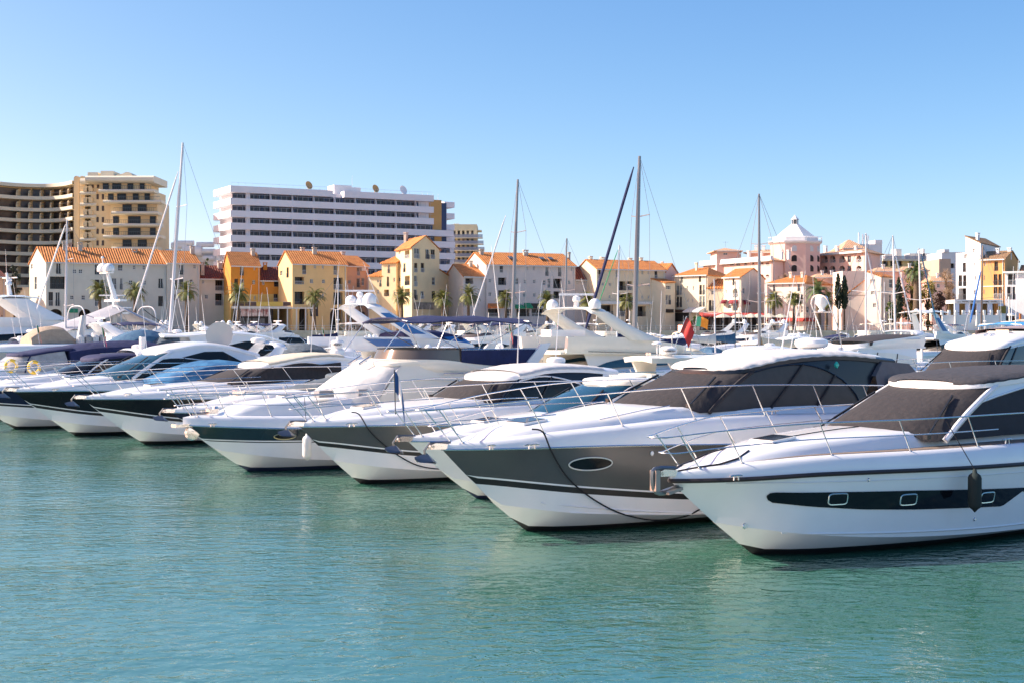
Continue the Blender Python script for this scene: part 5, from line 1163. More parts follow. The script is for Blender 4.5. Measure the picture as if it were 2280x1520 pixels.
# ------------------------------------------------------------------ the white hotel
H2 = House('hotel','large white hotel with long balcony bands and blue glazing','' and 0 or (513,330),(966,355),(475,342),cat='hotel')
BW = M('hotel_white',(.82,.79,.80),.7,noise=.06,nscale=.2); GL = M('hotel_glazing',(.045,.042,.065),.15,spec=.4,noise=.6,nscale=.3,col2=(.015,.018,.04)); GLB = M('hotel_blue',(.01,.035,.12),.4)
RAILG = M('railing_glass',(.30,.33,.42),.2,alpha=.55)
tops = [413.4,441.4,468.4,495,522.8,550,577.5,605,632]
ht = 3.02; ztop = z_at(0,413.4,330); hW = H2.W
H2.ze = ztop
core = MB(); core.bx(1.2,hW-.5,2.2,14,0,ztop-.6); core.build('wall', BW, H2.root, 0)
xR = [hW-8.3,hW,hW,hW+.1,hW+5.5,hW+5.5,hW+5.5,hW+5.5]
for i in range(8):
    z = ztop-i*ht; bh = 1.62; W1 = [hW,hW,hW,hW,hW+6.2,hW+6.2,hW+6.2,hW+6.2][i]
    mb = MB(); kx, ky = H2.k
    def slab(x0,x1,y0,z0,z1): mb.bx(x0,x1,y0,y0+3.,z0,z1)
    if i == 0: segs = [(0,26.5,0.),(29.5,hW,0.)]
    else: segs = [(0,W1,0.)]
    for x0,x1,_ in segs:
        P_ = [(x0,0),(x1,0),(x1,2.6),(x0+(kx*.99 if x0 == 0 else 0),2.6 if x0 else ky)]
        mb.prism([(x,y,z-bh) for x,y in P_],(0,0,bh))
    mb.build('balcony_band', BW, H2.root, 0)
    if i < 7:                                              # glazing, dividers and rail of the floor below this band
        zb, zt = z-ht, z-bh
        xe = [hW-3.6,hW-3.6,hW+.2,hW+1.,hW+1,hW+1,hW+1][i]
        MB().bx(1.0,xe,1.9,2.18,zb,zt).build('glazing', GL, H2.root, 0)
        MB().bx(4.2,5.2,.9,2.0,zb,zt).build('pier', BW, H2.root, 0)
        mu = MB(); n = int(xe/1.05)
        for k in range(n): x = 1.+k*1.05; mu.bx(x,x+(.34 if k%4 == 3 else .09),1.82,1.9,zb+.02,zt-.02, 1 if k%4 == 3 else 0)
        mu.build('mullions', [M('mullion',(.12,.09,.09),.5),GLB], H2.root, 0)
        for k in range(8):
            x = 10.4+5.6*k
            if x < xe-1: MB().prism([(x,.35,zb),(x,1.9,zb),(x,1.9,zt),(x,.9,zt)],(.14,0,0)).build('balcony_divider', BW, H2.root, 0)
        rl = MB(); x1r = W1-.2
        rl.bx(.3,x1r,.10,.14,zb+.95,zb+1.0)
        for k in range(int(x1r/1.4)+1): rl.bx(.3+1.4*k,.35+1.4*k,.10,.14,zb+.0,zb+.95)
        q = H2.k; 
        rl.tube([(.2,.2,zb+.97),(q.x*.95,q.y*.95,zb+.97)], .03, 4)
        rl.build('railing', M('rail_metal',(.45,.45,.5),.4), H2.root, 0)
rl = MB(); rl.bx(.3,26,.3,.33,ztop+.8,ztop+.84); rl.bx(30,hW-.3,.3,.33,ztop+.8,ztop+.84)
for k in range(30):
    if not 26 < k*1.75 < 30: rl.bx(.3+k*1.75,.33+k*1.75,.3,.33,ztop,ztop+.8)
rl.build('roof_railing', M('rail_metal'), H2.root, 0)
MB().bx(28.2,33,4,9,ztop-1.5,ztop+1.9).build('plant_room', WW, H2.root, 0); MB().bx(33,35.5,4,9,ztop-1.,ztop+1.5).build('plant_room', WW, H2.root, 0)
MB().bx(hW-3.4,hW+3.4,2.6,9,ztop-4*ht,ztop-.9).build('stair_wall', stucco('hotel_ochre',(.62,.36,.13)), H2.root, 0)
MB().bx(hW+3.4,hW+5.,3.,9,0,ztop-1.6).build('stair_shaft', GLB, H2.root, 0)
for i in range(4): z = ztop-1.2-i*ht; MB().bx(hW+4.6,hW+7.6,3.4,8,z-1.5,z).build('balcony', BW, H2.root, 0)
for i in range(4): z = ztop-1.2-(i+4)*ht; MB().bx(hW+6.25,hW+7.4,3.4,8,z-1.5,z).build('balcony', BW, H2.root, 0)
MB().bx(hW+5.,hW+6.,5,9,0,ztop-1.).build('wall', BW, H2.root, 0)
mb = MB(); mb.bx(hW+.2,hW+6,.5,2.6,ztop-3*ht-1.6,ztop-3*ht); mb.build('balcony_band', BW, H2.root, 0)
for px,py,r_,m_ in ((692,421,1.1,ORANGE),(841,428,1.1,ORANGE),(903,430,1.25,WW)):
    t_, z_ = H2.fp('F',px,py); mb = MB(); mb.lathe([(.02,0),(r_*.6,.1),(r_,.35),(r_*.98,.38),(r_*.5,.16),(.02,.1)], (t_,2.,ztop+1.1), 18, rot=Matrix.Rotation(R(70),3,'X') @ Matrix.Rotation(R(20),3,'Y')); mb.tube([(t_,2.1,ztop),(t_,2.1,ztop+1.)], .1, 5)
    mb.build('dish_antenna', M('dish_tan',(.5,.3,.12),.7) if m_ is ORANGE else WW, H2.root, 40)
antenna(H2.root, (33.5,5,ztop+1.9), 2.8, 0, 0, .04)
for x in (hW-2,hW-.6,hW+1.4,hW+3): antenna(H2.root, (x,4,ztop-.9), 1.8, .6 if x < hW else 0, 0, .05)

# ------------------------------------------------------------------ the curved tan hotel
t = thing('hotel','tan hotel with a curved wing of dark balconies and a stepped tower','hotel',at(165,727,350)+Vector((0,0,QZ-EYE)))
TAN = M('hotel_tan',(.76,.58,.34),.85,noise=.08,nscale=.2); SLAB = M('hotel_slab',(.74,.66,.50),.8,noise=.08,nscale=.2); DGL = M('hotel_dark_glass',(.12,.085,.075),.3,noise=.7,nscale=.35,col2=(.03,.025,.028))
ox, oy = t.location.x, t.location.y
def lc(px, Y, dz=0): v = at(px,727,Y); return Vector((v.x-ox, v.y-oy, 0))
arcp = [lc(px,Y) for px,Y in ((-150,334),(-90,340),(-40,347),(0,352),(40,356),(80,358),(115,358),(145,355),(166,350))]
arcp = crv(arcp, 3); cen = Vector((0,1,0))
fl = [(434,3)]
zf = [z_at(0,py,352) for py in (434,460.5,485,509,535,560,584.5,609,634)]
def band_arc(z0, z1, off0, off1, m, name, par):
    rows = [[(p.x,p.y+off0,z0),(p.x,p.y+off0,z1),(p.x,p.y+off1,z1),(p.x,p.y+off1,z0)] for p in arcp]
    mb = MB(); mb.grid(rows, 0, True); return mb.build(name, m, par, 30)
band_arc(zf[0]+2.4, zf[0]+3.3, -1.9, 3, SLAB, 'roof_edge', t)
for z in zf:
    band_arc(z-.9, z, -1.8, 2, SLAB, 'balcony_slab', t)
    band_arc(z, z+2.1, 1.0, 1.2, DGL, 'glazing', t)
    mb = MB(); rows = [[(p.x,p.y-1.7,z+.9),(p.x,p.y-1.7,z+.97)] for p in arcp]; mb.grid(rows)
    mb.build('railing', IRON, t, 0)
    for i in range(0,len(arcp)-1,2 if z != zf[-1] else 2):
        p = arcp[i]
        if p.x < -19: continue
        mb = MB(); n = 8; poly = [(p.x,p.y+1.,z),(p.x,p.y+1.,z+2.1)]+[(p.x,p.y-.3-1.2*math.sin(a),z+.55+1.2*math.cos(a)) for a in [PI/2*j/5 for j in range(6)]]+[(p.x,p.y-1.5,z)]
        mb.prism(poly,(.35,0,0)); mb.build('balcony_divider', TAN, t, 30)
mb = MB(); mb.grid([[(p.x,p.y+1.25,0),(p.x,p.y+1.25,zf[0]+2.6)] for p in arcp]); mb.build('wall', TAN, t, 30)
for px0,px1,Y in ((164,176,347),(177,189,346)):
    a = lc(px0,Y); b = lc(px1,Y); zt = z_at(0,392,Y); n = 8; w_ = (b.x-a.x); 
    prof = [(a.x,a.y,0)]+[(a.x+w_/2-w_/2*math.cos(PI*i/10)*1.0, a.y, zt-w_/2+w_/2*math.sin(PI*i/10)) for i in range(11)]+[(b.x,a.y,0)]
    MB().prism(prof,(0,5,0)).build('fin_wall', TAN, t, 30)
# tower
ph = lambda px, py, Y: (lc(px,Y).x, lc(px,Y).y, z_at(0,py,Y))
def tb(px0,px1,Y,dep,py0,py1,m,name,rnd_=0.):
    a, b = lc(px0,Y), lc(px1,Y); z0, z1 = z_at(0,py1,Y), z_at(0,py0,Y)
    mb = MB()
    if rnd_:                                             # rolled slab edge
        n = 6; r_ = (z1-z0)/2; prof = [(0,-r_*math.sin(q)*1.0+0, (z0+z1)/2+r_*math.cos(q)) for q in [PI*i/n for i in range(n+1)]]
        mb.prism([(a.x-r_*.6,a.y+y,z) for _,y,z in prof]+[(a.x-r_*.6,a.y+dep,z0),(a.x-r_*.6,a.y+dep,z1)],(b.x-a.x+r_*1.2,0,0))
    else: mb.bx(a.x,b.x,a.y,a.y+dep,max(0,z0),z1)
    return mb.build(name, m, t, 30)
tb(190,214,348,10,405,800,TAN,'wall'); tb(202,246,345,12,399,800,TAN,'wall'); tb(222,326,343,12,399,425,TAN,'wall'); tb(232,342,343,12,425,449,TAN,'wall'); tb(246,350,343,12,449,800,TAN,'wall')
tb(196,339,341,13,392,407,SLAB,'roof_slab',1); tb(184,222,345,8,398,412,SLAB,'roof_slab',1); tb(195,218,350,6,384,398,SLAB,'plant_room'); tb(224,252,350,6,381,400,SLAB,'plant_room')
a = lc(283,350); mb = MB(); r_ = 1.5; z0 = z_at(0,396,350); mb.prism([(a.x-r_*math.cos(PI*i/10),a.y,z0+r_*math.sin(PI*i/10)) for i in range(11)],(0,6,0)); mb.prism([(a.x-4.0,a.y+1,z0),(a.x-3.0,a.y+1,z0+.9),(a.x,a.y+1,z0+1.4),(a.x,a.y+1,z0)],(0,4,0)); mb.build('plant_room', SLAB, t, 30)
for i,(x0,x1,py) in enumerate(((222,342,424),(232,358,448),(251,350,473),(232,354,500),(232,358,526),(251,350,552),(246,354,578))):
    tb(x0,x1,340,4,py-2,py+5,SLAB,'balcony_slab',1)
    a, b = lc(x0+3,340), lc(x1-2,340); zb = z_at(0,py-2,340); mb = MB(); mb.bx(a.x,b.x,a.y-.2,a.y-.15,zb+.85,zb+.92)
    for k in range(int((b.x-a.x)/.5)): mb.bx(a.x+.5*k,a.x+.5*k+.04,a.y-.2,a.y-.15,zb,zb+.85)
    mb.build('railing', IRON, t, 0)
    wn = [[(229,242),(250,270),(284,297),(311,322)],[(241,253),(261,281),(296,309),(322,334)],[(273,293),(307,327)],[(252,265),(285,313),(334,347)],[(252,265),(285,313),(334,347)],[(273,293),(307,327)],[(252,265),(285,313),(334,347)]][i]
    for wx0,wx1 in wn:
        a, b = lc(wx0,343), lc(wx1,343); z1 = z_at(0,py-18,343); zb = z_at(0,py-2,343)
        wo = MB().bx(a.x,b.x,a.y-.14,a.y-.02,zb,z1).build('window', FRD, t, 0); MB().bx(a.x+.1,b.x-.1,a.y-.18,a.y-.13,zb+.05,z1-.1).build('pane', PANE, wo, 0)
for py in (430,455,482,508,533,556):
    tb(181,213,345,4,py-3,py+5,SLAB,'balcony_slab',1)
    for k in range(2):
        a = lc(192+k*9,345); zb = z_at(0,py-3,345); poly = [(a.x-.7*math.cos(PI*j/8),a.y-.4,zb+.6+.9*math.sin(PI*j/8)) for j in range(9)]+[(a.x+.7,a.y-.4,zb),(a.x-.7,a.y-.4,zb)]
        MB().prism(poly,(0,1.5,0)).build('balcony_divider', TAN, t, 30)
for py in (412,437,463,488,514,540):
    for px in (204,216,):
        if py > 430: px += 11
        a = lc(px,345); z1 = z_at(0,py-4,345); wo = MB().bx(a.x,a.x+.55,a.y-.1,a.y+.05,z1-1.3,z1).build('window', FRD, t, 0)

# ------------------------------------------------------------------ more distant blocks
def block(name, label, px0, px1, Y, py, m, dep=12, cat='building'):
    hh = House(name, label, (px0,Y), (px1,Y), D=dep, cat=cat); hh.ze = z_at(0,py,Y); return hh
h = block('apartment_block','cream apartment block with rows of open balconies right of the white hotel',1003,1062,400,500,WC,14)
h.body(stucco('cream_block',(.76,.66,.42)), h.ze, W_('F',[(x,x+22,y,y+40,'l') for y in (135,190,250,305,365) for x in (235,275,315,355,395)]), k3)
for i,(x0,x1,py0) in enumerate(((1010,1022,498),(1030,1052,505),(1060,1072,512))):
    a = h.fp('F',x0,py0); b = h.fp('F',x1,py0); MB().bx(a[0],b[0],1,6,h.ze-2,a[1]).build('roof_room', WC, h.root, 0)
for i in range(6):
    z = z_at(0,530+i*14,400); x0 = h.fp('F',1002+i*0,500)[0]; x1 = h.fp('F',1075+i*2,500)[0]
    MB().bx(x0,x1,-2.2,.0,z-.3,z+.0).build('balcony_slab', WC, h.root, 0); MB().bx(x0,x1,-2.2,-2.1,z+.02,z+.9).build('railing', RAILG, h.root, 0)
h = block('terraced_building','white terraced building with rounded balconies behind the tall mast on the left',395,480,345,548,WW,10)
h.body(WW, z_at(0,560,345), (), k1)
for i,(x0,x1,y0,y1) in enumerate(((372,405,556,572),(385,420,541,556),(392,435,537,548),(440,478,540,552),(432,452,548,572),(446,482,555,566),(410,430,546,570),(455,480,570,582))):
    a, b = h.fp('F',x0,y0), h.fp('F',x1,y1); mb = MB(); r_ = (a[1]-b[1])/2; mb.tube([(a[0],-1.-.3*(i%3),(a[1]+b[1])/2),(b[0],-1.-.3*(i%3),(a[1]+b[1])/2)], r_, 10); mb.build('balcony', WW, h.root, 40)
# rose complex
h = House('rose_building','rose pink apartment building with white trim and tan hip roofs, left wing',(1566,338),(1720,312),(1784,326),side='R')
z = z_at(0,581,315)
h.body(WK, z, W_('F',[(x,x+w,y,y+42,'v') for y in (735,870) for x,w in ((650,25),(715,42),(780,40),(890,45),(955,45),(1050,28),(1137,26),(1230,38),(1290,42))]), k4)
h.roof('hip', z_at(0,569,318), TILET, inset=.18, o=.8)
for px,py in ((1630,563),(1646,562),(1668,559),(1740,557),(1756,557),(1695,560)): h.chimney(px-4,px+4,py,py+10,4,WW)
h.strip('cornice','F',(570,705),(1375,722),WW,.7,'box',k4)
h = House('rose_building','small rose turret with tan pyramid roof and antennas, behind the left wing',(1596,330),(1645,330),D=10)
h.body(WK, z_at(0,559,330), W_('F',[(812,862,625,650,'w')]), k4); h.roof('hip', z_at(0,550,330), TILET, inset=.49, o=.9)
mb = MB(); mb.tube([(2.9,5,h.ze+1),(2.9,5,h.ze+2.7)], .05, 4); mb.tube([(2.2,5,h.ze+2.4),(3.6,5,h.ze+2.4)], .04, 4); mb.build('antenna', CHROME, h.root)
h = House('rose_building','rose middle block with tan roof in front of the domed tower',(1663,330),(1770,326),D=12)
h.body(WK, z_at(0,562,328), (), k4); h.roof('hip', z_at(0,553,328), TILET, inset=.12, o=.8)
for px in (1684,1700): h.chimney(px-4,px+4,547,556,4,WW)
h = House('rose_building','rose right wing with two rows of white arched balconies',(1818,326),(1926,310),(1959.5,322),side='R')
z = z_at(0,563,314)
h.body(WK, z, [('F',(k4(x,0)[0]-1850)*5.0667,(k4(x+w,0)[0]-1850)*5.0667,y,y+85,'A') for y in (655,770) for x,w in ((1825,65),(1922,68),(2010,68),(2120,65))]+W_('F',[(188,225,655,735,'d'),(285,345,655,735,'v'),(188,225,770,835,'d'),(285,345,770,835,'v')]), k5)
h.roof('hip', z_at(0,554,318), TILET, inset=.12, o=.8)
for px in (1838,1864,1906): h.chimney(px-4,px+4,548,556,5,WW)
h.strip('cornice','F',(0,620),(380,630),WW,.7,'box',k5)
# octagonal tower
t = thing('domed_tower','rose octagonal tower with a white faceted cone roof and glass lantern','tower',at(1770,727,322)+Vector((0,0,QZ-EYE)))
r_ = 58/F*322; z0 = z_at(0,541,322); z1 = z_at(0,500,322); oct_ = lambda r,z,ph=.2: [(r*math.cos(ph+PI/4*i),r*math.sin(ph+PI/4*i),z) for i in range(8)]
mb = MB(); mb.grid([oct_(r_,0),oct_(r_,z0)],0,True); mb.build('wall', WK, t, 0)
mb = MB(); mb.grid([oct_(r_+.1,z0-.5),oct_(r_+.6,z0-.1),oct_(r_+.6,z0+.25),oct_(r_*.93,z0+.25),oct_(r_*.93,z0+1.1),oct_(r_*.80,z0+1.3),oct_(r_*.16,z1)],0,True); mb.add(oct_(r_*.16,z1),[tuple(range(8))]); mb.build('roof', WW, t, 0)
mb = MB()
mb.tube(oct_(r_+.5,z0+1.15)+oct_(r_+.5,z0+1.15)[:1], .04, 4)
for i in range(8):
    a, b = Vector(oct_(r_+.5,z0+.25)[i]), Vector(oct_(r_+.5,z0+.25)[(i+1)%8])
    for k in range(4): p = a.lerp(b,k/4); mb.tube([p,p+Vector((0,0,.9))], .03, 4)
mb.build('railing', WW, t)
for i in range(8):
    p = oct_(r_*.14,z1)[i]; MB().tube([p,(p[0],p[1],z1+1.1)], .07, 4).build('lantern_post', WW, t)
mb = MB(); mb.grid([oct_(r_*.11,z1),oct_(r_*.11,z1+1.1)],0,True); mb.build('lantern_glass', PANEL, t, 0)
mb = MB(); mb.grid([oct_(r_*.17,z1+1.1),oct_(r_*.05,z1+1.9),oct_(.01,z1+2.3)],0,True); mb.build('lantern_roof', WW, t, 0)
for px in (1758,1776,1794,1810):                            # arched openings facing the water
    x = (px-1770)/F*322; y = -math.sqrt(max(.1,(r_*.925)**2-x*x))-.1
    for zz_,hh_ in ((z_at(0,563,322),1.4),(z_at(0,585,322),1.6),(z_at(0,607,322),1.6)):
        mb = MB(); w_ = 1.0; n = 8; poly = [(x-w_*math.cos(PI*j/n)*.7,y,zz_+hh_*.5+.7*math.sin(PI*j/n)) for j in range(n+1)]+[(x+.7,y,zz_),(x-.7,y,zz_)]
        mb.prism(poly,(0,1.2,0)); mb.build('window', FRW if hh_ < 1.5 else DARK, t, 30)
# distant roofs and blocks at the right
h = block('apartment_block','white block with rooftop antennas behind the rose right wing',1888,1964,345,545,WW,14); h.body(WW, z_at(0,544,345), (), k5)
for px,py in ((1917,517),(1926,521),(1934,521),(1938,524)): x = h.fp('F',px,py); MB().bx(x[0]-.12,x[0]+.12,2,2.3,h.ze,x[1]).build('antenna', WW, h.root, 0)
a = h.fp('F',1948,535); b = h.fp('F',1964,535); MB().bx(a[0],b[0],-.2,6,h.ze,a[1]).build('roof_room', WW, h.root, 0)
h = House('town_house','tan hipped roof rising behind the rose right wing',(1878,338),(1928,338),D=12); h.body(WK, z_at(0,553,338), (), k5); h.roof('hip', z_at(0,531,338), TILET, inset=.45)
h = block('apartment_block','long pale yellow apartment block with terraces in the distance at right',1962,2092,372,576,WY2,14)
h.body(stucco('pale_yellow',(.78,.62,.32)), z_at(0,578,372), W_('F',[(x,x+55,720,775,'l') for x in (590,670,750,880,960,1060,1130)]), k5)
MB().bx(0,h.W,-1.6,-.0,h.ze-.5,h.ze).build('terrace_slab', WC, h.root, 0); MB().bx(0,h.W,-1.6,-1.5,h.ze+.01,h.ze+.9).build('railing', RAILG, h.root, 0)
for x0,x1,y0 in ((2000,2012,554),(1975,1995,565),(2030,2075,564),(2060,2064,554)): a = h.fp('F',x0,y0); b = h.fp('F',x1,y0); MB().bx(a[0],b[0],2,7,h.ze,a[1]).build('roof_room', WW, h.root, 0)
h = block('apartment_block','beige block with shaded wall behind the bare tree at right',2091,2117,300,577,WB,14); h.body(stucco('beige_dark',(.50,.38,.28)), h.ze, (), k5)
h = block('apartment_block','white block with balconies just left of the white tower house',2097,2150,330,562,WW,12); h.body(WW, h.ze, W_('F',[(1330,1395,745,800,'l')]), k5)
a = h.fp('F',2101,556); b = h.fp('F',2112,556); MB().bx(a[0],b[0],-.5,5,h.ze,a[1]).build('roof_room', WW, h.root, 0)
for lab,p0,p1,Y,pe,pr in (('small rose house with a tan hip roof behind the yellow tree',2074,2120,276,626,614),('low rose house roof left of the tall fan palm',1948,2010,285,604,594),('low rose house with chimneys right of the tall fan palm',2008,2066,283,602,592),('tan roofed rose house behind the two cypresses',1815,1868,272,618,608)):
    h = House('cottage',lab,(p0,Y),(p1,Y),D=9); h.body(WK, z_at(0,pe,Y), [('F',(p-1850)*5.0667,(p+7-1850)*5.0667,975,1020,'w') for p in (p0+12,p1-17)], k5); h.roof('hip', z_at(0,pr,Y), TILET, inset=.3)
    for q in (.3,.7): px = lerp(p0,p1,q); h.chimney(px-3,px+3,pr-5,pr+4,3,WW)
h = House('cottage','salmon house edge with red roof at the far left',(-20,250),(12,252),D=8); h.body(WS, z_at(0,616,250), (), k1, 'x', z_at(0,596,253)); h.roof('x', z_at(0,596,253), TILER)
h = House('cottage','pale pergola building between the tan hotel and the long grey house',(12,266),(66,268),D=8); h.body(WB, z_at(0,640,266), W_('F',[(60,120,1090,1150,'l'),(140,200,1090,1150,'l')]), k1)
# ------------------------------------------------------------------ palms and trees
TRK = M('palm_trunk',(.16,.11,.07),.95,noise=.5,nscale=6,bump=1.,bscale=5); BARK = M('bark',(.12,.08,.05),.95,noise=.4,nscale=4)
def leafm(n, a, b): return M('leaf_'+n, a, .6, noise=.9, nscale=1.3, col2=b)
LP = leafm('palm',(.22,.22,.05),(.08,.09,.025)); LF = leafm('fan_palm',(.12,.17,.05),(.035,.06,.02)); LC = leafm('cypress',(.035,.055,.02),(.012,.02,.008)); LY = leafm('yellow',(.30,.22,.03),(.08,.08,.015))
LG = leafm('green',(.10,.14,.02),(.03,.05,.01)); LR = leafm('russet',(.10,.045,.03),(.03,.015,.01)); LD = leafm('dark',(.03,.05,.025),(.01,.018,.01)); LBT = leafm('bare_twigs',(.30,.21,.13),(.16,.10,.06))
def palm(label, px, py, Y, R_=2.1, dead=.15, m=LP, group='date palms on the promenade', trunk=.24, seed=0):
    g = random.Random(seed+int(px)); zc = EYE+(HZ-py)/F*Y-QZ; x = (px-1140)/F*Y
    o = thing('palm_tree', label, 'palm tree', (x,Y,QZ), 0, group)
    n = 9; rows = [(trunk*(1.35-.5*(i/(n-1)))*(1+.10*(i%2)), (zc)*i/(n-1)) for i in range(n)]+[(trunk*1.6,zc+.1),(trunk*1.1,zc+.6)]
    MB().lathe(rows, (0,0,0), 9).build('trunk', TRK, o, 50)
    mb = MB(); nf = 60
    for i in range(nf):
        az_ = g.random()*2*PI; e0 = R(g.uniform(-12,84)); L_ = R_*1.15*g.uniform(.8,1.12);
        if i < nf*dead: e0 = R(g.uniform(-50,-20)); L_ *= .75
        p = Vector((0,0,zc+.35)); d = Vector((math.cos(az_)*math.cos(e0),math.sin(az_)*math.cos(e0),math.sin(e0))); seg = 7; side = Vector((-math.sin(az_),math.cos(az_),0))
        for k in range(seg):
            q = p+d*(L_/seg); w0 = .62*math.sin(PI*(k+.35)/(seg+.6)); w1 = .62*math.sin(PI*(k+1.35)/(seg+.6))
            if k: 
                up = side.cross(d).normalized()
                for sg in (-1,1):
                    for j in range(2):                   # leaflets as narrow blades
                        a_ = p.lerp(q,j/2); b_ = p.lerp(q,j/2+.42); tip = a_+side*sg*lerp(w0,w1,j/2)+d*.30+Vector((0,0,-.12))
                        mb.add([a_,b_,tip],[(0,1,2)])
            else: mb.tube([p,q],.03,3)
            mb.add([p-side*.02,p+side*.02,q+side*.015,q-side*.015],[(0,1,2,3)])
            p = q; d = (d+Vector((0,0,-.17-.10*k*.6))).normalized()
    mb.build('crown', m, o, 0); return o
pl = [(222.5,652,240,2.3),(300,655,242,2.2),(415,655,244,2.3),(531,660,245,2.4),(700,667,247,2.3),(895,668,246,2.0),(986,672,244,2.1),(1043,665,243,2.2),(1126,672,243,2.0),(1219,676,244,2.0),(1308,676,243,1.9),(1396,677,243,1.9)]
nm = ['date palm before the middle arch of the long grey house','date palm partly hidden behind the white radar mast','date palm before the right end of the grey houses','date palm before the orange house','date palm before the yellow arched house','date palm at the left of the yellow tower house','date palm below the right step of the yellow tower','date palm before the low cream wing','date palm near the orange shop awning','date palm near the black shop sign','date palm behind the cream flybridge arch','date palm before the long beige house']
for i,(a,b,c,d) in enumerate(pl): palm(nm[i],a,b,c,d,seed=i)
palm('slim palm before the left side of the pale pink house',1723,674,240,2.0,seed=31); palm('slim palm with upright fronds before the pale pink house',1768,672,240,1.7,seed=33,dead=.05)
palm('large fan palm at the corner of the pale pink house',1822,655,238,2.5,.05,LF,trunk=.42,seed=5); palm('small palm behind the large fan palm',1840,675,243,1.8,seed=8)
palm('tall fan palm with a thick pale trunk before the yellow tree',2042,613,242,2.3,.1,LF,trunk=.62,seed=9)
def leafball(mb, g, c, r, n, s, sq=1., up=.0):
    for i in range(n):
        v = Vector((g.gauss(0,1),g.gauss(0,1),g.gauss(0,1))).normalized()*r*(g.random()**.45); p = Vector(c)+Vector((v.x,v.y,v.z*sq))
        a = Vector((g.gauss(0,1),g.gauss(0,1),g.gauss(0,1)+up)).normalized(); b = a.orthogonal().normalized(); b = (b*math.cos(i)+a.cross(b)*math.sin(i)); w = s*g.uniform(.5,1.2)
        mb.add([p-a*w,p+b*w*.45,p+a*w,p-b*w*.45],[(0,1,2,3)])
def tree(label, px, Y, pytop, wpx, m, name='broadleaf_tree', n=1500, s=.22, seed=1, base=.3, clumps=16, cat='tree', group=None, bare=False, d_=None):
    g = random.Random(seed); x = (px-1140)/F*Y; H_ = z_at(0,pytop,Y); Rw = wpx/2/F*Y
    o = thing(name, label, cat, (x,Y,QZ), 0, group)
    tr = MB(); tr.tube([(0,0,0),(.1,.05,H_*.3),(0,0,H_*.62)],[.22,.17,.08],7); cr = MB()
    for i in range(clumps):
        a = g.random()*2*PI; h_ = g.uniform(base,.93); rr = Rw*math.sqrt(max(.05,1-((h_-.55)/.5)**2))*.72*g.uniform(.3,1.); c = (rr*math.cos(a),rr*math.sin(a),H_*h_); cr_ = Rw*g.uniform(.28,.45)
        tr.tube([(0,0,H_*g.uniform(.25,.5)),(c[0]*.5,c[1]*.5,H_*h_*.85),c],[.09,.06,.02],5)
        if bare:
            for k in range(40):
                v = Vector((g.gauss(0,1),g.gauss(0,1),g.gauss(.5,1))).normalized()*cr_*1.3; cr.tube([Vector(c)-v*.2,Vector(c)+v],[.035,.012],3)
        else: leafball(cr, g, c, cr_, n//clumps, s)
    tr.build('trunk', BARK, o); cr.build('crown', m, o, 0); return o
def cypress(label, px, Y, pt, pb, wpx, seed):
    g = random.Random(seed); x = (px-1140)/F*Y; z0 = max(0,z_at(0,pb,Y)); z1 = z_at(0,pt,Y); r = wpx/2/F*Y; o = thing('cypress_tree', label, 'tree', (x,Y,QZ), 0, 'cypress trees')
    MB().tube([(0,0,0),(0,0,z1*.8)],[.18,.05],6).build('trunk', BARK, o); mb = MB()
    for i in range(30):
        t_ = i/29; rr = r*math.sin(PI*(.10+.88*t_)**.75)**.7 if t_ < .98 else .1
        for k in range(3): a = g.random()*2*PI; leafball(mb, g, (math.cos(a)*rr*.55,math.sin(a)*rr*.55,lerp(max(z0,.6),z1,t_)), rr*.62+.06, 34, .20, 1.3, 2.)
    mb.build('crown', LC, o, 0)
cypress('left one of the two slim cypresses beside the pale pink house',1866,243,612,684,15,1); cypress('right one of the two slim cypresses beside the pale pink house',1880,243,616,684,16,2); cypress('dark cypress between the peaked pink house and the yellow tree',2001,240,620,705,17,3)
tree('broad tree with yellow autumn leaves behind the tall fan palm',2030,248,592,62,LY,n=2600,seed=4,clumps=26,base=.15); tree('round yellow green tree right of the tall fan palm',2066,247,622,52,LY,n=1800,seed=5,clumps=20,base=.1)
tree('bare winter tree with pale twigs left of the white tower house',2110,262,598,48,LBT,name='bare_tree',seed=6,bare=True,clumps=22,base=.45); tree('dark russet tree before the small rose house',2094,243,647,34,LR,n=1100,seed=7,base=.35)
tree('green bush below the dark cypress at right',1986,238,672,30,LG,name='bush',n=900,seed=8,base=.1,clumps=12,cat='bush'); tree('leafy bush left of the white restaurant wall',2112,237,688,22,LG,name='bush',n=500,seed=12,base=.1,clumps=9,cat='bush')
tree('dark green tree between the tan hotel and the long grey house',31,262,588,36,LD,n=1600,seed=9,base=.35); tree('yellow green bush at the far left edge',4,245,680,24,LG,name='bush',n=500,seed=10,base=.1,clumps=9,cat='bush')
tree('bare tree before the rose left wing',1745,300,600,40,LBT,name='bare_tree',seed=14,bare=True,clumps=18,base=.5); tree('climbing shrub between the salmon house and the yellow tower',783,250,682,22,LD,name='bush',n=700,seed=15,base=.1,clumps=10,cat='bush')
tree('russet shrub on the wall of the salmon house',803,258,668,20,LR,name='bush',n=500,seed=16,base=.3,clumps=9,cat='bush'); tree('small green shrub before the white terraced building',463,300,563,18,LG,name='bush',n=400,seed=17,base=.6,clumps=8,cat='bush')
tree('leafy shrubs beside the restaurant with the red awning',1545,243,706,28,LG,name='bush',n=500,seed=18,base=.1,clumps=9,cat='bush')
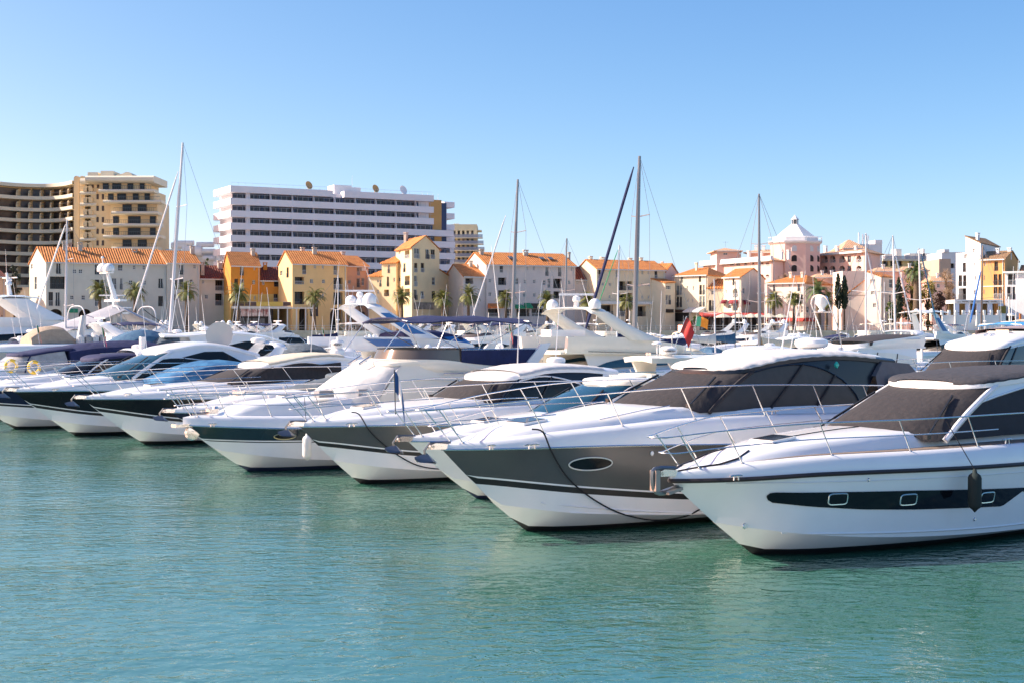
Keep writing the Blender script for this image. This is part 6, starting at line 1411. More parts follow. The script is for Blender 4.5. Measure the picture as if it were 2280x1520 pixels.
# quayside lamp posts, parasols and rail
def lamp(label, px, pt, Y):
    z = z_at(0,pt,Y); o = thing('street_lamp', label, 'street lamp', ((px-1140)/F*Y,Y,QZ), 0, 'street lamps on the quay')
    MB().tube([(0,0,0),(0,0,z)],[.10,.07],7).build('pole', MASTW, o); mb = MB(); mb.tube([(-1.2,0,z*.80),(1.2,0,z*.80)],.05,5); mb.build('arm', MASTW, o)
    for sg in (-1,1): mb = MB(); mb.box((1.1*sg,0,z*.80-.05),(.5,.25,.14)); mb.build('lamp_head', FRW, o, 0)
for lab,px,pt in (('lamp post before the right arch of the yellow house',770,625),('lamp post beside the burgundy awning house',1703,632),('lamp post before the peaked pink house',1969,628)): lamp(lab,px,pt,236)
def parasol(label, px, Y, open_=True, m=COVC):
    o = thing('parasol', label, 'parasol', ((px-1140)/F*Y,Y,QZ), 0, 'parasols on the quay'); MB().tube([(0,0,0),(0,0,3.0)],.04,5).build('pole', FRW, o)
    if open_: MB().lathe([(1.7,2.35),(1.65,2.42),(.9,2.75),(.02,3.1)],(0,0,0),8).build('canopy', m, o, 0)
    else: MB().lathe([(.10,.7),(.28,.9),(.22,1.6),(.12,2.5),(.03,3.1)],(0,0,0),8).build('canopy', m, o, 0)
for i,px in enumerate((1610,1645,1672,1688,1712,1740)): parasol('open cream parasol before the red awning restaurant, number %d from the left'%(i+1) if False else 'open cream parasol on the quay, %s of the six from the left'%['first','second','third','fourth','fifth','sixth'][i], px, 239)
for i,px in enumerate((2127,2175)): parasol('closed pale parasol before the white restaurant, %s'%['left of the blue furled sail','right of the blue furled sail'][i], px, 233, False, COVW)
t = thing('quay_railing','long white railing along the quay edge','railing',(0,0,QZ))
ql = [(-110,230.4),(-60,232.4),(60,234.4),(74,234.2)]
for a in range(3):
    p, q = Vector((*ql[a],0)), Vector((*ql[a+1],0)); n = int((q-p).length/2.5); mb = MB()
    for hh in (.5,.95): mb.tube([p+Vector((0,.2,hh)),q+Vector((0,.2,hh))],.03,4)
    for i in range(n): v = p.lerp(q,i/n)+Vector((0,.2,0)); mb.tube([v,v+Vector((0,0,.95))],.035,4)
    mb.build('rail_section', FRW, t)
# ------------------------------------------------------------------ the boats behind the front row
D_ = Vector((math.cos(R(38)), math.sin(R(38)))); P_D = Vector((-D_.y, D_.x))
def rowpt(off, t): return Vector((4.4,25))+D_*off+P_D*t
HS = [(-2,1.55),(4,1.5),(13,1.35)]; HD = [(-2,.1),(0,.25),(3,.36),(13,.4)]; HC = [(-1.2,0),(0,.14),(3,.3),(8,.3),(9,0)]
def low_rail(h, r, e=6.5): rail(h, r, -1.8, e, hgt=.62, lean=.5, posts=[-1.6,.2,2.2,4.3,6.2], r=.018, hi=False)

def coupe(root, roof=WHITE, ws=GLASSB, hullm=None, side=GLASS, bits='d', n=16, L=12.5, sc_=1.):
    h = Hull(dict(L=L,B=1.95,ov=2.,zs=HS,dh=HD,hc=HC)); build_hull(h, dict(n=n,band=[(-2,1.05),(3,.7),(13,.5)] if hullm else None,up=hullm or WHITE), root, n)
    cabin(h, root, dict(sb=2.2,stp=3.8,cb=.9,ct=.6,wb=1.35,wt=1.12,sa=8,ra=8.2,st=4,zr=[(3.6,2.72),(5,2.98),(6.6,3.08),(8.6,2.86)],rend=8.8,wsm=ws,swm=side,fa=[(0,.85),(.3,.88),(.7,.6),(1,.1)],pr=.05,crown=.12,roofm=roof), hi=False)
    low_rail(h, root)
    if 'd' in bits: dome(root,(7.6,-.5,3.0),.2); dome(root,(7.6,.5,3.0),.2)
    if 'r' in bits: radome(root,(7,0,3.08),.3,.2)
    if 'a' in bits: antenna(root,(7.8,.8,2.9),2.6,.3,.2); antenna(root,(7.8,-.8,2.9),4.4,.9,-.3,.02)
    return h
def opener(root, cov=COVN, hullm=None, archm=WHITE, full=True, n=16, L=11.5, bits='ra', ws=GLASS):
    h = Hull(dict(L=L,B=1.85,ov=1.9,zs=HS,dh=HD,hc=HC)); build_hull(h, dict(n=n,band=[(-2,1.05),(3,.7),(13,.5)] if hullm else None,up=hullm or WHITE), root, n)
    cabin(h, root, dict(sb=2.4,stp=3.7,cb=.9,ct=.6,wb=1.25,wt=1.1,sa=5.0,ra=5.0,st=4,zr=[(3.5,2.46),(5.2,2.54)],rend=5.2,wsm=ws,swm=ws,pr=.04,crown=.07,roofm=cov), hi=False)
    arch(root, 7.3, 7.9 if full else 6.7, 2.0, 3.0, 1.4, 1.12, 1.1, .6, archm)
    if full: cockpit_cover(h, root, 4.6, 9.6, [(4.6,2.6),(6.8,2.95),(8.2,2.8),(9.6,2.2)], 1.38, cov)
    low_rail(h, root, 5.5)
    if 'r' in bits: radome(root,(7.6,0,3.15),.28,.2)
    if 'd' in bits: dome(root,(7.6,.55,3.12),.2)
    if 'a' in bits: antenna(root,(7.7,.9,3.05),5.0,1.0,.4,.02); antenna(root,(7.7,-.9,3.05),2.8,.5,-.1)
    return h
def flyer(root, m=WHITE, cov=None, bim=None, inlay=None, win=GLASS, n=16, L=13.5, bits='dd', zt=4.6, hullm=None, scr=SMOKE):
    h = Hull(dict(L=L,B=2.1,ov=2.1,zs=[(-2,1.7),(4,1.6),(14,1.5)],dh=HD,hc=HC)); build_hull(h, dict(n=n,low=m,band=[(-2,1.15),(3,.8),(13,.6)] if hullm else None,up=hullm or m,), root, n)
    cabin(h, root, dict(sb=2.6,stp=4.3,cb=1.,ct=.6,wb=1.5,wt=1.3,sa=9.6,ra=9.8,st=4,zr=[(4.1,3.02),(5,3.12),(10,3.1)],rend=10.6,wsm=win,swm=win,fa=[(0,.72),(.5,.75),(1,.5)],pr=.05,crown=.08,roofm=m,body=m,mull=[.35,.7]), hi=False)
    flybridge(h, root, dict(s0=4.6,s1=10.4,w=1.45,z0=[(4,2.95),(10.4,3.05)],ze=[(4.6,3.22),(6,3.42),(8,3.55),(10.4,3.75)],m=m,scr=None if cov else (.3,scr,6.8),cover=(5.4,9.8,.16,cov) if cov else None,cd=1.3), hi=False)
    a = arch(root, 8.9, 10.3, 3.5, zt, 1.45, 1.2, 1.6, .8, m, inlay=inlay)
    if 'dd' in bits: dome(root,(10.3,-.85,a-.05),.26); dome(root,(10.3,.85,a-.05),.26)
    if 'r' in bits: radarbar(root,(10.3,0,a-.03),1.2)
    if 'a' in bits: antenna(root,(10.3,1.1,a),2.6,.3,.1); antenna(root,(9.9,-1.1,a),3.,.6,-.1)
    if bim: bimini(root, 6.2, 9.4, 1.25, zt+.25, 3.5, bim)
    low_rail(h, root); return h
def runabout(root, cov=COVB, n=12, hullm=None):
    h = Hull(dict(L=8.5,B=1.4,ov=1.5,zs=[(-1.5,1.15),(8,1.)],dh=[(-1.5,.08),(0,.2),(8,.25)],hc=[(-.8,0),(0,.1),(2,.2),(5,0)])); build_hull(h, dict(n=n,band=[(-2,.8),(8,.6)] if hullm else None,up=hullm or WHITE), root, n)
    cabin(h, root, dict(sb=2.,stp=2.9,cb=.6,ct=.5,wb=.95,wt=.85,sa=3.9,ra=4.0,st=4,zr=[(2.8,1.95),(4,2.0)],rend=4.1,wsm=GLASSB,swm=GLASSB,pr=.03,crown=.05,roofm=cov), hi=False)
    cockpit_cover(h, root, 3.9, 7.4, [(3.9,2.05),(5.4,2.3),(7.4,1.6)], 1.1, cov); low_rail(h, root, 3.5); return h
def trawler(root, m=WHITE2, n=16, top=COVC):
    h = Hull(dict(L=12,B=2.0,ov=1.4,zs=[(-1.4,2.0),(3,1.6),(12,1.3)],dh=HD,hc=HC)); build_hull(h, dict(n=n,low=m), root, n)
    cabin(h, root, dict(sb=2.9,stp=3.3,cb=.5,ct=.4,wb=1.4,wt=1.3,sa=9,ra=9.2,st=4,zr=[(3.2,3.1),(9.4,3.1)],rend=10.4,wsm=GLASS,swm=GLASS,fa=[(0,.7),(1,.7)],pr=.05,crown=.06,roofm=m,body=m,mull=[.3,.6]), hi=False)
    flybridge(h, root, dict(s0=4.2,s1=8.8,w=1.3,z0=[(4,3.05),(9,3.05)],ze=[(4.2,3.6),(8.8,3.6)],m=m,cd=.6), hi=False)
    bimini(root, 5.0, 8.6, 1.2, 4.7, 3.5, top); MB().tube([(9.2,0,3.1),(9.4,0,6.2)],.05,6).build('mast', m, root); radome(root,(9.1,0,4.9),.26,.18); low_rail(h, root); return h

def sailboat(label, px, py, pb, Y, thick, bow=-1, mast=MASTW, furl=None, boom=None, boomm=COVC, spr=2, py_b=720, hullm=None, L=12., name='sailing_yacht', rake=True, stay=True):
    """mast head and foot in photo pixels; furl: (px,py, px2,py2, thick, material) of a rolled headsail"""
    x = (pb-1140)/F*Y; ms = 4.6; d = D_*(-bow)          # bow -1: bow points left
    th = 38 if bow < 0 else 218
    a = Vector((math.cos(R(th)),math.sin(R(th)))); loc = Vector((x,Y))-a*ms
    root = thing(name, label, 'sailing boat', (loc.x,loc.y,0), R(th), 'sailing yachts among the motor boats')
    h = Hull(dict(L=L,B=1.8,ov=1.2,zs=[(-1.2,1.35),(5,1.1),(L,1.1)],dh=[(-1,.06),(3,.14),(L,.15)],hc=[(0,0),(2,.25),(8,.35),(8.6,0)])); build_hull(h, dict(n=14,band=[(-2,.9),(13,.75)] if hullm else None,up=hullm or WHITE), root, 14)
    inv = root.matrix_basis.inverted()
    def loc3(px_, py_, Y_): v = at(px_,py_,Y_); return Matrix.Rotation(-R(th),3,'Z') @ (v-Vector((loc.x,loc.y,0)))
    top = loc3(px,py,Y); zb = h.dz(ms,0); r = thick/2/F*Y
    base = Vector((ms,0,zb)); MB().tube([base, base.lerp(top,.6), top],[r,r*.95,r*.6],8).build('mast', mast, root)
    for k in range(spr):
        p = base.lerp(top,(k+1)/(spr+1.)+.04); mb = MB()
        for sg in (-1,1): mb.tube([p,p+Vector((.25,1.1*sg*(1-.2*k),.12))],r*.28,4)
        mb.build('spreader', mast, root)
    if stay:
        for sg in (-1,1):
            pts = [top]+[base.lerp(top,(k+1)/(spr+1.)+.04)+Vector((.25,1.1*sg*(1-.2*k),.12)) for k in range(spr)][::-1]+[Vector((ms+.3,1.7*sg,1.2))]
            MB().tube(pts,.014,3).build('shroud', MASTG, root)
        MB().tube([top,(L-.2,0,1.3)],.014,3).build('backstay', MASTG, root)
    if furl:
        fx,fy,gx,gy,ft,fm = furl; s_top = loc3(fx,fy,Y); s_bot = Vector((-1.0,0,1.5))
        g = loc3(gx,gy,Y); s_bot = s_top+(g-s_top)*1.0
        rr = ft/2/F*Y; MB().tube([s_top,s_top.lerp(s_bot,.1),s_top.lerp(s_bot,.9),s_bot],[rr*.4,rr,rr*1.15,rr*.5],7).build('furled_headsail', fm, root)
    else: MB().tube([top,(-1.,0,1.45)],.012,3).build('forestay', MASTG, root)
    if boom:
        p = Vector((ms+.1,0,zb+1.1)); q = Vector((ms+boom,0,zb+1.35)); MB().tube([p,q],.08,6).build('boom', mast, root)
        rows = []
        for i in range(9):
            t = i/8; c = p.lerp(q,t); hh = lerp(.75,.28,t**.6); ww = lerp(.2,.13,t); c = c+Vector((0,0,.05))
            rows.append([c+Vector((0,-ww,0)),c+Vector((0,-ww*.8,hh*.5)),c+Vector((0,-ww*.2,hh)),c+Vector((0,ww*.2,hh)),c+Vector((0,ww*.8,hh*.5)),c+Vector((0,ww,0)),c+Vector((0,0,-.18))])
        mb = MB(); mb.grid(rows,0,True); mb.build('sail_cover', boomm, root, 60)
    if rnd.random() < .5: cockpit_cover(h, root, 6.6, 8.6, [(6.6,1.9),(7.8,2.3),(8.6,2.2)], 1.1, rnd.choice([COVN,COVB,COVC]), 'spray_hood', base=1.3)
    return root

def special(label, px, Y, s_at, th=218, name='motor_yacht', cat='motor yacht', group='yachts moored behind the front row'):
    """the boat's station s_at stands at photo column px, distance Y"""
    a = Vector((math.cos(R(th)),math.sin(R(th)))); v = Vector(((px-1140)/F*Y,Y))-a*s_at
    return thing(name, label, cat, (v.x,v.y,0), R(th), group)

# cream flybridge yacht with the big arch
r = special('large cream flybridge yacht with a tall swept arch carrying two white domes', 1280, 62, 11.7)
h = Hull(dict(L=16,B=2.4,ov=2.4,zs=[(-2,1.9),(6,1.75),(16,1.6)],dh=[(-2,.1),(0,.3),(5,.5),(16,.5)],hc=[(-1,0),(0,.15),(3,.35),(11,.35),(12,0)])); build_hull(h, dict(n=24,low=WHITE2), r, 24)
cabin(h, r, dict(sb=3.2,stp=5.6,cb=1.2,ct=.7,wb=1.75,wt=1.5,sa=12.2,ra=12.4,st=5,zr=[(5.4,3.0),(6.4,3.12),(12.4,3.1)],rend=13.8,wsm=GLASSB,swm=GLASSB,fa=[(0,.75),(.3,.78),(.7,.6),(1,.2)],pr=.06,crown=.08,roofm=WHITE2,body=WHITE2,mull=[.3,.55]))
flybridge(h, r, dict(s0=5.3,s1=13.6,w=1.78,z0=[(4,2.85),(13.6,3.0)],ze=[(5.3,3.16),(7.2,3.42),(9.6,3.68),(13.6,3.75)],m=WHITE2,cd=1.8))
a_ = arch(r, 8.8, 11.7, 3.55, 4.86, 1.8, 1.72, 2.2, 1.0, WHITE2, thick=.16, topz=.16)
for sg in (-1,1): dome(r, (11.8,1.5*sg,a_-.1), .28, hk=1.5)
radarbar(r,(11.7,.1,a_+.25),1.6,ang=.9); MB().lathe([(.12,0),(.12,.3)],(11.7,.1,a_-.02),8).build('mast_foot', WHITE, r); antenna(r,(11.6,.9,a_),1.3,.5); antenna(r,(12.0,-.4,a_),1.2,.2)
MB().bx(12.2,14.2,.6,1.3,3.75,4.05).build('deck_locker', WHITE, r, 30); rail(h, r, -2., 8, hgt=.65, lean=.5, posts=[-1.8,0,2,4,6,7.8])
for sg in (-1,1): MB().tube([(6.0,1.86*sg,2.9),(12.5,1.86*sg,3.1)],.02,4).build('styling_line', GLASS, r)
# flybridge yacht with blue tinted panels
r = special('white flybridge yacht with blue tinted panels on its arch and coaming, two domes and radar', 838, 74, 11.2)
h = Hull(dict(L=15,B=2.25,ov=2.3,zs=[(-2,1.85),(6,1.7),(15,1.55)],dh=[(-2,.1),(0,.3),(5,.5),(16,.5)],hc=[(-1,0),(0,.15),(3,.35),(10,.35),(11,0)])); build_hull(h, dict(n=22), r, 22)
cabin(h, r, dict(sb=3.,stp=5.,cb=1.1,ct=.7,wb=1.65,wt=1.45,sa=11,ra=11.4,st=5,zr=[(4.8,2.9),(6,3.0),(11.4,3.0)],rend=13.,wsm=GLASSB,swm=GLASS,fa=[(0,.75),(.7,.6),(1,.2)],pr=.06,crown=.08,mull=[.4]))
flybridge(h, r, dict(s0=5,s1=14.6,w=1.65,z0=[(4,2.8),(14,2.95)],ze=[(5,3.1),(7.2,3.4),(9.6,3.6),(14.6,3.65)],m=WHITE,cd=1.6,scr=(.35,TINT,8.)))
for sg in (-1,1): MB().prism([(9.8,1.67*sg,3.15),(10.1,1.67*sg,3.5),(13.0,1.65*sg,3.55),(12.2,1.65*sg,3.15)],(0,.03*sg,0)).build('coaming_window', TINT, r, 0)
cockpit_cover(h, r, 6.4, 10.2, [(6.4,3.7),(8,3.95),(10.2,3.85)], 1.5, COVN, 'helm_cover', base=3.45)
a_ = arch(r, 9.0, 12.2, 3.55, 5.25, 1.65, 1.5, 1.9, .9, WHITE, thick=.16, inlay=TINT)
dome(r,(12.2,-1.0,a_-.05),.32,hk=1.4); dome(r,(12.2,.9,a_-.05),.38,hk=1.4); radarbar(r,(12.2,-.1,a_+.35),1.6,ang=.9); MB().lathe([(.2,0),(.14,.4)],(12.2,-.1,a_-.05),8).build('mast_foot', WHITE, r); antenna(r,(11.8,1.2,a_),2.2,.8,-.3); low_rail(h, r, 8)
# big white coupe, bow right
r = special('big white coupe yacht with long dark windows, behind the black hulled coupe', 640, 82, 5.)
h = Hull(dict(L=15,B=2.2,ov=2.3,zs=[(-2,1.9),(6,1.75),(15,1.55)],dh=[(-2,.1),(0,.3),(5,.5),(16,.5)],hc=[(-1,0),(0,.15),(3,.3),(10,.3),(11,0)])); build_hull(h, dict(n=20), r, 20)
cabin(h, r, dict(sb=3.,stp=5.6,cb=1.1,ct=.7,wb=1.6,wt=1.35,sa=11.5,ra=12.,st=5,zr=[(5.4,3.1),(7,3.6),(9.5,3.85),(12,3.7)],rend=13.5,wsm=GLASS,swm=GLASS,fa=[(0,.9),(.5,.72),(1,.2)],pr=.06,crown=.14,mull=[.4,.7]), hi=False)
side_patch(h, r, 'hull_window', [3,4,6,8,9.5], [(3,1.2),(9.5,1.1)], [(3,1.3),(4,1.55),(9.5,1.45)], GLASS); low_rail(h, r, 8)
cockpit_cover(h, r, 12.6, 15, [(12.6,3.8),(14,3.4),(15,2.2)], 1.6, COVS); radome(r,(10.4,0,3.95),.35); antenna(r,(10.8,.9,3.8),2.2,.4,.3); antenna(r,(11,-.9,3.8),3,.2,.3)
# far left giant with hardtop
r = special('very large white yacht with a hardtop on two swept legs, far left edge', 22, 126, 12)
h = Hull(dict(L=19,B=2.8,ov=2.6,zs=[(-2,2.6),(8,2.3),(19,2.1)],dh=[(-2,.1),(0,.3),(5,.5),(19,.5)],hc=[(-1,0),(0,.15),(3,.4),(14,.4),(15,0)])); build_hull(h, dict(n=18), r, 18)
cabin(h, r, dict(sb=4,stp=6.5,cb=1.3,ct=.8,wb=2.1,wt=1.8,sa=15,ra=15.4,st=5,zr=[(6,4.1),(8,4.3),(15.4,4.3)],rend=17.,wsm=GLASS,swm=GLASS,fa=[(0,.6),(1,.4)],pr=.06,crown=.1), hi=False)
flybridge(h, r, dict(s0=6.5,s1=17,w=2.,z0=[(6,4.1),(17,4.3)],ze=[(6.5,4.5),(9,4.9),(17,5.1)],m=WHITE,cd=2.), hi=False)
a_ = arch(r, 8.6, 12.0, 4.8, 6.75, 2., 1.9, 3.4, 2.2, WHITE, thick=.2)
bimini(r, 9.6, 14.2, 1.95, 7.15, 5., WHITE, legs=False, fall=.2); MB().tube([(12,0,7.1),(12.3,0,9.2)],[.25,.10],8).build('mast_foot', WHITE, r); radarbar(r,(12,0,8.4),2.2); dome(r,(12.4,.9,8.0),.3); antenna(r,(12.3,0,9),2.4,.1)
# large yacht with the tall radar mast and grey awning
r = special('large white yacht with two big domes on a leaning radar mast and a grey awning', 262, 112, 8)
h = Hull(dict(L=18,B=2.7,ov=2.6,zs=[(-2,2.5),(8,2.2),(18,2.)],dh=[(-2,.1),(0,.3),(5,.5),(19,.5)],hc=[(-1,0),(0,.15),(3,.4),(13,.4),(14,0)])); build_hull(h, dict(n=18), r, 18)
cabin(h, r, dict(sb=4,stp=6.,cb=1.3,ct=.8,wb=2.,wt=1.7,sa=13,ra=13.4,st=5,zr=[(6,3.7),(8,3.9),(13.4,3.9)],rend=15.,wsm=GLASS,swm=GLASS,fa=[(0,.6),(1,.4)],pr=.06,crown=.1), hi=False)
mb = MB(); mb.tube([(8.4,0,3.9),(8.2,0,6.4),(9.0,0,9.0)],[.32,.26,.14],8); mb.bx(7.9,8.5,-1.7,1.7,6.25,6.42); mb.bx(7.8,8.4,-2.0,2.0,5.2,5.36); mb.bx(8.7,9.2,-.9,.9,8.55,8.68); mb.build('radar_mast', WHITE, r, 30)
dome(r,(9.0,-.62,8.7),.50,hk=1.3); dome(r,(9.0,.62,8.7),.46,hk=1.3); radarbar(r,(8.1,-.9,6.45),2.2,ang=.9); radarbar(r,(8.1,1.2,5.4),1.6,ang=.9); MB().tube([(9.2,0,8.6),(9.3,0,9.9)],.05,5).build('pole', MASTW, r); dome(r,(9.3,0,9.8),.12)
rows = [[(s,y,z-abs(y)*.28) for y in (-2.1,-1,0,1,2.1)] for s,z in ((4.2,4.4),(6,5.1),(8.2,6.1),(10.5,5.2),(14,4.1))]
MB().grid(rows).build('tent_awning', COVSIL, r, 60)
for s in (5.5,8.5,11.5): MB().tube(crv([(s,-2.1,3.9),(s,-1.9,5.2),(s,-1.2,5.75),(s,0,5.85),(s,1.2,5.75),(s,1.9,5.2),(s,2.1,3.9)],3),.05,6).build('awning_hoop', MASTW, r)
rows = [[(6.6-i*.9,y,5.6-1.75*math.sin(i/4*1.5)) for y in (1.9,2.15)] for i in range(5)]; MB().grid(rows).build('lowered_canopy', M('cover_charcoal',(.04,.035,.035),.8), r)
# hull with grey side cover and tan covered tender
r = special('white yacht with a wide flared hull and a tan covered tender on its foredeck', 150, 92, 4, 38)
h = Hull(dict(L=14,B=2.5,ov=1.8,full=.4,zs=[(-2,2.55),(6,2.5),(14,2.4)],dh=[(-2,.3),(0,.45),(14,.5)],hc=[(-1,0),(0,.05),(14,.05)])); build_hull(h, dict(n=22,band=[(-2,.3),(14,.3)],up=COVSIL,stripe=.0), r, 22)
t = cockpit_cover(h, r, 1.2, 4.2, [(1.2,3.5),(2.,4.05),(3.4,4.1),(4.2,3.4)], 1.2, COVT, 'tender_cover', base=3.0)
MB().tube([(4.6,-.6,3.0),(5.0,-.3,4.9)],[.28,.2],8).build('covered_crane', COVW, r)
for k in range(4): MB().lathe([(.12,0),(.28,.12),(.28,.5),(.12,.62)],(4.4+.5*k,-1.4,3.0),8).build('coiled_gear', [COVW,MASTG][k%2], r)
MB().bx(6.5,12,-1.6,1.6,2.95,3.5).build('deckhouse', WHITE, r, 30)
# hardtop boat behind the grey hulled yacht
r = special('cream hardtop cruiser with radar, horns and a red flag behind the grey yacht roof', 1476, 54, 6, 38)
h = Hull(dict(L=11,B=1.9,ov=2,zs=HS,dh=HD,hc=HC)); build_hull(h, dict(n=20,low=WHITE2), r, 20)
cabin(h, r, dict(sb=2.2,stp=3.4,cb=.9,ct=.6,wb=1.25,wt=1.1,sa=5,ra=5,st=4,zr=[(3.2,2.35),(5.2,2.4)],rend=4.2,wsm=GLASSB,swm=GLASSB,crown=.05,roofm=WHITE2,wiper=False))
rows = []
for i in range(7):
    t_ = i/6; s = lerp(4.6,8.4,t_); w_ = 1.25*(1-abs(2*t_-1)**5*.35); rows.append([(s,w_*v,2.98+.08*(1-v*v)) for v in (-1,-.9,-.3,.3,.9,1)])
lo_ = [[(x*.98+.13,y*.95,z-.20) for x,y,z in q] for q in rows]; mb = MB(); mb.grid(rows); mb.grid(lo_); mb.grid([rows[0],lo_[0]]); mb.grid([rows[-1],lo_[-1]]); mb.grid([[q[0] for q in rows],[q[0] for q in lo_]]); mb.grid([[q[-1] for q in rows],[q[-1] for q in lo_]]); mb.build('hardtop', WHITE2, r, 50)
for sg in (-1,1): MB().prism([(5.2,.95*sg,2.9),(6.6,.95*sg,2.9),(6.6,1.1*sg,1.9),(5.9,1.1*sg,1.9)],(0,.10*sg,0)).build('hardtop_leg', WHITE2, r, 30)
radome(r,(6.0,-.3,3.08),.36,.34); radar_cruiser = r.children[-1]; mb = MB(); mb.tube(crv([(6.9,-.7,3.05),(6.8,-.7,3.75),(6.8,-.5,3.95),(6.8,.1,3.95),(6.8,.3,3.75),(6.9,.3,3.05)],3),.025,6); mb.bx(6.7,6.95,-.5,-.15,3.98,4.25); mb.build('light_hoop', CHROME, r)
MB().lathe([(.025,0),(.025,.45),(.22,.46),(.2,.52),(.02,.58)],(5.2,-.5,3.05),10).build('antenna', WHITE, r, 40); antenna(r,(6.6,.8,3.05),2.6,.2,.1)
for y in (-1.0,-.85): MB().tube([(4.7,y,3.12),(4.4,y,3.14),(4.3,y,3.14)],[.02,.03,.07],6).build('horn', CHROME, r)
low_rail(h, r); flag('red flag with a small canton, leaning on the cream hardtop cruiser', wp(r,(5.95,-.5,3.0)), 1.6, .62, [M('flag_red2',(.5,.08,.06),.8),RED,RED], .55, .6, 1.0, -.3)
# large yacht on the right with mauve covered flybridge
r = special('large white yacht with black screen cover, blue side glass and mauve covered flybridge, at right', 2160, 55, 5.2, 38)
h = Hull(dict(L=16,B=2.3,ov=2.2,zs=[(-2,1.9),(6,1.8),(16,1.7)],dh=[(-2,.1),(0,.25),(3,.38),(16,.45)],hc=[(-1,0),(0,.1),(3,.2),(14,.2),(15,0)])); build_hull(h, dict(n=24), r, 24)
cabin(h, r, dict(sb=3.5,stp=5.0,cb=1.,ct=.8,wb=1.6,wt=1.42,sa=13,ra=13.,st=5,zr=[(4.8,3.30),(6,3.55),(8,3.80),(13,3.8)],rend=14,wsm=COVG,swm=GLASSB,fa=[(0,.92),(.3,.86),(.6,.7),(1,.4)],pr=.06,pillm=COVG,crown=.22,mull=[.12,.45]))
rail(h, r, -2., 13, hgt=.66, lean=.55, posts=[-1.8,0,2,4.4,6.6,8.8,11])
flybridge(h, r, dict(s0=7.6,s1=15,w=1.45,z0=[(6,3.6),(15,3.8)],ze=[(7.6,4.0),(15,4.1)],m=WHITE,cd=1.4,cover=(7.7,14.8,.26,COVP)))
mb = MB()
for y in (-.2,.1): mb.tube([(6.3,y,3.82),(7.0,y+.12,3.94)],.02,5)
mb.bx(7.2,7.5,-.5,.1,3.88,4.06); mb.build('horn', CHROME, r)
for lab_,px_,Y_,s_,cm_,zt_,th_ in (('white yacht with its cockpit under a large slate blue cover, behind the navy canvas',276,76,6,COVB,3.9,38),('white yacht under a slate blue cover left of the big white coupe',430,84,6,COVB,3.8,38),('white yacht under a pleated slate cover right of the big white coupe',668,68,7,COVS,3.25,38)):
    r = special(lab_, px_, Y_, s_, th_); h = Hull(dict(L=12.5,B=2.0,ov=2.,zs=HS,dh=HD,hc=HC)); build_hull(h, dict(n=18), r, 18)
    cabin(h, r, dict(sb=2.2,stp=3.8,cb=.9,ct=.6,wb=1.3,wt=1.1,sa=5.4,ra=5.4,st=4,zr=[(3.6,2.5),(5.5,2.7)],rend=5.6,wsm=GLASS,swm=GLASS,pr=.05,crown=.1), hi=False)
    cockpit_cover(h, r, 4.6, 8.8, [(4.6,zt_-.9),(6.6,zt_),(8.0,zt_-.15),(8.8,zt_-1.2)], 1.45, cm_); arch(r, 8.6, 9.2, 2.1, zt_-.3, 1.45, 1.2, 1.2, .7); low_rail(h, r); radome(r,(9.2,0,zt_-.1),.28); antenna(r,(9.2,.9,zt_-.2),4.5,.8,.3,.02); antenna(r,(9.2,-.9,zt_-.2),3.2,.2,-.3)
# cabin humps and coupes further back on the right
r = special('white sedan yacht with a black flybridge cover, left of the large right hand yacht', 1905, 74, 6, 38); flyer(r, cov=M('cover_charcoal'), bits='', zt=3.8, win=WHITE2)
r = special('white coupe with a black arched side window behind the grey yacht roof', 1660, 74, 5, 38); coupe(r, ws=GLASSB, bits='ra', n=20)
r = special('white flybridge yacht with hardtop, silver domes and a blue panelled leg, at right', 2062, 128, 10, 218); flyer(r, inlay=TINT, bits='dd', zt=5.35, n=18); bimini(r, 8.2, 12.2, 1.5, 5.75, 3.6, WHITE, legs=False)
r = special('boat under a peaked white and blue canopy at the right edge', 2245, 84, 6, 38); h = opener(r, cov=COVW); bimini(r, 5, 9, 1.5, 4.5, 2.0, M('canopy_blue',(.05,.28,.62),.7))
r = special('white cruiser with a large flat radar and stainless mast behind the grey yacht roof', 1800, 60, 5, 38); h = coupe(r, bits='r')
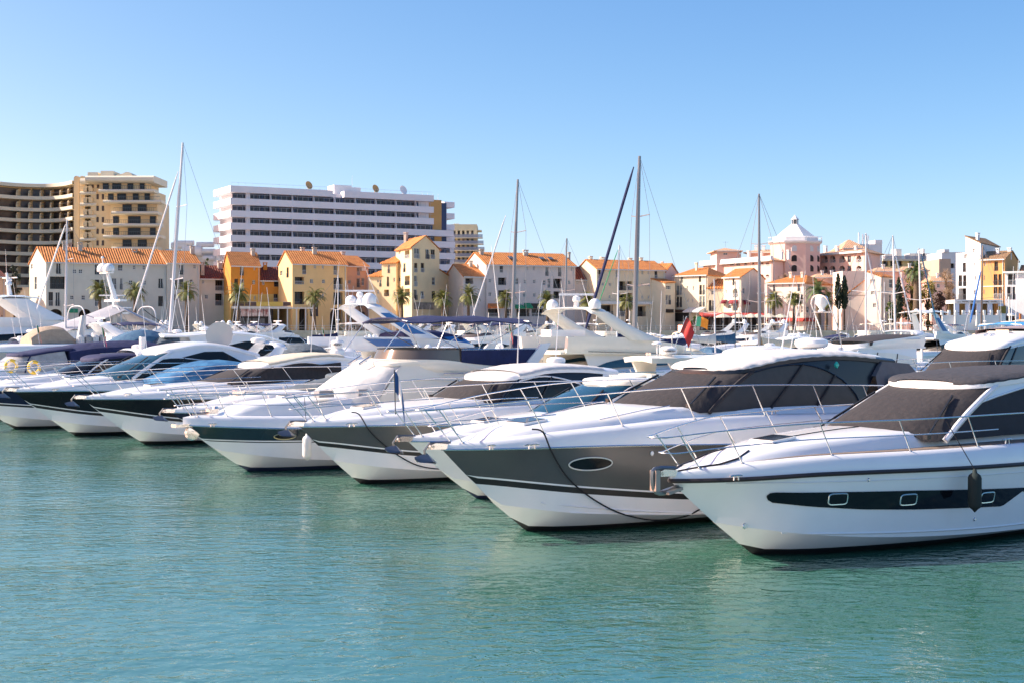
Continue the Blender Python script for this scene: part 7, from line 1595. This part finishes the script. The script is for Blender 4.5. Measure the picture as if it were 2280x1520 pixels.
# brown hulled sailing boat and others
sail = [
 ('sailing yacht with the tallest white mast and a cream sail cover, at left',407,318,374,96,8,-1,MASTW,(397,382,298,692,4,MASTW),7.,COVC,2,None),
 ('sailing yacht with a slim white mast before the gable of the grey house',149,489,145,108,5.5,-1,MASTW,(146,500,82,688,3.5,WHITE),3.5,COVW,2,None),
 ('sailing yacht with two furled headsails on a grey mast near the lilac house',1153,400,1137,98,8,-1,MASTG,(1126,480,1050,712,3.2,MASTW),4,COVN,2,None),
 ('sailing yacht with a thin grey mast before the right part of the lilac house',1262,531,1256,128,5,-1,MASTG,None,3.5,COVB,1,None),
 ('sailing yacht with a thin white mast before the beige house',1379,546,1373,132,4,-1,MASTW,(1376,556,1333,676,2,GREENC),3,COVN,1,None),
 ('sailing yacht with a thick dark grey mast and a navy furled headsail, brown hull',1424,348,1411,92,11,-1,MASTG,(1411,372,1301,742,6.5,COVN),5,COVN,2,M('brown_hull',(.08,.035,.025),.3)),
 ('sailing yacht with a thick bare mast before the cream houses, left of the domed tower',1690,432,1691,84,7,-1,MASTG,None,3.5,COVC,2,None),
 ('sailing yacht with a short slim mast before the cream annex',1590,622,1593,120,3.5,1,MASTW,None,3,COVW,1,None),
 ('sailing yacht with a short grey mast and a blue pennant before the burgundy awnings',1637,626,1637,126,3,1,MASTG,None,3,COVB,1,None),
 ('sailing yacht with a white mast before the peaked pink house',1928,520,1928,100,4.5,1,MASTW,(1931,562,1966,738,3,WHITE),3,COVC,1,None),
 ('sailing yacht with a white mast and furled headsail left of the slim dark cypress',1988,525,1995,96,5,1,MASTW,(1993,566,2029,716,3,WHITE),3,COVW,1,None),
 ('sailing yacht with a mast beside the tall fan palm and a teal furled headsail',2046,553,2053,98,5,1,MASTW,(2050,560,2086,722,2.6,M('sail_teal',(.02,.16,.28),.8)),3,COVB,1,None),
 ('sailing yacht with a brown mast and blue furled headsail before the white tower house',2188,547,2184,98,4.5,-1,M('mast_brown',(.22,.17,.13),.5),(2184,604,2160,720,4,M('sail_blue',(.03,.14,.42),.8)),3,COVB,1,None),
 ('sailing yacht with a slim white mast before the right arch of the yellow house',753,613,752,140,3,1,MASTW,None,3,COVN,1,None),
]
for (lab,px,py,pb,Y,tk,bow,mm,fu,bo,bm_,sp_,hm) in sail: sailboat(lab,px,py,pb,Y,tk,bow,mm,fu,bo,bm_,sp_,hullm=hm)

# ------------------------------------------------------------------ rows of further boats, copied from a few of each kind
protos = []
def proto(lab, cat, f, **kw):
    r = thing('motor_yacht' if cat != 'boat' else 'motor_boat', lab, cat, (0,0,0), 0, 'boats moored in the rows behind'); THINGS.pop(); f(r, **kw); protos.append(r)
proto('white coupe yacht','motor yacht',coupe,bits='ra',n=12)
proto('white yacht under a navy canvas','motor yacht',opener,cov=COVN,n=12)
proto('white flybridge yacht with a navy bimini','motor yacht',flyer,bim=COVN,n=12,bits='r',zt=4.3)
proto('cream trawler with a beige bimini','motor yacht',trawler,n=12)
proto('white flybridge yacht with two domes','motor yacht',flyer,n=12,bits='dda',zt=4.5)
proto('white yacht under a slate canvas','motor yacht',opener,cov=COVS,n=12)
proto('navy hulled coupe yacht','motor yacht',coupe,hullm=NAVYH,bits='d',n=12)
proto('white boat under a blue cover','boat',runabout,cov=COVB)
proto('cream flybridge yacht','motor yacht',flyer,m=WHITE2,n=12,bits='dd',zt=4.4,scr=SMOKE)
proto('white yacht under a cream canvas','motor yacht',opener,cov=COVC,n=12,bits='rda')
proto('white coupe yacht with a black screen cover','motor yacht',coupe,ws=COVG,side=COVG,bits='da',n=12)
proto('white arch yacht with an open cockpit','motor yacht',opener,full=False,n=12,cov=WHITE,bits='ra')
proto('cream trawler with a white bimini','motor yacht',trawler,n=12,top=COVW)
proto('white boat under a navy cover','boat',runabout,cov=COVN,hullm=NAVYH)
def copy_thing(src, loc, rz, label):
    c = src.copy(); COL.objects.link(c); c.location = loc; c.rotation_euler[2] = rz; c['label'] = label
    for ch in src.children:
        d = ch.copy(); COL.objects.link(d); d.parent = c
        for g in ch.children: e = g.copy(); COL.objects.link(e); e.parent = d
    return c
places = [(0,60,'at the far left edge'),(60,230,'below the left of the long grey house'),(230,380,'below the right of the long grey house'),(380,510,'below the grey end house'),(510,640,'below the orange house'),(640,775,'below the yellow arched house'),(775,840,'below the salmon house'),(840,1000,'below the yellow tower'),(1000,1090,'below the low cream wing'),(1090,1200,'below the left of the lilac house'),(1200,1320,'below the right of the lilac house'),(1320,1490,'below the long beige house'),(1490,1580,'below the pale yellow house'),(1580,1705,'below the burgundy awnings'),(1705,1800,'below the pale pink house'),(1800,1900,'below the two cypresses'),(1900,1990,'below the peaked pink house'),(1990,2080,'below the tall fan palm'),(2080,2185,'below the white tower house'),(2185,2300,'below the ochre house at right')]
used = []; cands = []
for o in [q for q in THINGS if q.get('category') in ('motor yacht','sailing boat')]:
    a = o.rotation_euler[2]; used.append((o.location.x+6*math.cos(a), o.location.y+6*math.sin(a)))
rr = random.Random(5); k = 0
rows_ = [(22,1,5.3,'just behind the front row'),(50,-1,6.0,'mid marina'),(67,1,5.8,'mid marina'),(97,-1,6.,'further back'),(114,1,6.,'further back'),(145,-1,6.2,'near the quay'),(162,1,6.2,'near the quay'),(193,-1,6.5,'by the quay'),(210,1,6.5,'by the quay'),(241,-1,6.5,'by the quay')]
for off,dr,pitch,rn in rows_:
    t = -140.
    while t < 240:
        t += pitch*rr.uniform(.9,1.15); c = rowpt(off,t)
        if c.y < 45 or c.y > 216: continue
        px = 1140+c.x/c.y*F
        if px < -60 or px > 2340: continue
        if any((c.x-x)**2+(c.y-y)**2 < (4.7 if abs(((c-Vector((x,y))).dot(P_D))) < 4.4 else 0)**2*3.2 for x,y in used): continue
        if off == 22 and px > 1750: continue
        k += 1; pi = rr.randrange(len(protos))
        if c.y < 80 and pi in (2,3,4,8,12): pi = rr.choice([0,1,5,6,7,9,10,11])
        pl_ = next((n_ for a,b,n_ in places if a <= px < b), 'at the right edge')
        cands.append((pi, c, dr, px, rn, pl_))
from collections import defaultdict
grp = defaultdict(list)
for q in cands: grp[(q[0],q[4],q[5])].append(q)
ordn = ['leftmost','second','third','fourth','fifth','sixth']
for (pi,rn,pl_),L_ in grp.items():
    L_.sort(key=lambda q: q[3])
    for i,(_,c,dr,px,_,_) in enumerate(L_):
        th = R(38) if dr < 0 else R(218); a = Vector((math.cos(th),math.sin(th))); loc = c-a*6.2
        lab = '%s %s %s' % (protos[pi]['label'], rn, pl_)
        if len(L_) > 1: lab += ', '+('right one' if i == len(L_)-1 else 'left one' if i == 0 else ordn[i]+' from left')
        lab = ' '.join(lab.split()[:16])
        copy_thing(protos[pi], (loc.x,loc.y,0), th+R(rr.uniform(-2,2)), lab)
for p in protos:
    for ch in list(p.children):
        for g in list(ch.children): bpy.data.objects.remove(g)
        bpy.data.objects.remove(ch)
    bpy.data.objects.remove(p)
print('copied boats', k)
# pontoons
PONT = M('pontoon_deck',(.35,.31,.26),.85,noise=.3,nscale=.8)
for i,(off,nm_) in enumerate(((14.6,'front pontoon behind the stern of the front row'),(58.5,'second pontoon mid marina'),(105.5,'third pontoon further back'),(153.5,'fourth pontoon towards the quay'),(201,'last pontoon by the quay'))):
    a, b = rowpt(off,-30 if off < 20 else -120), rowpt(off, 190-off*.25)
    while b.y > 226: b = b-P_D*4
    d = b-a; o = MB().bx(0,d.length,-1.1,1.1,-.3,.45).build('pontoon', PONT, None, 0, loc=(a.x,a.y,0), rz=math.atan2(d.y,d.x)); tag(o, 'floating walkway, '+nm_, 'pontoon')
flag('green and orange flag flying on the stern of a boat before the burgundy awnings', at(1548,742,86), 1.1, .1, [M('flag_mint',(.10,.45,.25),.8),M('flag_orange',(.75,.25,.02),.8),M('flag_orange')], .85, .62, .25, .1)
for i,(px,py,Y,lab) in enumerate(((1240,742,70,'small green and red flag on the radar arch beam of the cream flybridge yacht'),(1138,760,66,'drooping green and red flag right of the navy bimini'),(722,762,80,'green and red flag on a white antenna above the mesh covered yacht'),(88,765,64,'little green and red flag on the stern rail above the navy canopy'),(233,771,62,'little green and red flag beside the radar above the navy canvas yacht'))):
    flag(lab, at(px,py,Y), .9, -.15, FG, .45, .35, 1.4, .3, WHITE, .01)

def radar_text(s_, par, c, r_, size, rz0):
    v = Vector((-.616,-.788,0)); return txt(s_, par, tuple(Vector(c)+v*r_), size, BLACK, rz0)
radar_text('FURUNO', rd5, (8.0,0,3.49), .285, .11, R(-38))
radar_text('Raymarine', radar_cruiser, (6.0,-.3,3.25), .375, .12, R(-38))
